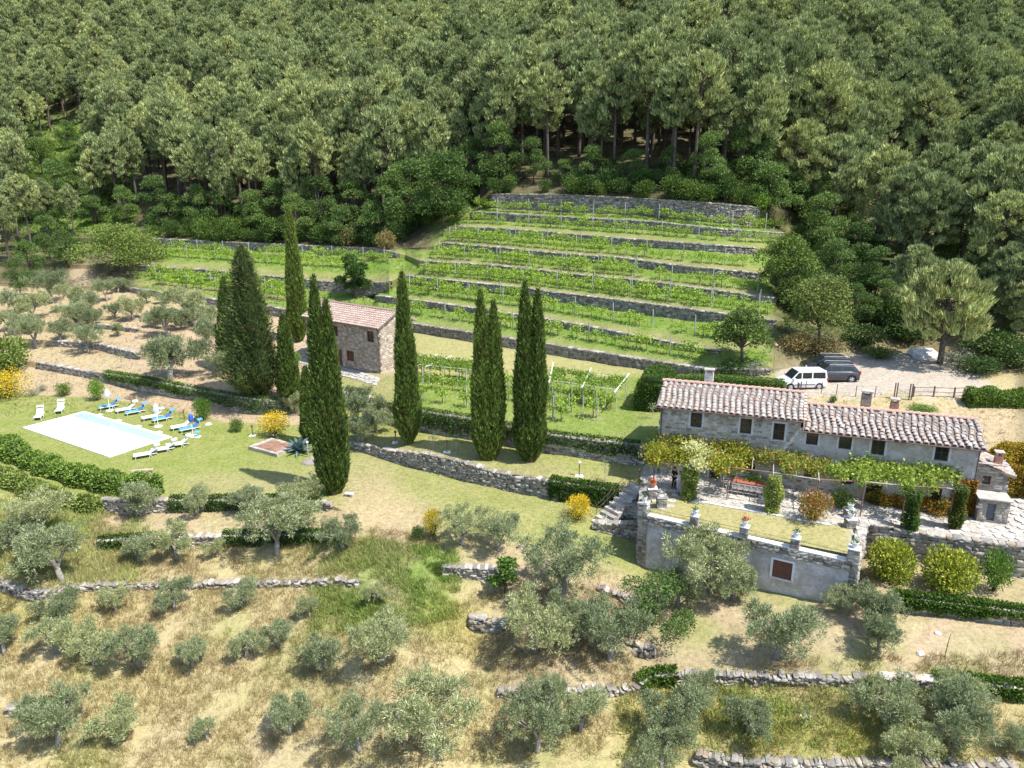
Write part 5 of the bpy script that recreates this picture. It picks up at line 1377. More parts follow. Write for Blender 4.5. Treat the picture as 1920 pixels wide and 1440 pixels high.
# local x = width direction, y = length direction (away)
g = Geo(); e = .35
for b in ((0, PW_, 0, e), (0, PW_, PL_ - e, PL_), (0, e, e, PL_ - e), (PW_ - e, PW_, e, PL_ - e)): g.box(b[0], b[1], b[2], b[3], -.1, .07, (.86, .86, .85))
gobj('coping', g, WHITE, pool)
gobj('pool_cover', Geo().box(e, PW_ - 1.55, e, PL_ - e, -.1, .055, (.9, .9, .9)), WHITE, pool, label='bright white pool cover')
m, nt, b = newmat('pool_water'); b.inputs['Base Color'].default_value = (.36, .92, .88, 1); b.inputs['Roughness'].default_value = .06; n = noise(nt, 3, 3); bump(nt, b, n.outputs[0], .15, .02)
gobj('water', Geo().box(PW_ - 1.545, PW_ - e - .005, e + .005, PL_ - e - .005, -.12, .045), m, pool)
for k in range(4):
    yy = PL_ * (k + .6) / 4.4; gobj('pool_anchor', Geo().box(PW_ + .02, PW_ + .45, yy, yy + .6, -.03, .03, (.85, .85, .83)), WHITE, pool)
pang = pool.rotation_euler.z

# ------------------------------------------------------------------ loungers and parasols
def lounger(label, px, py, rz, blue):
    t = thing('sun_lounger', label, 'sun lounger', at(px, py), rz, 'sun loungers around the pool')
    g = Geo(); fr = (.8, .8, .79)
    for y in (-.31, .31):
        g.box(-.95, .95, y - .02, y + .02, .28, .33, fr)
        for x in (-.75, .35): g.tube([(x, y, .28), (x - .08, y, 0)], .02, 5, fr)
        g.tube([(.35, y, .30), (.55, y, 0)], .02, 5, fr)
    gobj('frame', g, WHITE, t)
    c = (.10, .33, .62) if blue else (.85, .85, .83)
    gobj('mattress', Geo().box(-.93, .30, -.30, .30, .335, .385, c), COLM if blue else WHITE, t)
    b = Geo(); b.add([(.30, -.3, .36), (.30, .3, .36), (.92, .3, .78), (.92, -.3, .78), (.32, -.3, .31), (.32, .3, .31), (.94, .3, .73), (.94, -.3, .73)], [(3, 2, 1, 0), (4, 5, 6, 7), (0, 1, 5, 4), (2, 3, 7, 6), (1, 2, 6, 5), (3, 0, 4, 7)], c if not blue else (.06, .17, .45))
    gobj('backrest', b, COLM if blue else WHITE, t)
    s = Geo(); s.add([(.80, -.33, .98), (.80, .33, .98), (1.25, .33, 1.02), (1.25, -.33, 1.02), (.80, -.33, .955), (.80, .33, .955), (1.25, .33, .995), (1.25, -.33, .995)], [(3, 2, 1, 0), (4, 5, 6, 7), (0, 1, 5, 4), (2, 3, 7, 6), (1, 2, 6, 5), (3, 0, 4, 7)], c)
    for y in (-.31, .31): s.tube([(.88, y, .72), (.95, y, .97)], .015, 4, fr)
    gobj('sunshade_flap', s, COLM if blue else WHITE, t)
    return t
la = pang + math.radians(8)
D2 = math.radians(90)
for lb, px, py, rz, bl in (('white sun lounger farthest left, at the near left pool corner', 74, 784, math.radians(110), 0), ('white sun lounger by the far left pool corner', 113, 772, math.radians(110), 0),
    ('blue sun lounger with the pale parasol at its foot, farthest from the camera', 204, 766, math.radians(38), 1), ('white sun lounger left of the second blue one', 236, 772, math.radians(38), 0), ('blue sun lounger beside a white one under the ivy wall shadow', 254, 776, math.radians(38), 1),
    ('white sun lounger behind the middle folded parasol', 285, 786, math.radians(38), 0), ('blue sun lounger behind the middle folded parasol', 305, 789, math.radians(38), 1), ('white sun lounger next to the round green bush', 340, 804, math.radians(38), 0), ('blue sun lounger next to the dark blue folded parasol', 356, 808, math.radians(38), 1),
    ('white sun lounger nearest the camera on the right side of the pool', 273, 857, math.radians(30), 0), ('white sun lounger in the middle of the near row of three', 306, 847, math.radians(30), 0), ('white sun lounger at the far end of the near row of three', 333, 838, math.radians(30), 0)):
    lounger(lb, px, py, rz, bl)
def parasol(label, px, py, c, h=2.4):
    t = thing('folded_parasol', label, 'parasol', at(px, py)); t['group'] = 'folded parasols by the pool'
    gobj('base', Geo().lathe([(.0, 0), (.38, 0), (.38, .06), (.10, .09), (0, .09)], 14, (.85, .85, .85)), WHITE, t)
    gobj('pole', Geo().tube([(0, 0, .05), (0, 0, h)], .03, 7, (.8, .8, .8)), WHITE, t)
    g = Geo(); V = []; n = 14
    for z, r in ((.62, .07), (.66, .17), (.75, .2), (.9, .17), (1., .03)):
        for k in range(n): a = 6.283 * k / n; rr = r * (1 + .3 * (k % 2)); V.append((rr * math.cos(a), rr * math.sin(a), h * z * .98 + .02))
    g.add(V, [(i * n + k, i * n + (k + 1) % n, (i + 1) * n + (k + 1) % n, (i + 1) * n + k) for i in range(4) for k in range(n)], c)
    gobj('canopy', g, COLM, t); return t
parasol('folded parasol in pale lilac cloth, farthest from the camera by the pool', 206, 770, (.62, .66, .85))
parasol('folded pale lilac parasol in front of the middle loungers', 297, 800, (.6, .64, .84))
parasol('folded dark blue parasol beside the right-hand loungers', 362, 818, (.05, .12, .5), 2.3)
tt = thing('side_table', 'small round blue-topped table on the pool lawn near the white loungers', 'table', at(371, 819)); g = Geo(); g.lathe([(0, 0), (.3, 0), (.3, .04), (.04, .06), (.04, .45), (0, .45)], 12, (.8, .8, .8)); gobj('foot', g, WHITE, tt); gobj('table_top', Geo().lathe([(0, .45), (.26, .45), (.26, .5), (0, .5)], 12, (.08, .45, .75)), COLM, tt)

# ------------------------------------------------------------------ tiled platform, agaves, rocks, bench, stump
q = [at(px, py) for px, py in ((466, 843), (508, 826), (541, 849), (520, 858))]
pb = thing('stone_platform', 'low stone-edged terracotta platform beside the big blue agave', 'platform', q[0], math.atan2(q[3].y - q[0].y, q[3].x - q[0].x))
w, d = (q[3] - q[0]).length, (q[1] - q[0]).length
g = Geo(); g.box(0, w, 0, d, -.2, .28, (.42, .36, .28)); gobj('base', g, STONE, pb)
R = rs(77); nx, ny = 7, 9
for i in range(nx):
    for j in range(ny):
        edge_ = i in (0, nx - 1) or j in (0, ny - 1); x0, y0 = w * i / nx, d * j / ny
        gobj('tile', Geo().box(x0 + .01, x0 + w / nx - .01, y0 + .01, y0 + d / ny - .01, .282, .32 + .01 * R.rand(), A((.42, .38, .33) if edge_ else (.30, .17, .12)) * (.8 + .4 * R.rand())), STONE, pb)
def agave(label, px, py, r, n=26, c=(.12, .19, .19)):
    t = thing('agave', label, 'agave', at(px, py)); R = rs(int(px))
    for k in range(n):
        a = k * 2.4; el = .25 + 1.15 * (1 - k / n) if False else .2 + 1.2 * k / n; L = r * (.85 + .25 * R.rand()) * (1 - .35 * k / n); g = Geo(); V = []
        for s in np.linspace(0, 1, 6):
            wd = r * .09 * (math.sin(math.pi * min(1, s * .75 + .22))) * (1 if s < 1 else 0); rad = L * s * math.cos(el) ; z = .1 + L * s * math.sin(el) - .35 * L * s * s * (1 - k / n)
            V += [(rad, -wd, z + wd * .5), (rad, 0, z), (rad, wd, z + wd * .5)]
        F_ = [(3 * i + j, 3 * i + 3 + j, 3 * i + 4 + j, 3 * i + 1 + j) for i in range(5) for j in range(2)]
        g.add(V, F_, A(c) * (.8 + .5 * R.rand())); o = gobj('leaf', g, FOL, t); o.rotation_euler = (0, 0, a)
    return t
agave('large blue-green agave with long bent leaves beside the terracotta platform', 562, 848, 2.0)
agave('pale agave at the foot of the stone garden steps', 1137, 985, 1.0, 20, (.26, .33, .26))
agave('small blue agave in front of the flowering broom by the platform', 512, 822, .9, 16)
def rock(label, px, py, s, c=(.40, .37, .34), seed=1, name='boulder'):
    R = rs(seed); bm = bmesh.new(); bmesh.ops.create_icosphere(bm, subdivisions=2, radius=1.)
    for v in bm.verts: v.co = v.co * (1 + (R.rand() - .5) * .28)
    me = bpy.data.meshes.new(name); bm.to_mesh(me); bm.free(); at_ = me.color_attributes.new('col', 'FLOAT_COLOR', 'POINT')
    for d_ in at_.data: d_.color = (*c, 1)
    me.materials.append(STONE); o = mkobj(name, me); o.location = at(px, py); o.scale = s; o.rotation_euler = (0, 0, seed); return tag(o, label, 'rock')
rock('dark rounded boulder at the foot of the tall double cypress', 578, 869, (.65, .45, .38), (.27, .24, .23), 3)
rock('pale rock between the round green bush and the small bush', 391, 796, (.35, .28, .22), (.6, .56, .52), 4)
rock('squared pale rock pile behind the dark boulder', 592, 862, (.55, .5, .4), (.38, .35, .31), 5)
rock('white stone lying on the bare slope near the iron stake', 1758, 1188, (.2, .16, .14), (.62, .6, .58), 6)
rock('grey stone half sunk in the bare slope left of the iron stake', 1726, 1225, (.3, .2, .14), (.5, .48, .46), 7)
rock('round dark stone among the dry grass at the right edge', 1913, 1385, (.4, .4, .35), (.22, .22, .24), 8)
t = thing('tree_stump', 'small dark tree stump on the slope right of the gnarled olives', 'stump', at(976, 1028)); g = Geo(); g.lathe([(.28, -.1), (.2, .1), (.19, .32), (0, .34)], 9, (.4, .33, .28))
for k in range(5): g.tube([(0, 0, .1), (.4 * math.cos(k * 1.3), .4 * math.sin(k * 1.3), -.05)], [.09, .04], 5, (.35, .28, .24))
gobj('stump_wood', g, STONE, t)
def slab(label, px, py, L, W, h, rz, c, name='stone_bench', legs=True):
    t = thing(name, label, 'bench' if legs else 'slab', at(px, py), rz); gobj('seat', Geo().box(-L / 2, L / 2, -W / 2, W / 2, h - .08, h, c), STONE, t)
    if legs:
        for x in (-L * .35, L * .35): gobj('leg', Geo().box(x - .1, x + .1, -W * .4, W * .4, -.05, h - .085, A(c) * .8), STONE, t)
slab('pale stone bench half hidden behind the long hedge on the pool lawn', 268, 889, 1.6, .4, .4, .25, (.45, .36, .28))
slab('short stone slab bench at the right foot of the tall double cypress', 655, 930, .7, .4, .25, -.2, (.6, .55, .5))
t = thing('stone_slab', 'big white sloping rock slab on the bank right of the dark cars', 'slab', at(1733, 668), .2)
gobj('rock_face', Geo().add([(-1.6, -1., -.2), (1.5, -1.2, -.2), (1.9, 1.0, .1), (-1.0, 1.4, .2), (-1.4, -.8, .25), (1.3, -.9, .2), (1.6, .9, .6), (-.8, 1.2, .7)], [(4, 5, 6, 7), (0, 1, 5, 4), (1, 2, 6, 5), (2, 3, 7, 6), (3, 0, 4, 7)], (.62, .6, .57)), STONE, t)
for k, (px, py) in enumerate(((1812, 628), (1822, 634), (1835, 630))):
    o = gobj('log', Geo().tube([(-2, 0, .15), (0, .05, .17), (2.2, 0, .15)], [.16, .14, .11], 7, (.42, .36, .32)), STONE); p = at(px, py); o.location = p; o.rotation_euler = (0, 0, .35 + .1 * k); tag(o, 'pale felled log lying on the shaded track at right', 'log', 'felled logs on the track at right')

# ------------------------------------------------------------------ garden lamps and stakes
def lamp(label, px, py, hp, globe=None, slabb=False, c=(.22, .12, .08)):
    p = at(px, py); dep = CP * p.y + SP * (H - p.z); h = hp / F * dep; t = thing('garden_lamp', label, 'garden lamp', p)
    gobj('post', Geo().tube([(0, 0, -.1), (0, 0, h)], .05, 6, c), COLM, t)
    gobj('lamp_head', Geo().lathe([(0, h - .05), (.09, h - .02), (.12, h + .07), (.09, h + .17), (0, h + .2)], 9, globe or A(c) * .8), COLM, t)
    if slabb: gobj('base_slab', Geo().box(-.3, .3, -.25, .25, -.04, .05, (.75, .74, .72)), WHITE, t)
lamp('white globe lamp on a brown post on the right cypress lawn', 1086, 893, 26, (.85, .82, .74), True)
lamp('short dark lamp post on a white slab between two saplings', 838, 848, 20, None, True)
lamp('lamp with pale globe in front of the big agave', 578, 857, 28, (.7, .68, .66), False, (.4, .38, .36))
lamp('short dark lamp post between the small bush and the terracotta platform', 474, 817, 18, None, True)
lamp('red-brown lamp head among the loungers at right', 346, 786, 16, (.35, .12, .08))
lamp('red-brown lamp head behind the blue lounger by the ivy shadow', 247, 759, 10, (.35, .12, .08))
lamp('brown lamp post on the dirt path by the ragged conifer', 521, 749, 16)
lamp('short lamp post at the left foot of the rubble wall', 742, 830, 20, None, True)
lamp('brown lamp post on the cypress lawn next to the stone steps', 1198, 908, 26)
lamp('brown lamp post at the corner of the paved court', 1225, 908, 26)
for px, py, hp, lb in ((1771, 1232, 50, 'rusty iron stake standing on the bare slope at lower right'), (945, 1120, 18, 'short stick beside the fig tree')):
    p = at(px, py); dep = CP * p.y + SP * (H - p.z); h = hp / F * dep
    o = gobj('iron_stake', Geo().tube([(0, 0, -.2), (.05, 0, h * .6), (.12, .02, h)], [.025, .022, .012], 5, (.8, .5, .4)), IRON); o.location = p; tag(o, lb, 'stake')

# ------------------------------------------------------------------ hedges
def hedge(label, pts, w, h, n, c1=(.05, .11, .016), c2=(.15, .26, .04), leaf=.16, seed=1, core=(.04, .07, .015), rough=.12, name='hedge', tip=None, ptip=0, round_=.15):
    R = rs(seed); P = [A(p) for p in pts]; o0 = P[len(P) // 2]; t = thing(name, label, 'hedge', Vector(o0))
    # resample
    S = np.concatenate([[0], np.cumsum([np.linalg.norm(P[i + 1][:2] - P[i][:2]) for i in range(len(P) - 1)])]); m = max(3, int(S[-1] / .7)); s_ = np.linspace(0, S[-1], m)
    Q = np.stack([np.interp(s_, S, [p[k] for p in P]) for k in range(3)], 1)
    tn = np.gradient(Q[:, :2], axis=0); tn /= np.linalg.norm(tn, axis=1, keepdims=True); nr = np.stack([tn[:, 1], -tn[:, 0], np.zeros(m)], 1)
    hh = h * (1 + rough * (R.rand(m) - .5) * 2); ww = w / 2 * (1 + rough * (R.rand(m) - .5) * 2)
    prof = [(-1, 0), (-1.02, .55), (-.86, 1 - round_), (-.5, 1), (.5, 1), (.86, 1 - round_), (1.02, .55), (1, 0)]
    V = np.stack([Q + nr * (ww * a)[:, None] + A([0, 0, 1]) * (hh * b - .1 * (b == 0))[:, None] for a, b in prof], 1) - o0
    Vc = np.stack([Q + nr * (ww * a * .86)[:, None] + A([0, 0, 1]) * (hh * b * .93 - .1 * (b == 0))[:, None] for a, b in prof], 1) - o0
    g = Geo(); k = len(prof); F_ = [(i * k + j, i * k + j + 1, (i + 1) * k + j + 1, (i + 1) * k + j) for i in range(m - 1) for j in range(k - 1)]
    F_ += [tuple(range(k)), tuple((m - 1) * k + j for j in range(k - 1, -1, -1))]
    g.add(Vc.reshape(-1, 3), F_, core); gobj('branches', g, FOL, t)
    QQ, NN = [], []
    for i in range(m - 1):
        for j in range(k - 1):
            a, b, c, d = V[i, j], V[i + 1, j], V[i + 1, j + 1], V[i, j + 1]; nn = np.cross(b - a, d - a); nn /= np.linalg.norm(nn) + 1e-9
            mid = (a + c) / 2 + o0 - (Q[i] + A([0, 0, h * .4]));  nn = nn if nn @ mid > 0 else -nn
            QQ.append([a, b, c, d]); NN.append(nn)
    for i, s in ((0, -1), (m - 1, 1)):
        v = V[i]; QQ.append([v[0], v[7], v[5], v[2]]); NN.append(A([*tn[i], 0]) * s)
    g = Geo(); leaf_cover(g, QQ, NN, n, leaf, c1, c2, R, .12, tip, ptip); gobj('foliage', g, FOL, t); return t
P3 = lambda *q: [at(*a) for a in q]
hedge('long bushy hedge along the near edge of the pool lawn, upper of the two', P3((-120, 815), (0, 845), (60, 872), (120, 893), (180, 912), (240, 925), (296, 930)), 1.6, 1.25, 17000, (.07, .13, .02), (.26, .38, .07), seed=2, rough=.4, leaf=.2)
hedge('lower scruffy hedge row in front of the long pool hedge', P3((-120, 872), (0, 898), (60, 925), (120, 948), (185, 962)), 1.4, 1.0, 9000, (.09, .13, .03), (.30, .38, .09), seed=3, rough=.5, leaf=.2)
def hedge_top(label, q, w, h, n, **k): return hedge(label, P3(*q), w, h, n, **k)
hedge_top('tall clipped block of laurel hedge at the left rear corner of the farmhouse', ((1222, 772), (1238, 742)), 3.0, 3.0, 9000, seed=4, rough=.05, leaf=.15)
hedge_top('long low clipped hedge behind the farmhouse chimney ending at the white van', ((1255, 726), (1330, 727), (1400, 731), (1468, 737)), 1.2, 1.15, 7000, seed=5, rough=.04, leaf=.13, c2=(.2, .3, .05))
hedge_top('row of bright green bushes at the right edge above the farmhouse roof', ((1812, 758), (1850, 756), (1885, 757), (1935, 758)), 1.3, 1.2, 5000, seed=6, rough=.25, leaf=.18, c2=(.2, .3, .05))
hedge_top('yellow autumn-coloured vine hedge at the right edge above the shed', ((1868, 870), (1895, 862), (1930, 868), (1980, 880)), 1.5, 1.2, 6000, seed=7, rough=.3, c1=(.20, .17, .02), c2=(.55, .42, .04), tip=(.5, .22, .04), ptip=.15, leaf=.17)
hedge_top('lower yellow and orange vine hedge at the right edge of the paved court', ((1868, 932), (1890, 925), (1930, 925), (1980, 940)), 1.4, 1.5, 6000, seed=8, rough=.3, c1=(.16, .15, .02), c2=(.50, .36, .04), tip=(.5, .18, .04), ptip=.2, leaf=.17)

# ------------------------------------------------------------------ shrubs with a name of their own
shrub('broom', 14, 745, 44, 'yellow flowering broom at the left edge of the pool lawn', 50)
shrub('broom', 514, 818, 32, 'yellow flowering broom behind the terracotta platform', 44, k=1)
shrub('broom', 1085, 975, 28, 'round yellow flowering broom below the ivy-draped wall by the steps', 50)
shrub('broom', 812, 1005, 24, 'yellow flowering broom left of the gnarled olive pair', 52, k=1)
shrub('dark', 783, 1012, 14, 'dark green shrub at the left foot of the yellow broom', 26)
shrub('broom', 866, 985, 12, 'small yellow bloom peeping out between the gnarled olives', 20, k=1)
shrub('green', 121, 742, 15, 'round olive-green bush on the bank above the pool, left one', 24)
shrub('lush', 183, 750, 17, 'fresh green bush on the bank above the pool, right one', 36)
shrub('grey', 62, 742, 13, 'blue-grey lavender cushion left of the pool bushes, nearer the broom', 13)
shrub('grey', 80, 733, 11, 'blue-grey lavender cushion between the broom and the round bush', 12)
shrub('lush', 381, 787, 20, 'round bright green bush beside the last blue lounger', 38)
shrub('green', 444, 809, 15, 'small low green bush left of the terracotta platform', 24)
shrub('green', 15, 700, 48, 'feathery green pine-like bush at the left edge above the broom', 70, k=1)
shrub('dark', 790, 1105, 0.1, '', 1) if False else None
shrub('citrus', 1666, 1085, 42, 'round clipped yellow-green bush nearest the plastered terrace', 74, name='clipped_bush', cat='bush')
shrub('citrus', 1774, 1104, 46, 'round clipped yellow-green bush in the middle of the three', 76, k=1, name='clipped_bush', cat='bush')
shrub('lush', 1862, 1108, 32, 'darker green looser lemon tree with pale trunk at the right of the three bushes', 76, name='clipped_bush', cat='bush')
shrub('rust', 1523, 978, 34, 'rust and green bush standing on the edge of the terrace lawn', 58)
shrub('green', 1577, 950, 26, 'round leafy green plant by the farmhouse wall in the court', 30)
shrub('lush', 1412, 915, 26, 'bright green plants behind the long red table', 24)
shrub('heath', 655, 462, 22, 'brownish heather bush at the forest edge, left of two', 30)
shrub('heath', 726, 468, 20, 'brownish heather bush at the forest edge, right of two', 32)
shrub('lush', 1272, 365, 22, 'bright green bush growing on top of the highest vineyard wall', 26)
shrub('lush', 1422, 392, 26, 'bright green bush at the right end of the highest vineyard wall', 28)
shrub('dark', 1370, 706, 32, 'dark green bush on the weedy wall under the small leafy tree', 30)
shrub('grey', 1415, 706, 24, 'grey-green scrub hanging over the weedy wall by the van', 28)
shrub('heath', 1540, 668, 40, 'dry brown scrub on the bank behind the parked cars, left part', 34)
shrub('heath', 1495, 660, 34, 'dry olive-brown scrub on the bank above the van', 34)
shrub('dark', 1620, 650, 40, 'dark scrub on the shaded bank right of the airy tree', 40)
shrub('dark', 1690, 640, 40, 'dark green scrub at the head of the gravel yard', 36)
shrub('grey', 1800, 690, 34, 'grey-green scrub on the earth mound by the lone lower pine', 32)
shrub('dark', 1860, 670, 60, 'dark shaded thicket right of the lone lower pine', 50)
shrub('dark', 1905, 690, 50, 'dark shaded thicket at the right edge behind the track', 50)
shrub('lush', 552, 684, 16, 'small fig-like green bush in front of the small stone house', 22)
shrub('green', 1160, 962, 16, 'leafy bush between the ivy wall and the stone steps', 20)
shrub('dark', 1206, 990, 12, 'dark green plants in the corner beside the terrace end wall', 26)
shrub('dark', 1835, 700, 46, 'shaded scrub right of the gravel yard under the lone pine', 30)
shrub('green', 1650, 672, 30, 'green scrub at the back of the gravel yard beside the dark cars', 22)
shrub('green', 1178, 990, 20, 'leafy green plants growing along the stone steps', 22)
shrub('dark', 1205, 958, 14, 'dark green plant below the red geranium', 20)
shrub('green', 820, 1070, 18, 'green bramble at the left end of the short pale wall', 16)
shrub('rust', 1700, 948, 30, 'low autumn-red creeper mound along the farmhouse wall', 16)
shrub('rust', 1760, 962, 30, 'orange creeper mound at the corner of the farmhouse wall', 18)
shrub('lush', 1825, 960, 22, 'tall fresh green grass clump at the corner of the paved court', 24)
shrub('green', 1562, 754, 8, 'small weed bush behind the farmhouse roof near the dark chimney', 12)
shrub('lush', 1730, 772, 30, 'low bright green ground plants behind the brick chimney', 10)
# ------------------------------------------------------------------ paving
R = rs(1001)
pv = mkobj('court_paving', Geo().box(0, .1, 0, .1, -.5, -.45).mesh('court_paving', MORTAR)); pv['kind'] = 'structure'; pv.location = (0, 0, 0)
SLAB = []
for k in range(10):
    m_ = 5 + k % 3; V = []
    for z in (-.04, .0):
        for j in range(m_): a = 6.283 * j / m_ + (rs(k).rand(m_)[j] - .5) * .5; rr = .5 * (.92 + .16 * rs(k + 9).rand(m_)[j]); V.append((rr * math.cos(a), rr * math.sin(a), z))
    g = Geo(); F_ = [tuple(range(m_, 2 * m_))] + [(j, (j + 1) % m_, m_ + (j + 1) % m_, m_ + j) for j in range(m_)]
    c = [A((.47, .44, .40)), A((.42, .40, .36)), A((.52, .49, .45)), A((.39, .36, .33)), A((.45, .42, .38))][k % 5]; g.add(V, F_, c)
    SLAB.append((V, F_, c, g.mesh('paving_stone', STONE)))
slabs = []
for py in np.arange(882, 1022, 3.2):
    for px in np.arange(1210, 1990, 9.5):
        x_, y_ = px + (R.rand() - .5) * 6, py + (R.rand() - .5) * 2.2
        ok = (1238 < x_ < 1620 and 880 + (x_ - 1238) * .12 < y_ < 928 + (x_ - 1238) * .165) or (x_ >= 1604 and 950 + max(0, x_ - 1840) * -.3 < y_ < 978 + (x_ - 1604) * .17 and y_ < 1020) or (1206 < x_ < 1262 and 885 < y_ < 955) or (x_ > 1830 and 948 < y_ < 1012)
        if ok: slabs.append((x_, y_))
R.shuffle(slabs); placed = []; bulk = Geo(); cnt = 0; grid = {}
for px, py in slabs:
    p = at(px, py); r = .34 + .2 * R.rand(); key = (int(p.x / .62), int(p.y / .62))
    if any((p.x - q[0]) ** 2 + (p.y - q[1]) ** 2 < (.40 + r * .32) ** 2 for dx in (-1, 0, 1) for dy in (-1, 0, 1) for q in grid.get((key[0] + dx, key[1] + dy), [])): continue
    grid.setdefault(key, []).append((p.x, p.y)); placed.append((p, r))
placed.sort(key=lambda q: q[0].y)
for i, (p, r) in enumerate(placed):
    k = R.randint(10); rz = R.rand() * 6.28; M_ = Matrix.Translation((p.x, p.y, p.z + .03 + .010 * R.rand())) @ Matrix.Rotation(rz, 4, 'Z') @ Matrix.Diagonal((r * 1.8, r * 1.5, 1, 1))
    if i < 300: o = mkobj('paving_stone', SLAB[k][3], pv); o.matrix_local = M_
    else: bulk.add(SLAB[k][0], SLAB[k][1], SLAB[k][2] * (.85 + .3 * R.rand()), 0, M_)
if bulk.n: gobj('paving_stones', bulk, STONE, pv, kind='stuff')
print('slabs', len(placed))
# light flagged path in front of the small house
fp = mkobj('flagged_path', Geo().box(0, .1, 0, .1, -.5, -.45).mesh('flagged_path', MORTAR)); fp['kind'] = 'structure'
for px in np.arange(560, 705, 4.5):
    for k in range(5):
        t_ = (px - 560) / 145; py = 668 + 44 * t_ + k * 3.2 - 4 + R.rand() * 2; p = at(px + R.rand() * 4, py); kk = R.randint(10); o = mkobj('paving_stone', SLAB[kk][3], fp); o.matrix_local = Matrix.Translation((p.x, p.y, p.z + .04)) @ Matrix.Rotation(R.rand() * 6, 4, 'Z') @ Matrix.Diagonal((.72, .62, 1, 1))
# paved walk in front of platform corner (white edge of the terrace lawn)
edge_st = Geo()
a, b = at(1302, 939), at(1556, 985)
ek = thing('kerb_stones', 'pale stone kerb between the terrace lawn and the dining court', 'kerb', a)
for i in range(26):
    p = a.lerp(b, (i + .5) / 26); d_ = (b - a).length / 26; ang = math.atan2(b.y - a.y, b.x - a.x)
    gobj('kerb_stone', Geo().box(-d_ * .47, d_ * .47, -.12, .12, -.06, .05 + .02 * R.rand(), A((.6, .58, .54)) * (.85 + .3 * R.rand()), 0, Matrix.Translation(p - a) @ Matrix.Rotation(ang, 4, 'Z')), STONE, ek)

# ------------------------------------------------------------------ stone steps beside the terrace
s0, s1 = at(1120, 988), at(1196, 924); s1.z = max(s1.z, 1.3)
st = thing('garden_steps', 'stone garden steps with iron handrail climbing to the dining court', 'steps', s0)
n = 9; dv = (s1 - s0); ang = math.atan2(dv.y, dv.x)
s0.z = min(s0.z, -.2)
for i in range(n):
    p = s0.lerp(s1, (i + .5) / n); zt = s0.z + (s1.z - s0.z) * (i + 1) / n; l = math.hypot(dv.x, dv.y) / n
    gobj('step', Geo().box(-l / 2, l / 2 + .06, -.75, .75, zt - p.z - .5, zt - p.z, A((.42, .39, .35)) * (.85 + .3 * R.rand()), 0, Matrix.Translation(p - A(s0).tolist().__class__([0, 0, 0]) .__class__([0, 0, 0]) if False else p - Vector(st.location)) @ Matrix.Rotation(ang, 4, 'Z')), STONE, st)
g = Geo(); side = Vector((math.sin(ang), -math.cos(ang), 0)) * -.8
for k in range(4): p = s0.lerp(s1, .15 + k * .27) - st.location + side; g.tube([(p.x, p.y, p.z - .2), (p.x, p.y, p.z + .95)], .02, 5, (.10, .08, .07))
for hh in (.55, .95): p, q = s0.lerp(s1, .12) - st.location + side, s0.lerp(s1, .98) - st.location + side; g.tube([(p.x, p.y, p.z + hh), (q.x, q.y, q.z + hh)], .018, 5, (.10, .08, .07))
gobj('handrail', g, COLM, st)
pa, pb_ = at(1114, 992), at(1208, 1012); pts = []
for t_ in np.linspace(0, 1, 8): p = pa.lerp(pb_, t_); pts.append((p.x, p.y, p.z - .3, p.z + .45 + .75 * t_))
dry_wall('dry_stone_wall', 'low stone bank carrying the garden steps, behind the pale agave', 'stone wall', pts, .36, .15, 61, nsingle=90, group='dry stone terrace walls')
pa, pb_ = at(1150, 968), at(1206, 972); pts = []
for t_ in np.linspace(0, 1, 6): p = pa.lerp(pb_, t_); pts.append((p.x, p.y, p.z - .2, p.z + .9))
dry_wall('dry_stone_wall', 'short upper stone bank between the steps and the terrace corner', 'stone wall', pts, .34, .15, 62, nsingle=50, group='dry stone terrace walls')

# ------------------------------------------------------------------ pots
def pot(label, loc, fl=None, white=True, r=.2, cat='flower pot'):
    t = thing('flower_pot', label, cat, loc); c = (.75, .75, .76) if white else (.42, .2, .12)
    gobj('pot', Geo().lathe([(0, 0), (r * .65, 0), (r, .3), (r * 1.08, .3), (r * 1.08, .35), (r * .9, .35), (r * .88, .28), (0, .28)], 14, c), COLM, t)
    R = rs(int(loc[0] * 37) % 999); g = Geo(); n = 70; P = A([0, 0, .42]) + R.randn(n, 3) * A([.11, .11, .07]); cc = cvar(R, n, (.05, .12, .02), (.13, .24, .05))
    g.blades(P, unit(R, n) + A([0, 0, .5]), .12, .06, cc, R, diamond=True); gobj('leaves', g, FOL, t)
    if fl: g = Geo(); n = 60; P = A([0, 0, .52]) + R.randn(n, 3) * A([.12, .12, .06]); g.blades(P, unit(R, n), .10, .09, cvar(R, n, A(fl) * .8, fl), R, diamond=True); gobj('blossoms', g, FOL, t)
for (s, y, z), (lb, fl) in zip(sorted(pots), (('white pot on the leftmost stone pier of the terrace parapet', None), ('white pot with green plant on the second pier from the left', None), ('white pot with red-orange flowers on the middle pier', (.6, .10, .05)), ('white pot with green plant on the fourth pier of the parapet', None), ('white pot on the right corner pier of the terrace', None))):
    pot(lb, tloc(s, y, z), fl)
gp = thing('stone_pillar', 'stone pillar with white slab carrying the red geranium at the top of the steps', 'pillar', at(1222, 935)); pier(gp, T(), .8, .6)
p = at(1222, 935); pot('terracotta pot full of bright red geraniums on the stone pillar', (p.x, p.y, p.z + .88), (.75, .06, .03), white=False, r=.26)
gp = thing('stone_pillar', 'second stone pillar just right of the geranium pillar', 'pillar', at(1240, 950)); pier(gp, T(), .75, .6)
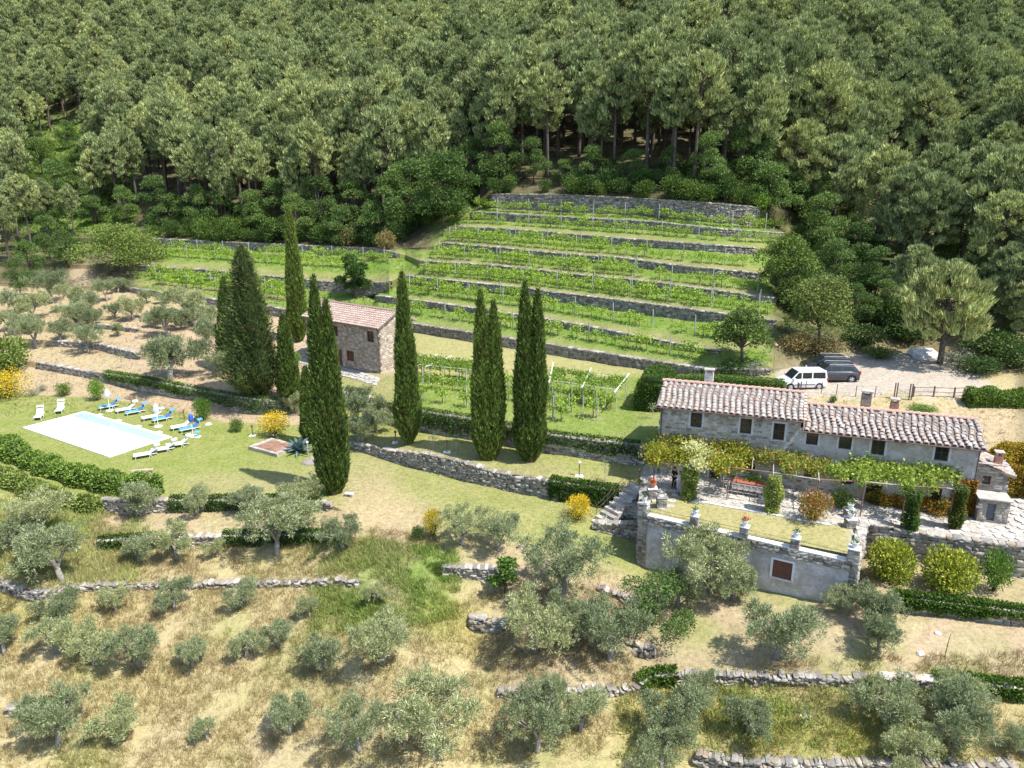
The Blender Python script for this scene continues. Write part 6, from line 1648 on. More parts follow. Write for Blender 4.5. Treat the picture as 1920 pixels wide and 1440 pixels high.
for k, (px, py, lb) in enumerate(((1592, 958, 'white pot with spiky plant on the court wall, farthest of the right row'), (1593, 976, 'white pot with dark soil on the court wall, middle of the right row'))):
    gp = thing('stone_pillar', 'low stone pillar under a white pot at the right corner of the terrace lawn, ' + ('farther one' if k == 0 else 'nearer one'), 'pillar', at(px, py + 12)); pier(gp, T(), .55, .55)
    p = at(px, py + 12); pot(lb, (p.x, p.y, p.z + .63))

# ------------------------------------------------------------------ house pergola with vines
pz = 1.9 + 2.45
pg = thing('vine_pergola', 'long iron pergola with pale rails along the front of the farmhouse', 'pergola', on_z(1368, 944, 1.9))
og = Vector(pg.location)
def pt(px, py, z=pz): return on_z(px, py, z) - og
g = Geo()
rails = [((1322, 868), (1368, 876)), ((1368, 876), (1450, 886)), ((1450, 886), (1536, 899)), ((1536, 899), (1622, 903)), ((1622, 903), (1700, 911)), ((1700, 911), (1775, 915)), ((1775, 915), (1810, 921))]
for k, (a, b) in enumerate(rails):
    gobj('rail', Geo().tube([pt(*a), pt(*b)], .04, 6, (.42, .38, .36) if k % 2 == 0 else (.24, .13, .10)), COLM, pg)
posts = [(1368, 876), (1450, 886), (1536, 899), (1622, 903), (1700, 911), (1790, 918)]
for a in posts:
    p = pt(*a); gobj('post', Geo().tube([(p.x, p.y, p.z), (p.x, p.y, 1.85 - og.z)], .04, 6, (.22, .12, .10)), COLM, pg)
    w_ = A(p) + FN * 3.6; gobj('rafter', Geo().tube([tuple(A(p) - FN * .25), tuple(w_)], .03, 5, (.45, .42, .40)), COLM, pg)
for a in ((1327, 868), (1410, 880), (1493, 892), (1580, 901), (1660, 907), (1740, 913)):
    p = pt(*a); gobj('rafter', Geo().tube([tuple(A(p) - FN * .1 + A([0, 0, .02])), tuple(A(p) + FN * 3.5 + A([0, 0, .05]))], .02, 5, (.45, .42, .40)), COLM, pg)
def canopy(parent, cl, n, c1, c2, leaf, tip=None, ptip=0, seed=1, zz=pz, name='vine_foliage', stems=True, mat=None):
    R = rs(seed); g = Geo(); tot = sum(r for *_, r in cl)
    for px, py, r in cl:
        c = on_z(px, py, zz) - Vector(parent.location); m = int(n * r / tot); rm = r / F * 52
        p = A(c) + R.randn(m, 3) * A([rm * .60, rm * .60, .26]) + A([0, 0, (R.rand() - .4) * .5]) + A([0, 0, .1]); cc = cvar(R, m, c1, c2, .2)
        if tip is not None: w = R.rand(m) < ptip; cc[w] = cvar(R, int(w.sum()), A(tip) * .8, tip)
        g.blades(p, unit(R, m) + A([0, 0, .3]), leaf * (.7 + .6 * R.rand(m)), leaf * .75, cc, R, diamond=True)
    return gobj(name, g, mat or VINEL, parent, kind='stuff')
v1 = thing('grape_canopy', 'thick golden-green vine canopy over the left end of the pergola', 'climbing vine', on_z(1290, 850, pz))
canopy(v1, [(1232, 845, 20), (1255, 828, 24), (1285, 835, 26), (1315, 832, 26), (1345, 840, 24), (1375, 845, 22), (1240, 858, 18), (1270, 858, 24), (1300, 862, 26), (1335, 868, 22), (1375, 868, 20), (1392, 855, 16), (1265, 818, 14), (1300, 820, 14), (1225, 862, 12), (1350, 885, 12)], 12000, (.17, .22, .025), (.46, .47, .06), .18, (.58, .36, .05), .14, 3)
canopy(v1, [(1300, 850, 18), (1325, 857, 18), (1310, 868, 14)], 1800, (.45, .48, .2), (.7, .72, .4), .16, seed=4, zz=pz + .35)
v2 = thing('grape_canopy', 'patchy light-green vine canopy in the middle of the pergola', 'climbing vine', on_z(1470, 870, pz))
canopy(v2, [(1425, 856, 14), (1440, 862, 12), (1470, 858, 14), (1478, 868, 15), (1490, 880, 16), (1500, 862, 14), (1512, 872, 16), (1530, 880, 14), (1545, 868, 14), (1480, 888, 12), (1462, 870, 8)], 4200, (.15, .22, .03), (.42, .45, .09), .17, (.42, .22, .06), .2, 5)
v3 = thing('grape_canopy', 'bright leafy vine canopy over the right half of the pergola', 'climbing vine', on_z(1670, 890, pz))
canopy(v3, [(1562, 885, 13), (1575, 892, 13), (1598, 872, 16), (1610, 888, 16), (1632, 880, 18), (1640, 896, 15), (1655, 876, 14), (1665, 893, 17), (1690, 888, 18), (1705, 902, 16), (1720, 880, 15), (1735, 892, 18), (1755, 886, 15), (1770, 896, 16), (1785, 890, 12), (1690, 866, 11), (1745, 908, 13), (1615, 902, 10), (1700, 912, 10), (1725, 866, 8), (1610, 864, 8)], 6400, (.15, .24, .03), (.42, .50, .10), .21, None, 0, 6)
def column(label, px, py, hz_, r, c1, c2, n, tip=None, ptip=0, seed=1):
    R = rs(seed); p = at(px, py); t = thing('climber_column', label, 'climbing plant', p); g = Geo(); n = int(n * 1.5); a = R.rand(n) * 6.283; z = R.rand(n) * hz_; rr = r * (.35 + .75 * R.rand(n)) * (1 + .22 * np.sin(z * 3.3 + seed) + .15 * np.sin(2 * a + z * 2))
    P = np.stack([rr * np.cos(a), rr * np.sin(a), z], 1); D = np.stack([np.cos(a), np.sin(a), np.zeros(n)], 1) + unit(R, n) * .9; cc = cvar(R, n, c1, c2, .2)
    if tip is not None: w = R.rand(n) < ptip; cc[w] = cvar(R, int(w.sum()), A(tip) * .8, tip)
    g.blades(P, D, .15, .11, cc, R, diamond=True); gobj('foliage', g, VINEL, t)
    gobj('stem', Geo().tube([(0, 0, -.1), (.05, 0, hz_ * .5), (0, .05, hz_)], [.12, .1, .06], 6, (.7, .6, .5)), BARK, t)
column('leafy vine column at the left front corner of the pergola, beside the two people', 1291, 935, 2.5, .42, (.12, .2, .03), (.42, .48, .14), 2600, seed=2)
column('pale green ivy column in front of the right end of the red table', 1447, 960, 2.6, .45, (.16, .23, .05), (.45, .50, .16), 3000, seed=3)
column('dark ivy column climbing the pergola post above the clipped bushes', 1702, 1008, 3.3, .38, (.04, .09, .02), (.13, .20, .04), 2200, seed=4)
column('green creeper column at the right front corner of the pergola', 1790, 990, 3.0, .36, (.06, .11, .02), (.18, .24, .05), 2200, (.4, .16, .05), .12, seed=5)
cr = thing('red_creeper', 'red and orange virginia creeper climbing the right corner of the farmhouse', 'climbing plant', Vector(A(FB) + FD * (L2 - 1.2)))
R = rs(7); n = 2600; P = np.stack([1.3 * (1 - R.rand(n) ** 2) , R.rand(n) * .25 * -1, R.rand(n) ** 1.6 * 2.4], 1); w = A([FD * p[0] + FN * p[1] + A([0, 0, p[2]]) for p in P]); g = Geo(); cc = cvar(R, n, (.35, .10, .03), (.55, .30, .05)); k = R.rand(n) < .3; cc[k] = A((.12, .18, .03)); g.blades(w, unit(R, n) - FN * .4, .15, .12, cc, R, diamond=True); gobj('foliage', g, VINEL, cr)
cr = thing('golden_creeper', 'golden-orange creeper low along the right part of the farmhouse wall', 'climbing plant', Vector(A(FB) + FD * 14.6))
n = 3400; xx_ = R.rand(n) * 5.4; hh_ = .35 + .55 * np.abs(np.sin(xx_ * 2.3) * np.sin(xx_ * .9 + 1)) + .25 * R.rand(n); P = np.stack([xx_, -R.rand(n) * (.35 + .5 * np.abs(np.sin(xx_ * 1.7))), (R.rand(n) ** 1.2) * hh_], 1); w = A([FD * p[0] + FN * p[1] + A([0, 0, p[2]]) for p in P]); g = Geo(); cc = cvar(R, n, (.30, .20, .03), (.55, .33, .05)); k = (R.rand(n) < .35) | (np.sin(xx_ * 3.1) > .7); cc[k] = cvar(R, int(k.sum()), (.10, .15, .02), (.26, .26, .05)); k = R.rand(n) < .12; cc[k] = A((.42, .10, .05)); g.blades(w, unit(R, n) - FN * .4, .15, .12, cc, R, diamond=True); gobj('foliage', g, VINEL, cr)

# ------------------------------------------------------------------ dining table, chairs, people
ta, tb = at(1372, 921), at(1432, 931); tang = math.atan2(tb.y - ta.y, tb.x - ta.x); tl = (tb - ta).length
tc = (ta + tb) / 2 + Vector((-math.sin(tang), math.cos(tang), 0)) * .45
tbl = thing('dining_table', 'long red-brown dining table under the pergola', 'table', tc, tang)
for k in range(5): gobj('board', Geo().box(-tl / 2, tl / 2, -.45 + k * .18, -.28 + k * .18, .72, .76, A((.36, .12, .075)) * (.9 + .2 * rs(k).rand())), COLM, tbl)
for sx in (-1, 1):
    for sy in (-1, 1): gobj('leg', Geo().box(sx * (tl / 2 - .15) - .04, sx * (tl / 2 - .15) + .04, sy * .38 - .04, sy * .38 + .04, 0, .715, (.2, .08, .05)), COLM, tbl)
def chair(label, loc, rz):
    t = thing('garden_chair', label, 'chair', loc, rz, 'chairs around the long red table'); c = (.62, .60, .58); d = (.28, .24, .22)
    gobj('seat', Geo().box(-.22, .22, -.22, .22, .42, .45, d), COLM, t)
    for x in (-.21, .21):
        gobj('leg', Geo().tube([(x, .2, 0), (x, .2, .44)], .016, 5, c), COLM, t); gobj('leg', Geo().tube([(x, -.2, 0), (x, -.2, .44), (x, -.26, .9)], .016, 5, c), COLM, t)
    g = Geo(); g.tube([(-.21, -.26, .89), (.21, -.26, .89)], .016, 5, c)
    for z in (.55, .68, .8): g.box(-.2, .2, -.27, -.25, z, z + .06, c)
    gobj('backrest', g, COLM, t)
    g = Geo()
    for x in (-.23, .23): g.tube([(x, -.2, .64), (x, .18, .64), (x, .2, .44)], .014, 4, c)
    gobj('armrest', g, COLM, t); return t
cn = ['leftmost', 'second from the left', 'middle', 'fourth from the left', 'rightmost']
for k in range(5):
    o = Vector((math.cos(tang), math.sin(tang), 0)) * (tl * (-.38 + k * .19)); nn = Vector((-math.sin(tang), math.cos(tang), 0))
    chair('pale garden chair on the near side of the red table, %s' % cn[k], tc + o - nn * .75, tang)
    if k < 4: chair('pale garden chair on the far side of the red table, %s' % (cn[k] if k < 3 else 'rightmost'), tc + o + nn * .75, tang + math.pi)
chair('pale metal garden chair at the left head of the long red table', tc - Vector((math.cos(tang), math.sin(tang), 0)) * (tl / 2 + .45), tang - math.pi / 2)

def skin(name, pts, edges, rad, mat, parent, sub=2, root=0):
    me = bpy.data.meshes.new(name); me.from_pydata(pts, edges, []); o = mkobj(name, me, parent); me.materials.append(mat)
    sm = o.modifiers.new('skin', 'SKIN'); sm.use_smooth_shade = True
    for i, r in enumerate(rad): v = me.skin_vertices[0].data[i]; v.radius = r if hasattr(r, '__len__') else (r, r); v.use_root = (i == root)
    s = o.modifiers.new('sub', 'SUBSURF'); s.levels = sub; s.render_levels = sub; return o
def tint_mat(name, c, rough=.8): return simple(name, c, rough, 8, .12)
SKINM = tint_mat('skin', (.48, .29, .21), .6)
def person(label, loc, rz, top, bottom, hair, arm=0.):
    t = thing('person', label, 'person', loc, rz)
    mt, mb, mh = tint_mat('shirt_cloth', top), tint_mat('trouser_cloth', bottom), tint_mat('hair', hair)
    # y is forward
    J = [(0, 0, .98), (0, .0, 1.18), (0, .0, 1.40), (0, .01, 1.50), (0, .03, 1.60), (0, .035, 1.70),
         (.17, 0, 1.41), (.23, .02, 1.14), (.22, .16 + arm * .1, .95 + arm * .25), (.20, .22 + arm * .15, .90 + arm * .33),
         (-.17, 0, 1.41), (-.23, .0, 1.14), (-.22, .10, .92), (-.21, .14, .84),
         (.09, 0, .92), (.10, .03, .50), (.10, -.02, .09), (.11, .13, .03), (-.09, 0, .92), (-.11, .0, .50), (-.12, -.05, .09), (-.13, .10, .03)]
    E_ = [(0, 1), (1, 2), (2, 3), (3, 4), (4, 5), (2, 6), (6, 7), (7, 8), (8, 9), (2, 10), (10, 11), (11, 12), (12, 13), (0, 14), (14, 15), (15, 16), (16, 17), (0, 18), (18, 19), (19, 20), (20, 21)]
    Rr = [(.15, .11), (.13, .095), (.15, .10), (.055, .055), (.085, .095), (.075, .085), .055, .042, .03, .035, .055, .042, .03, .035, .085, .055, .04, .03, .085, .055, .04, .03]
    skin('body', J, E_, Rr, SKINM, t)
    sh = [J[0], J[1], J[2], J[6], J[7], J[10], J[11], (0, 0, 1.45)]
    skin('shirt', sh, [(0, 1), (1, 2), (2, 3), (3, 4), (2, 5), (5, 6), (2, 7)], [(.17, .13), (.155, .12), (.17, .125), .072, .06, .072, .06, .07], mt, t)
    tr = [(0, 0, 1.0), J[14], J[15], (.10, -.02, .12), J[18], J[19], (-.12, -.05, .12)]
    skin('trousers', tr, [(0, 1), (1, 2), (2, 3), (0, 4), (4, 5), (5, 6)], [(.16, .125), .10, .072, .06, .10, .072, .06], mb, t)
    skin('hair', [(0, -.02, 1.60), (0, -.01, 1.70), (0, .02, 1.76)], [(0, 1), (1, 2)], [(.085, .08), (.10, .10), (.07, .07)], mh, t)
    for s in (1, -1):
        hx, hy, hzz = (J[9] if s > 0 else J[13]); pts = [(hx, hy - .03, hzz + .03)]; ed = []; rd = [.022]
        for f in range(4): b = len(pts); pts += [(hx + (f - 1.5) * .02, hy + .04, hzz - .01), (hx + (f - 1.5) * .022, hy + .075 - abs(f - 1.3) * .008, hzz - .04)]; ed += [(0, b), (b, b + 1)]; rd += [.010, .008]
        b = len(pts); pts += [(hx - s * .045, hy + .02, hzz + .0), (hx - s * .05, hy + .05, hzz - .02)]; ed += [(0, b), (b, b + 1)]; rd += [.011, .009]
        skin('fingers', pts, ed, rd, SKINM, t, 1)
    f = Geo()
    f.add([(-.012, .115, 1.63), (.012, .115, 1.63), (0, .142, 1.615), (0, .118, 1.665)], [(0, 1, 2), (1, 3, 2), (3, 0, 2)], (.48, .29, .21)); f.box(-.028, .028, .105, .116, 1.572, 1.582, (.35, .10, .09))
    for s in (-1, 1): f.box(s * .035 - .013, s * .035 + .013, .105, .117, 1.645, 1.658, (.03, .02, .02)); f.box(s * .093 - .01, s * .093 + .01, .0, .04, 1.60, 1.66, (.46, .28, .2))
    gobj('face', f, COLM, t)
    g = Geo()
    for x, y in ((.11, .02), (-.13, -.01)): g.box(x - .05, x + .05, y - .08, y + .18, .0, .08, (.04, .04, .045), taper=.15)
    gobj('shoes', g, COLM, t); return t
person('person in black clothes standing by the vine column in the shade', at(1263, 917), math.radians(-60), (.012, .012, .014), (.012, .012, .015), (.03, .018, .012), .6)
person('person in pale lavender clothes beside the one in black', at(1273, 926), math.radians(120), (.50, .48, .62), (.46, .45, .58), (.10, .06, .04), .3)

# ------------------------------------------------------------------ vehicles
def car(name, label, loc, rz, L, W, Hh, prof, paint, kind, rim=(.5, .5, .52)):
    """prof: stations x -> (z_belt, z_roof or None); front at +x"""
    t = thing(name, label, 'car' if kind != 'van' else 'van', loc, rz)
    wr = .33 if kind == 'van' else .38
    xs = [p[0] for p in prof]; V = []; F_ = []; hw = W / 2
    # lower body
    for x, zb, hwf in prof:
        w_ = hw * hwf; V += [(x, -w_ * .96, .24), (x, -w_, .45), (x, -w_ * .985, zb * .86), (x, -w_ * .93, zb), (x, w_ * .93, zb), (x, w_ * .985, zb * .86), (x, w_, .45), (x, w_ * .96, .24)]
    n = len(prof)
    for i in range(n - 1):
        for j in range(7): a = i * 8 + j; F_.append((a, a + 1, a + 9, a + 8))
        F_.append((i * 8 + 7, i * 8, i * 8 + 8, i * 8 + 15))
    F_ += [tuple(range(7, -1, -1)), tuple((n - 1) * 8 + j for j in range(8))]
    body = Geo().add(V, F_, paint)
    me = body.mesh('body', GLOSS, True); o = mkobj('body', me, t); bv = o.modifiers.new('b', 'BEVEL'); bv.width = .04; bv.segments = 2; bv.limit_method = 'ANGLE'; bv.angle_limit = .5
    # cabin
    if kind == 'van': cab = [(-L / 2 + .04, 1.02), (-L / 2 + .16, Hh - .03), (.55, Hh), (1.25, 1.06)]; 
    else: cab = [(-L / 2 + .12, 1.08), (-L / 2 + .62, Hh - .07), (-.1, Hh), (.45, Hh - .05), (1.28, 1.05)]
    wt, wb = hw * .76 if kind != 'van' else hw * .84, hw * .92
    V = []; F_ = []; m = len(cab)
    for x, z in cab: f_ = (z - 1.02) / (Hh - 1.02); w_ = wb + (wt - wb) * max(0, f_); V += [(x, -w_, z), (x, w_, z)]
    F_ = [tuple(2 * k for k in range(m)), tuple(2 * k + 1 for k in range(m - 1, -1, -1))] + [(2 * k, 2 * k + 1, 2 * k + 3, 2 * k + 2) for k in range(m - 1)] + [(2 * m - 2, 2 * m - 1, 1, 0)]
    F_ = [tuple(reversed(q)) for q in F_]
    cb = Geo().add(V, F_, paint); me = cb.mesh('cabin', GLOSS); o = mkobj('cabin', me, t); bv = o.modifiers.new('b', 'BEVEL'); bv.width = .06; bv.segments = 3
    def on_side(x, z, s): f_ = (z - 1.02) / (Hh - 1.02); return (x, s * (wb + (wt - wb) * max(0, f_) + .008), z)
    zt = Hh - .16; zb = 1.09
    wins = [[(1.12 if kind == 'van' else 1.05, zb), (.35, zb), (.35, zt), (.62 if kind == 'van' else .50, zt)], [(.25, zb), (-.62, zb), (-.62, zt), (.25, zt)], [(-.74, zb), (-L / 2 + (.24 if kind == 'van' else .42), zb), (-L / 2 + (.3 if kind == 'van' else .80), zt), (-.74, zt)]]
    for s in (-1, 1):
        for wv in wins:
            q = [on_side(x, z, s) for x, z in wv]; q2 = [(x, y - s * .03, z) for x, y, z in q]
            g = Geo().add(q + q2, [(0, 1, 2, 3) if s < 0 else (3, 2, 1, 0), (0, 4, 5, 1), (1, 5, 6, 2), (2, 6, 7, 3), (3, 7, 4, 0)]); gobj('side_window', g, GLASS, t)
        gobj('door_handle', Geo().box(.3, .45, s * (hw * .97) - .02, s * (hw * .97) + .02, .86, .89, A(paint) * .9 + .02), COLM, t); gobj('door_handle', Geo().box(-.58, -.43, s * (hw * .97) - .02, s * (hw * .97) + .02, .86, .89, A(paint) * .9 + .02), COLM, t)
        gobj('side_moulding', Geo().box(-.95, .95, s * (hw + .0) - .015, s * (hw + .0) + .02, .52, .585, (.05, .05, .055)), COLM, t)
        gobj('wing_mirror', Geo().box(.98, 1.14, s * (hw + .06) - .10, s * (hw + .06) + .10, 1.04, 1.2, paint), GLOSS, t)
        gobj('roof_rail', Geo().tube([(-L / 2 + .45, s * (wt - .04), Hh - .03), (-L / 2 + .6, s * (wt - .04), Hh + .05), (.35, s * (wt - .04), Hh + .06), (.5, s * (wt - .04), Hh - .02)], .02, 5, (.12, .12, .13) if kind == 'van' else (.6, .6, .6)), COLM, t)
        gobj('headlight', Geo().box(L / 2 - .32, L / 2 - .06, s * hw * .72 - .17, s * hw * .72 + .17, .68, .82, (.75, .78, .8), taper=.2), GLOSS, t)
        gobj('tail_light', Geo().box(-L / 2 - .012, -L / 2 + .12, s * hw * .86 - .09, s * hw * .86 + .09, .80, 1.12, (.45, .02, .02)), GLOSS, t)
    ws = [(1.27, wb * .88, 1.10), (1.27, -wb * .88, 1.10)]
    f0, f1 = cab[-1], cab[-2]
    def lerp(a, b, k): return a + (b - a) * k
    def scr(name, A0, B0, k0, k1, out):
        q = []
        for k, s in ((k0, -1), (k0, 1), (k1, 1), (k1, -1)):
            x, z = lerp(A0[0], B0[0], k), lerp(A0[1], B0[1], k); fz = (z - 1.02) / (Hh - 1.02); q.append((x + out * .02, s * (wb + (wt - wb) * fz) * .9, z + .012))
        q2 = [(x - out * .05, y, z - .03) for x, y, z in q]
        gobj(name, Geo().add(q + q2, [(0, 1, 2, 3), (0, 4, 5, 1), (2, 6, 7, 3), (1, 5, 6, 2), (3, 7, 4, 0)]), GLASS, t)
    scr('windscreen', f0, f1, .06, .9, 1); scr('rear_window', cab[0], cab[1], .15, .85, -1)
    gobj('bumper', Geo().box(L / 2 - .12, L / 2 + .03, -hw * .86, hw * .86, .26, .5, A(paint) * .85 if kind == 'van' else (.05, .05, .05)), COLM, t)
    gobj('grille', Geo().box(L / 2 - .05, L / 2 + .012, -hw * .4, hw * .4, .54, .66, (.03, .03, .03)), COLM, t); gobj('number_plate', Geo().box(-L / 2 - .02, -L / 2 + .01, -.26, .26, .56, .67, (.75, .75, .72)), COLM, t)
    gobj('number_plate', Geo().box(L / 2 + .03, L / 2 + .045, -.26, .26, .36, .47, (.75, .75, .72)), COLM, t)
    for x in (L / 2 - .82, -L / 2 + .80):
        for s in (-1, 1):
            g = Geo(); Mw = Matrix.Translation((x, s * (hw - .10), wr)) @ Matrix.Rotation(math.pi / 2, 4, 'X')
            g.lathe([(wr * .6, -.1), (wr, -.11), (wr, .11), (wr * .6, .1)], 22, (.02, .02, .02), 0, Mw); w = gobj('wheel', g, COLM, t)
            gobj('wheel_arch', Geo().lathe([(wr * 1.13, -.13), (wr * 1.13, .13), (wr * 1.0, .13)], 22, (.03, .03, .03), 0, Matrix.Translation((x, s * (hw - .10), wr)) @ Matrix.Rotation(math.pi / 2, 4, 'X')), COLM, t)
            g = Geo(); g.lathe([(0, -.05), (wr * .6, -.05), (wr * .66, .0), (wr * .6, .05), (0, .05)], 16, (.06, .06, .06), 0, Mw)
            for k in range(7):
                for sd in (-1, 1):
                    a = 6.283 * k / 7; g.box(0, wr * .62, -.028, .028, sd * .095 - .02, sd * .095 + .01, rim, 0, Mw @ Matrix.Rotation(a, 4, 'Z'))
            gobj('rim', g, COLM, w)
    return t
cz = lambda px, py: at(px, py)
vanp = [(-2.12, .98, .90), (-2.08, 1.04, .97), (-1.0, 1.06, 1.), (.4, 1.06, 1.), (1.2, 1.05, .99), (1.75, .93, .95), (2.06, .80, .86), (2.16, .56, .78)]
suvp = [(-2.36, .92, .86), (-2.28, 1.06, .95), (-1.2, 1.09, 1.), (.5, 1.07, 1.), (1.2, 1.06, .99), (1.85, .99, .95), (2.25, .86, .86), (2.38, .60, .78)]
pvn = at(1500, 727)
car('parked_van', 'white compact passenger van with black roof rails parked behind the farmhouse', pvn, math.radians(184), 4.3, 1.82, 1.80, vanp, (.80, .80, .80), 'van')
psv = at(1557, 713)
car('parked_car', 'dark grey estate car with chrome window line parked behind the white van', psv, math.radians(177), 4.75, 1.92, 1.68, suvp, (.035, .037, .05), 'suv')
car('parked_car', 'black car farthest back, only its roof showing above the dark grey one', at(1548, 697), math.radians(175), 4.6, 1.88, 1.66, suvp, (.02, .022, .02), 'suv')

# ------------------------------------------------------------------ fence, gate and rails behind the farmhouse
def fpost(px, py, hp, name, label, w=.05, group=None, c=(.16, .11, .08)):
    p = at(px, py); dep = CP * p.y + SP * (H - p.z); h = hp / F * dep; return p, h
fc = thing('wire_fence', 'thin wire fence on short posts along the gravel yard behind the roofs', 'fence', at(1560, 742)); o0 = Vector(fc.location); prev = None
for px, py in ((1510, 733), (1540, 737), (1568, 741), (1604, 744), (1640, 745), (1676, 746)):
    p = at(px, py) - o0; gobj('post', Geo().box(p.x - .025, p.x + .025, p.y - .025, p.y + .025, p.z - .1, p.z + 1.0, (.16, .11, .08)), COLM, fc)
    if prev is not None:
        for z in (.35, .65, .95): gobj('wire', Geo().tube([(prev.x, prev.y, prev.z + z), (p.x, p.y, p.z + z)], .008, 3, (.2, .18, .17)), COLM, fc)
    prev = p
gt = thing('garden_gate', 'small gate between two dark posts in the yard fence above the brick chimney', 'gate', at(1692, 750)); o0 = Vector(gt.location)
a, b = at(1678, 748) - o0, at(1706, 750) - o0
for p in (a, b):
    for d_ in (-.1, .1): gobj('post', Geo().box(p.x + d_ - .04, p.x + d_ + .04, p.y - .04, p.y + .04, p.z - .1, p.z + 1.45, (.14, .10, .08)), COLM, gt)
g = Geo()
for z in (.15, .55, .9): g.tube([(a.x + .1, a.y, a.z + z), (b.x - .1, b.y, b.z + z)], .02, 5, (.45, .45, .45))
for k in range(8): p = a.lerp(b, .1 + .8 * k / 7); g.tube([(p.x, p.y, p.z + .15), (p.x, p.y, p.z + .9)], .01, 4, (.45, .45, .45))
gobj('gate_leaf', g, COLM, gt)
rl = thing('rail_fence', 'low wooden rail fence right of the gate beside the gravel track', 'fence', at(1760, 745)); o0 = Vector(rl.location); prev = None
for px, py in ((1712, 744), (1750, 744), (1788, 746), (1812, 744)):
    p = at(px, py) - o0; gobj('post', Geo().box(p.x - .05, p.x + .05, p.y - .05, p.y + .05, p.z - .1, p.z + .95, (.15, .10, .08)), COLM, rl)
    if prev is not None:
        for z in (.45, .85): gobj('rail', Geo().tube([(prev.x, prev.y, prev.z + z), (p.x, p.y, p.z + z)], .03, 5, (.17, .12, .09)), COLM, rl)
    prev = p
p = at(1450, 700); dep = CP * p.y + SP * (H - p.z); h = 54 / F * dep
sg = thing('yard_lamp_post', 'thin pole with a small reddish cap standing left of the white van', 'post', p); gobj('pole', Geo().tube([(0, 0, -.1), (0, 0, h)], .035, 6, (.55, .35, .28)), COLM, sg); gobj('cap', Geo().lathe([(0, h + .2), (.22, h + .02), (.20, h - .02), (.06, h - .03), (.05, h - .2), (0, h - .2)], 9, (.50, .22, .16)), COLM, sg)
for k, (px, py) in enumerate(((1494, 742), (1500, 741), (1496, 744))): 
    o = gobj('gate_post', Geo().box(-.04, .04, -.04, .04, -.1, 1.25, (.12, .09, .08)), COLM); o.location = at(px, py); tag(o, 'dark slim post in front of the white van', 'post', 'dark posts in front of the white van')
p = at(1903, 733); o = gobj('iron_stake', Geo().tube([(0, 0, -.1), (0, 0, 1.0)], .03, 5, (.5, .5, .5)), COLM); o.location = p; tag(o, 'short pale marker post beside the track at the right edge', 'stake')

# ------------------------------------------------------------------ trellis of the lower vineyard
pv2 = thing('vine_trellis', 'white-beamed vine trellis with thick leaves between the cypresses and the clipped hedge', 'trellis', at(1080, 735)); o0 = Vector(pv2.location)
g_n = 0
def beam(a, b, r=.05, c=(.72, .70, .66), nm='beam'): gobj(nm, Geo().tube([a, b], r, 5, c), COLM, pv2)
tops = []
for (x0, y0), (x1, y1), nn in (((1030, 752), (1155, 772), 7), ((1035, 728), (1172, 750), 7), ((1040, 775), (1120, 790), 4)):
    for k in range(nn):
        t_ = k / (nn - 1); p = at(x0 + (x1 - x0) * t_, y0 + (y1 - y0) * t_) - o0; beam((p.x, p.y, p.z - .1), (p.x, p.y, p.z + 2.1), .035, (.5, .5, .48), 'post'); tops.append(Vector((p.x, p.y, p.z + 2.1)))
for k in range(6): beam(tuple(tops[k]), tuple(tops[k + 1]), .025); beam(tuple(tops[7 + k]), tuple(tops[8 + k]), .025)
for k in (0, 3, 6): d_ = tops[7 + k] - tops[k]; beam(tuple(tops[k] - d_ * .25), tuple(tops[7 + k] + d_ * .35 + Vector((0, 0, .15))), .06)
g = Geo(); R = rs(55); n = 5200; i_ = R.rand(n) * 6 ; j_ = R.rand(n) ** .8
k0 = np.floor(i_).astype(int); fr_ = i_ - k0; tp = A([tuple(q) for q in tops]); a_ = tp[k0] * (1 - fr_[:, None]) + tp[k0 + 1] * fr_[:, None]; b_ = tp[7 + k0] * (1 - fr_[:, None]) + tp[8 + k0] * fr_[:, None]
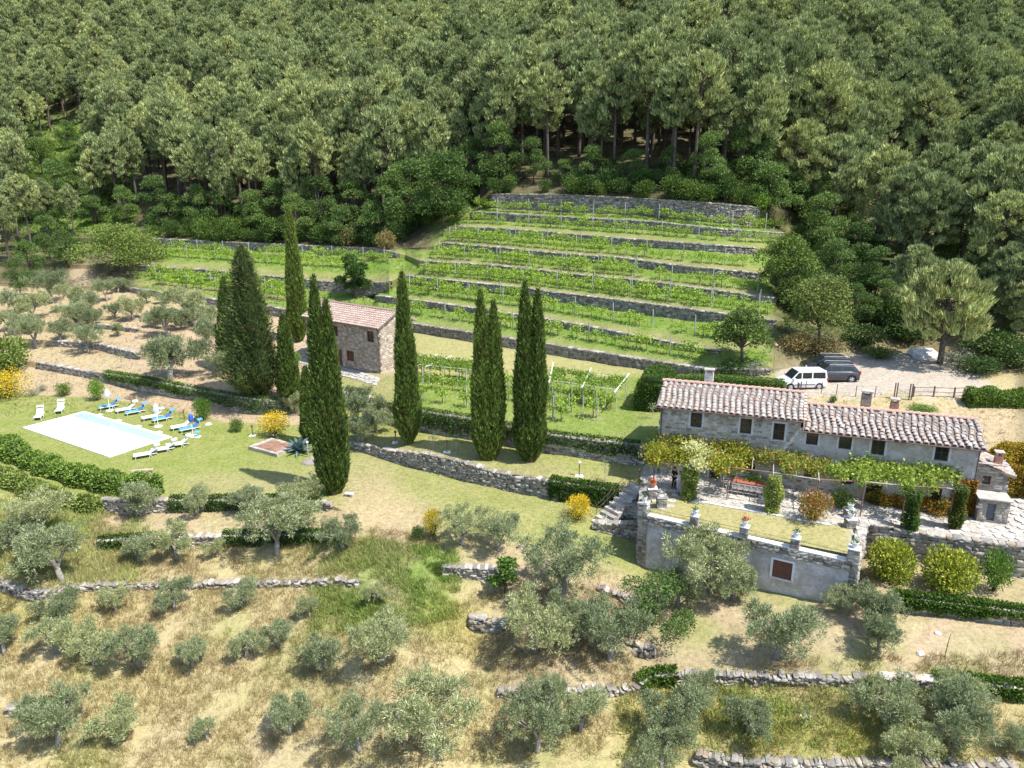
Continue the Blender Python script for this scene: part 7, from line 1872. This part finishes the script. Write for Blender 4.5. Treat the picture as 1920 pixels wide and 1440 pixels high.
P = a_ * (1 - j_[:, None]) + b_ * j_[:, None] * 1.0; P = P + R.randn(n, 3) * A([.2, .3, .12]); keep = np.sin(P[:, 0] * 2.1) + np.cos(P[:, 1] * 1.7) + R.randn(n) * .5 > -.5; P = P[keep]; n = len(P)
g.blades(P, unit(R, n) + A([0, 0, .3]), .19, .15, cvar(R, n, (.13, .24, .03), (.33, .44, .08), .2), R, diamond=True); gobj('vine_foliage', g, VINEL, pv2, kind='stuff')
pv3 = thing('vine_trellis', 'low vine trellis with white beams beside the red door of the small stone house', 'trellis', at(820, 700)); o0 = Vector(pv3.location)
T2 = []
for (x0, y0), (x1, y1) in (((780, 700), (888, 712)), ((778, 716), (885, 728))):
    for k in range(5):
        t_ = k / 4; p = at(x0 + (x1 - x0) * t_, y0 + (y1 - y0) * t_) - o0; gobj('post', Geo().tube([(p.x, p.y, p.z - .1), (p.x, p.y, p.z + 1.9)], .035, 5, (.55, .54, .5)), COLM, pv3); T2.append(Vector((p.x, p.y, p.z + 1.9)))
for k in range(4): gobj('beam', Geo().tube([T2[k], T2[k + 1]], .03, 5, (.72, .7, .66)), COLM, pv3); gobj('beam', Geo().tube([T2[5 + k], T2[6 + k]], .03, 5, (.72, .7, .66)), COLM, pv3)
for k in (0, 1): d_ = T2[k + 1] - T2[5 + k]; gobj('beam', Geo().tube([T2[5 + k] - d_ * .2, T2[k + 1] + d_ * .5], .05, 5, (.74, .72, .68)), COLM, pv3)
n = 3000; tp = A([tuple(q) for q in T2]); i_ = R.rand(n) * 4; k0 = np.minimum(np.floor(i_).astype(int), 3); fr_ = (i_ - k0)[:, None]; j_ = R.rand(n, 1)
P = (tp[k0] * (1 - fr_) + tp[k0 + 1] * fr_) * (1 - j_) + (tp[5 + k0] * (1 - fr_) + tp[6 + k0] * fr_) * j_ + R.randn(n, 3) * A([.2, .3, .13])
g = Geo(); g.blades(P, unit(R, n) + A([0, 0, .3]), .2, .16, cvar(R, n, (.13, .24, .03), (.33, .44, .08), .2), R, diamond=True); gobj('vine_foliage', g, VINEL, pv3, kind='stuff')
print('objects', len(bpy.data.objects), 'tris approx', sum(len(m.polygons) for m in bpy.data.meshes))
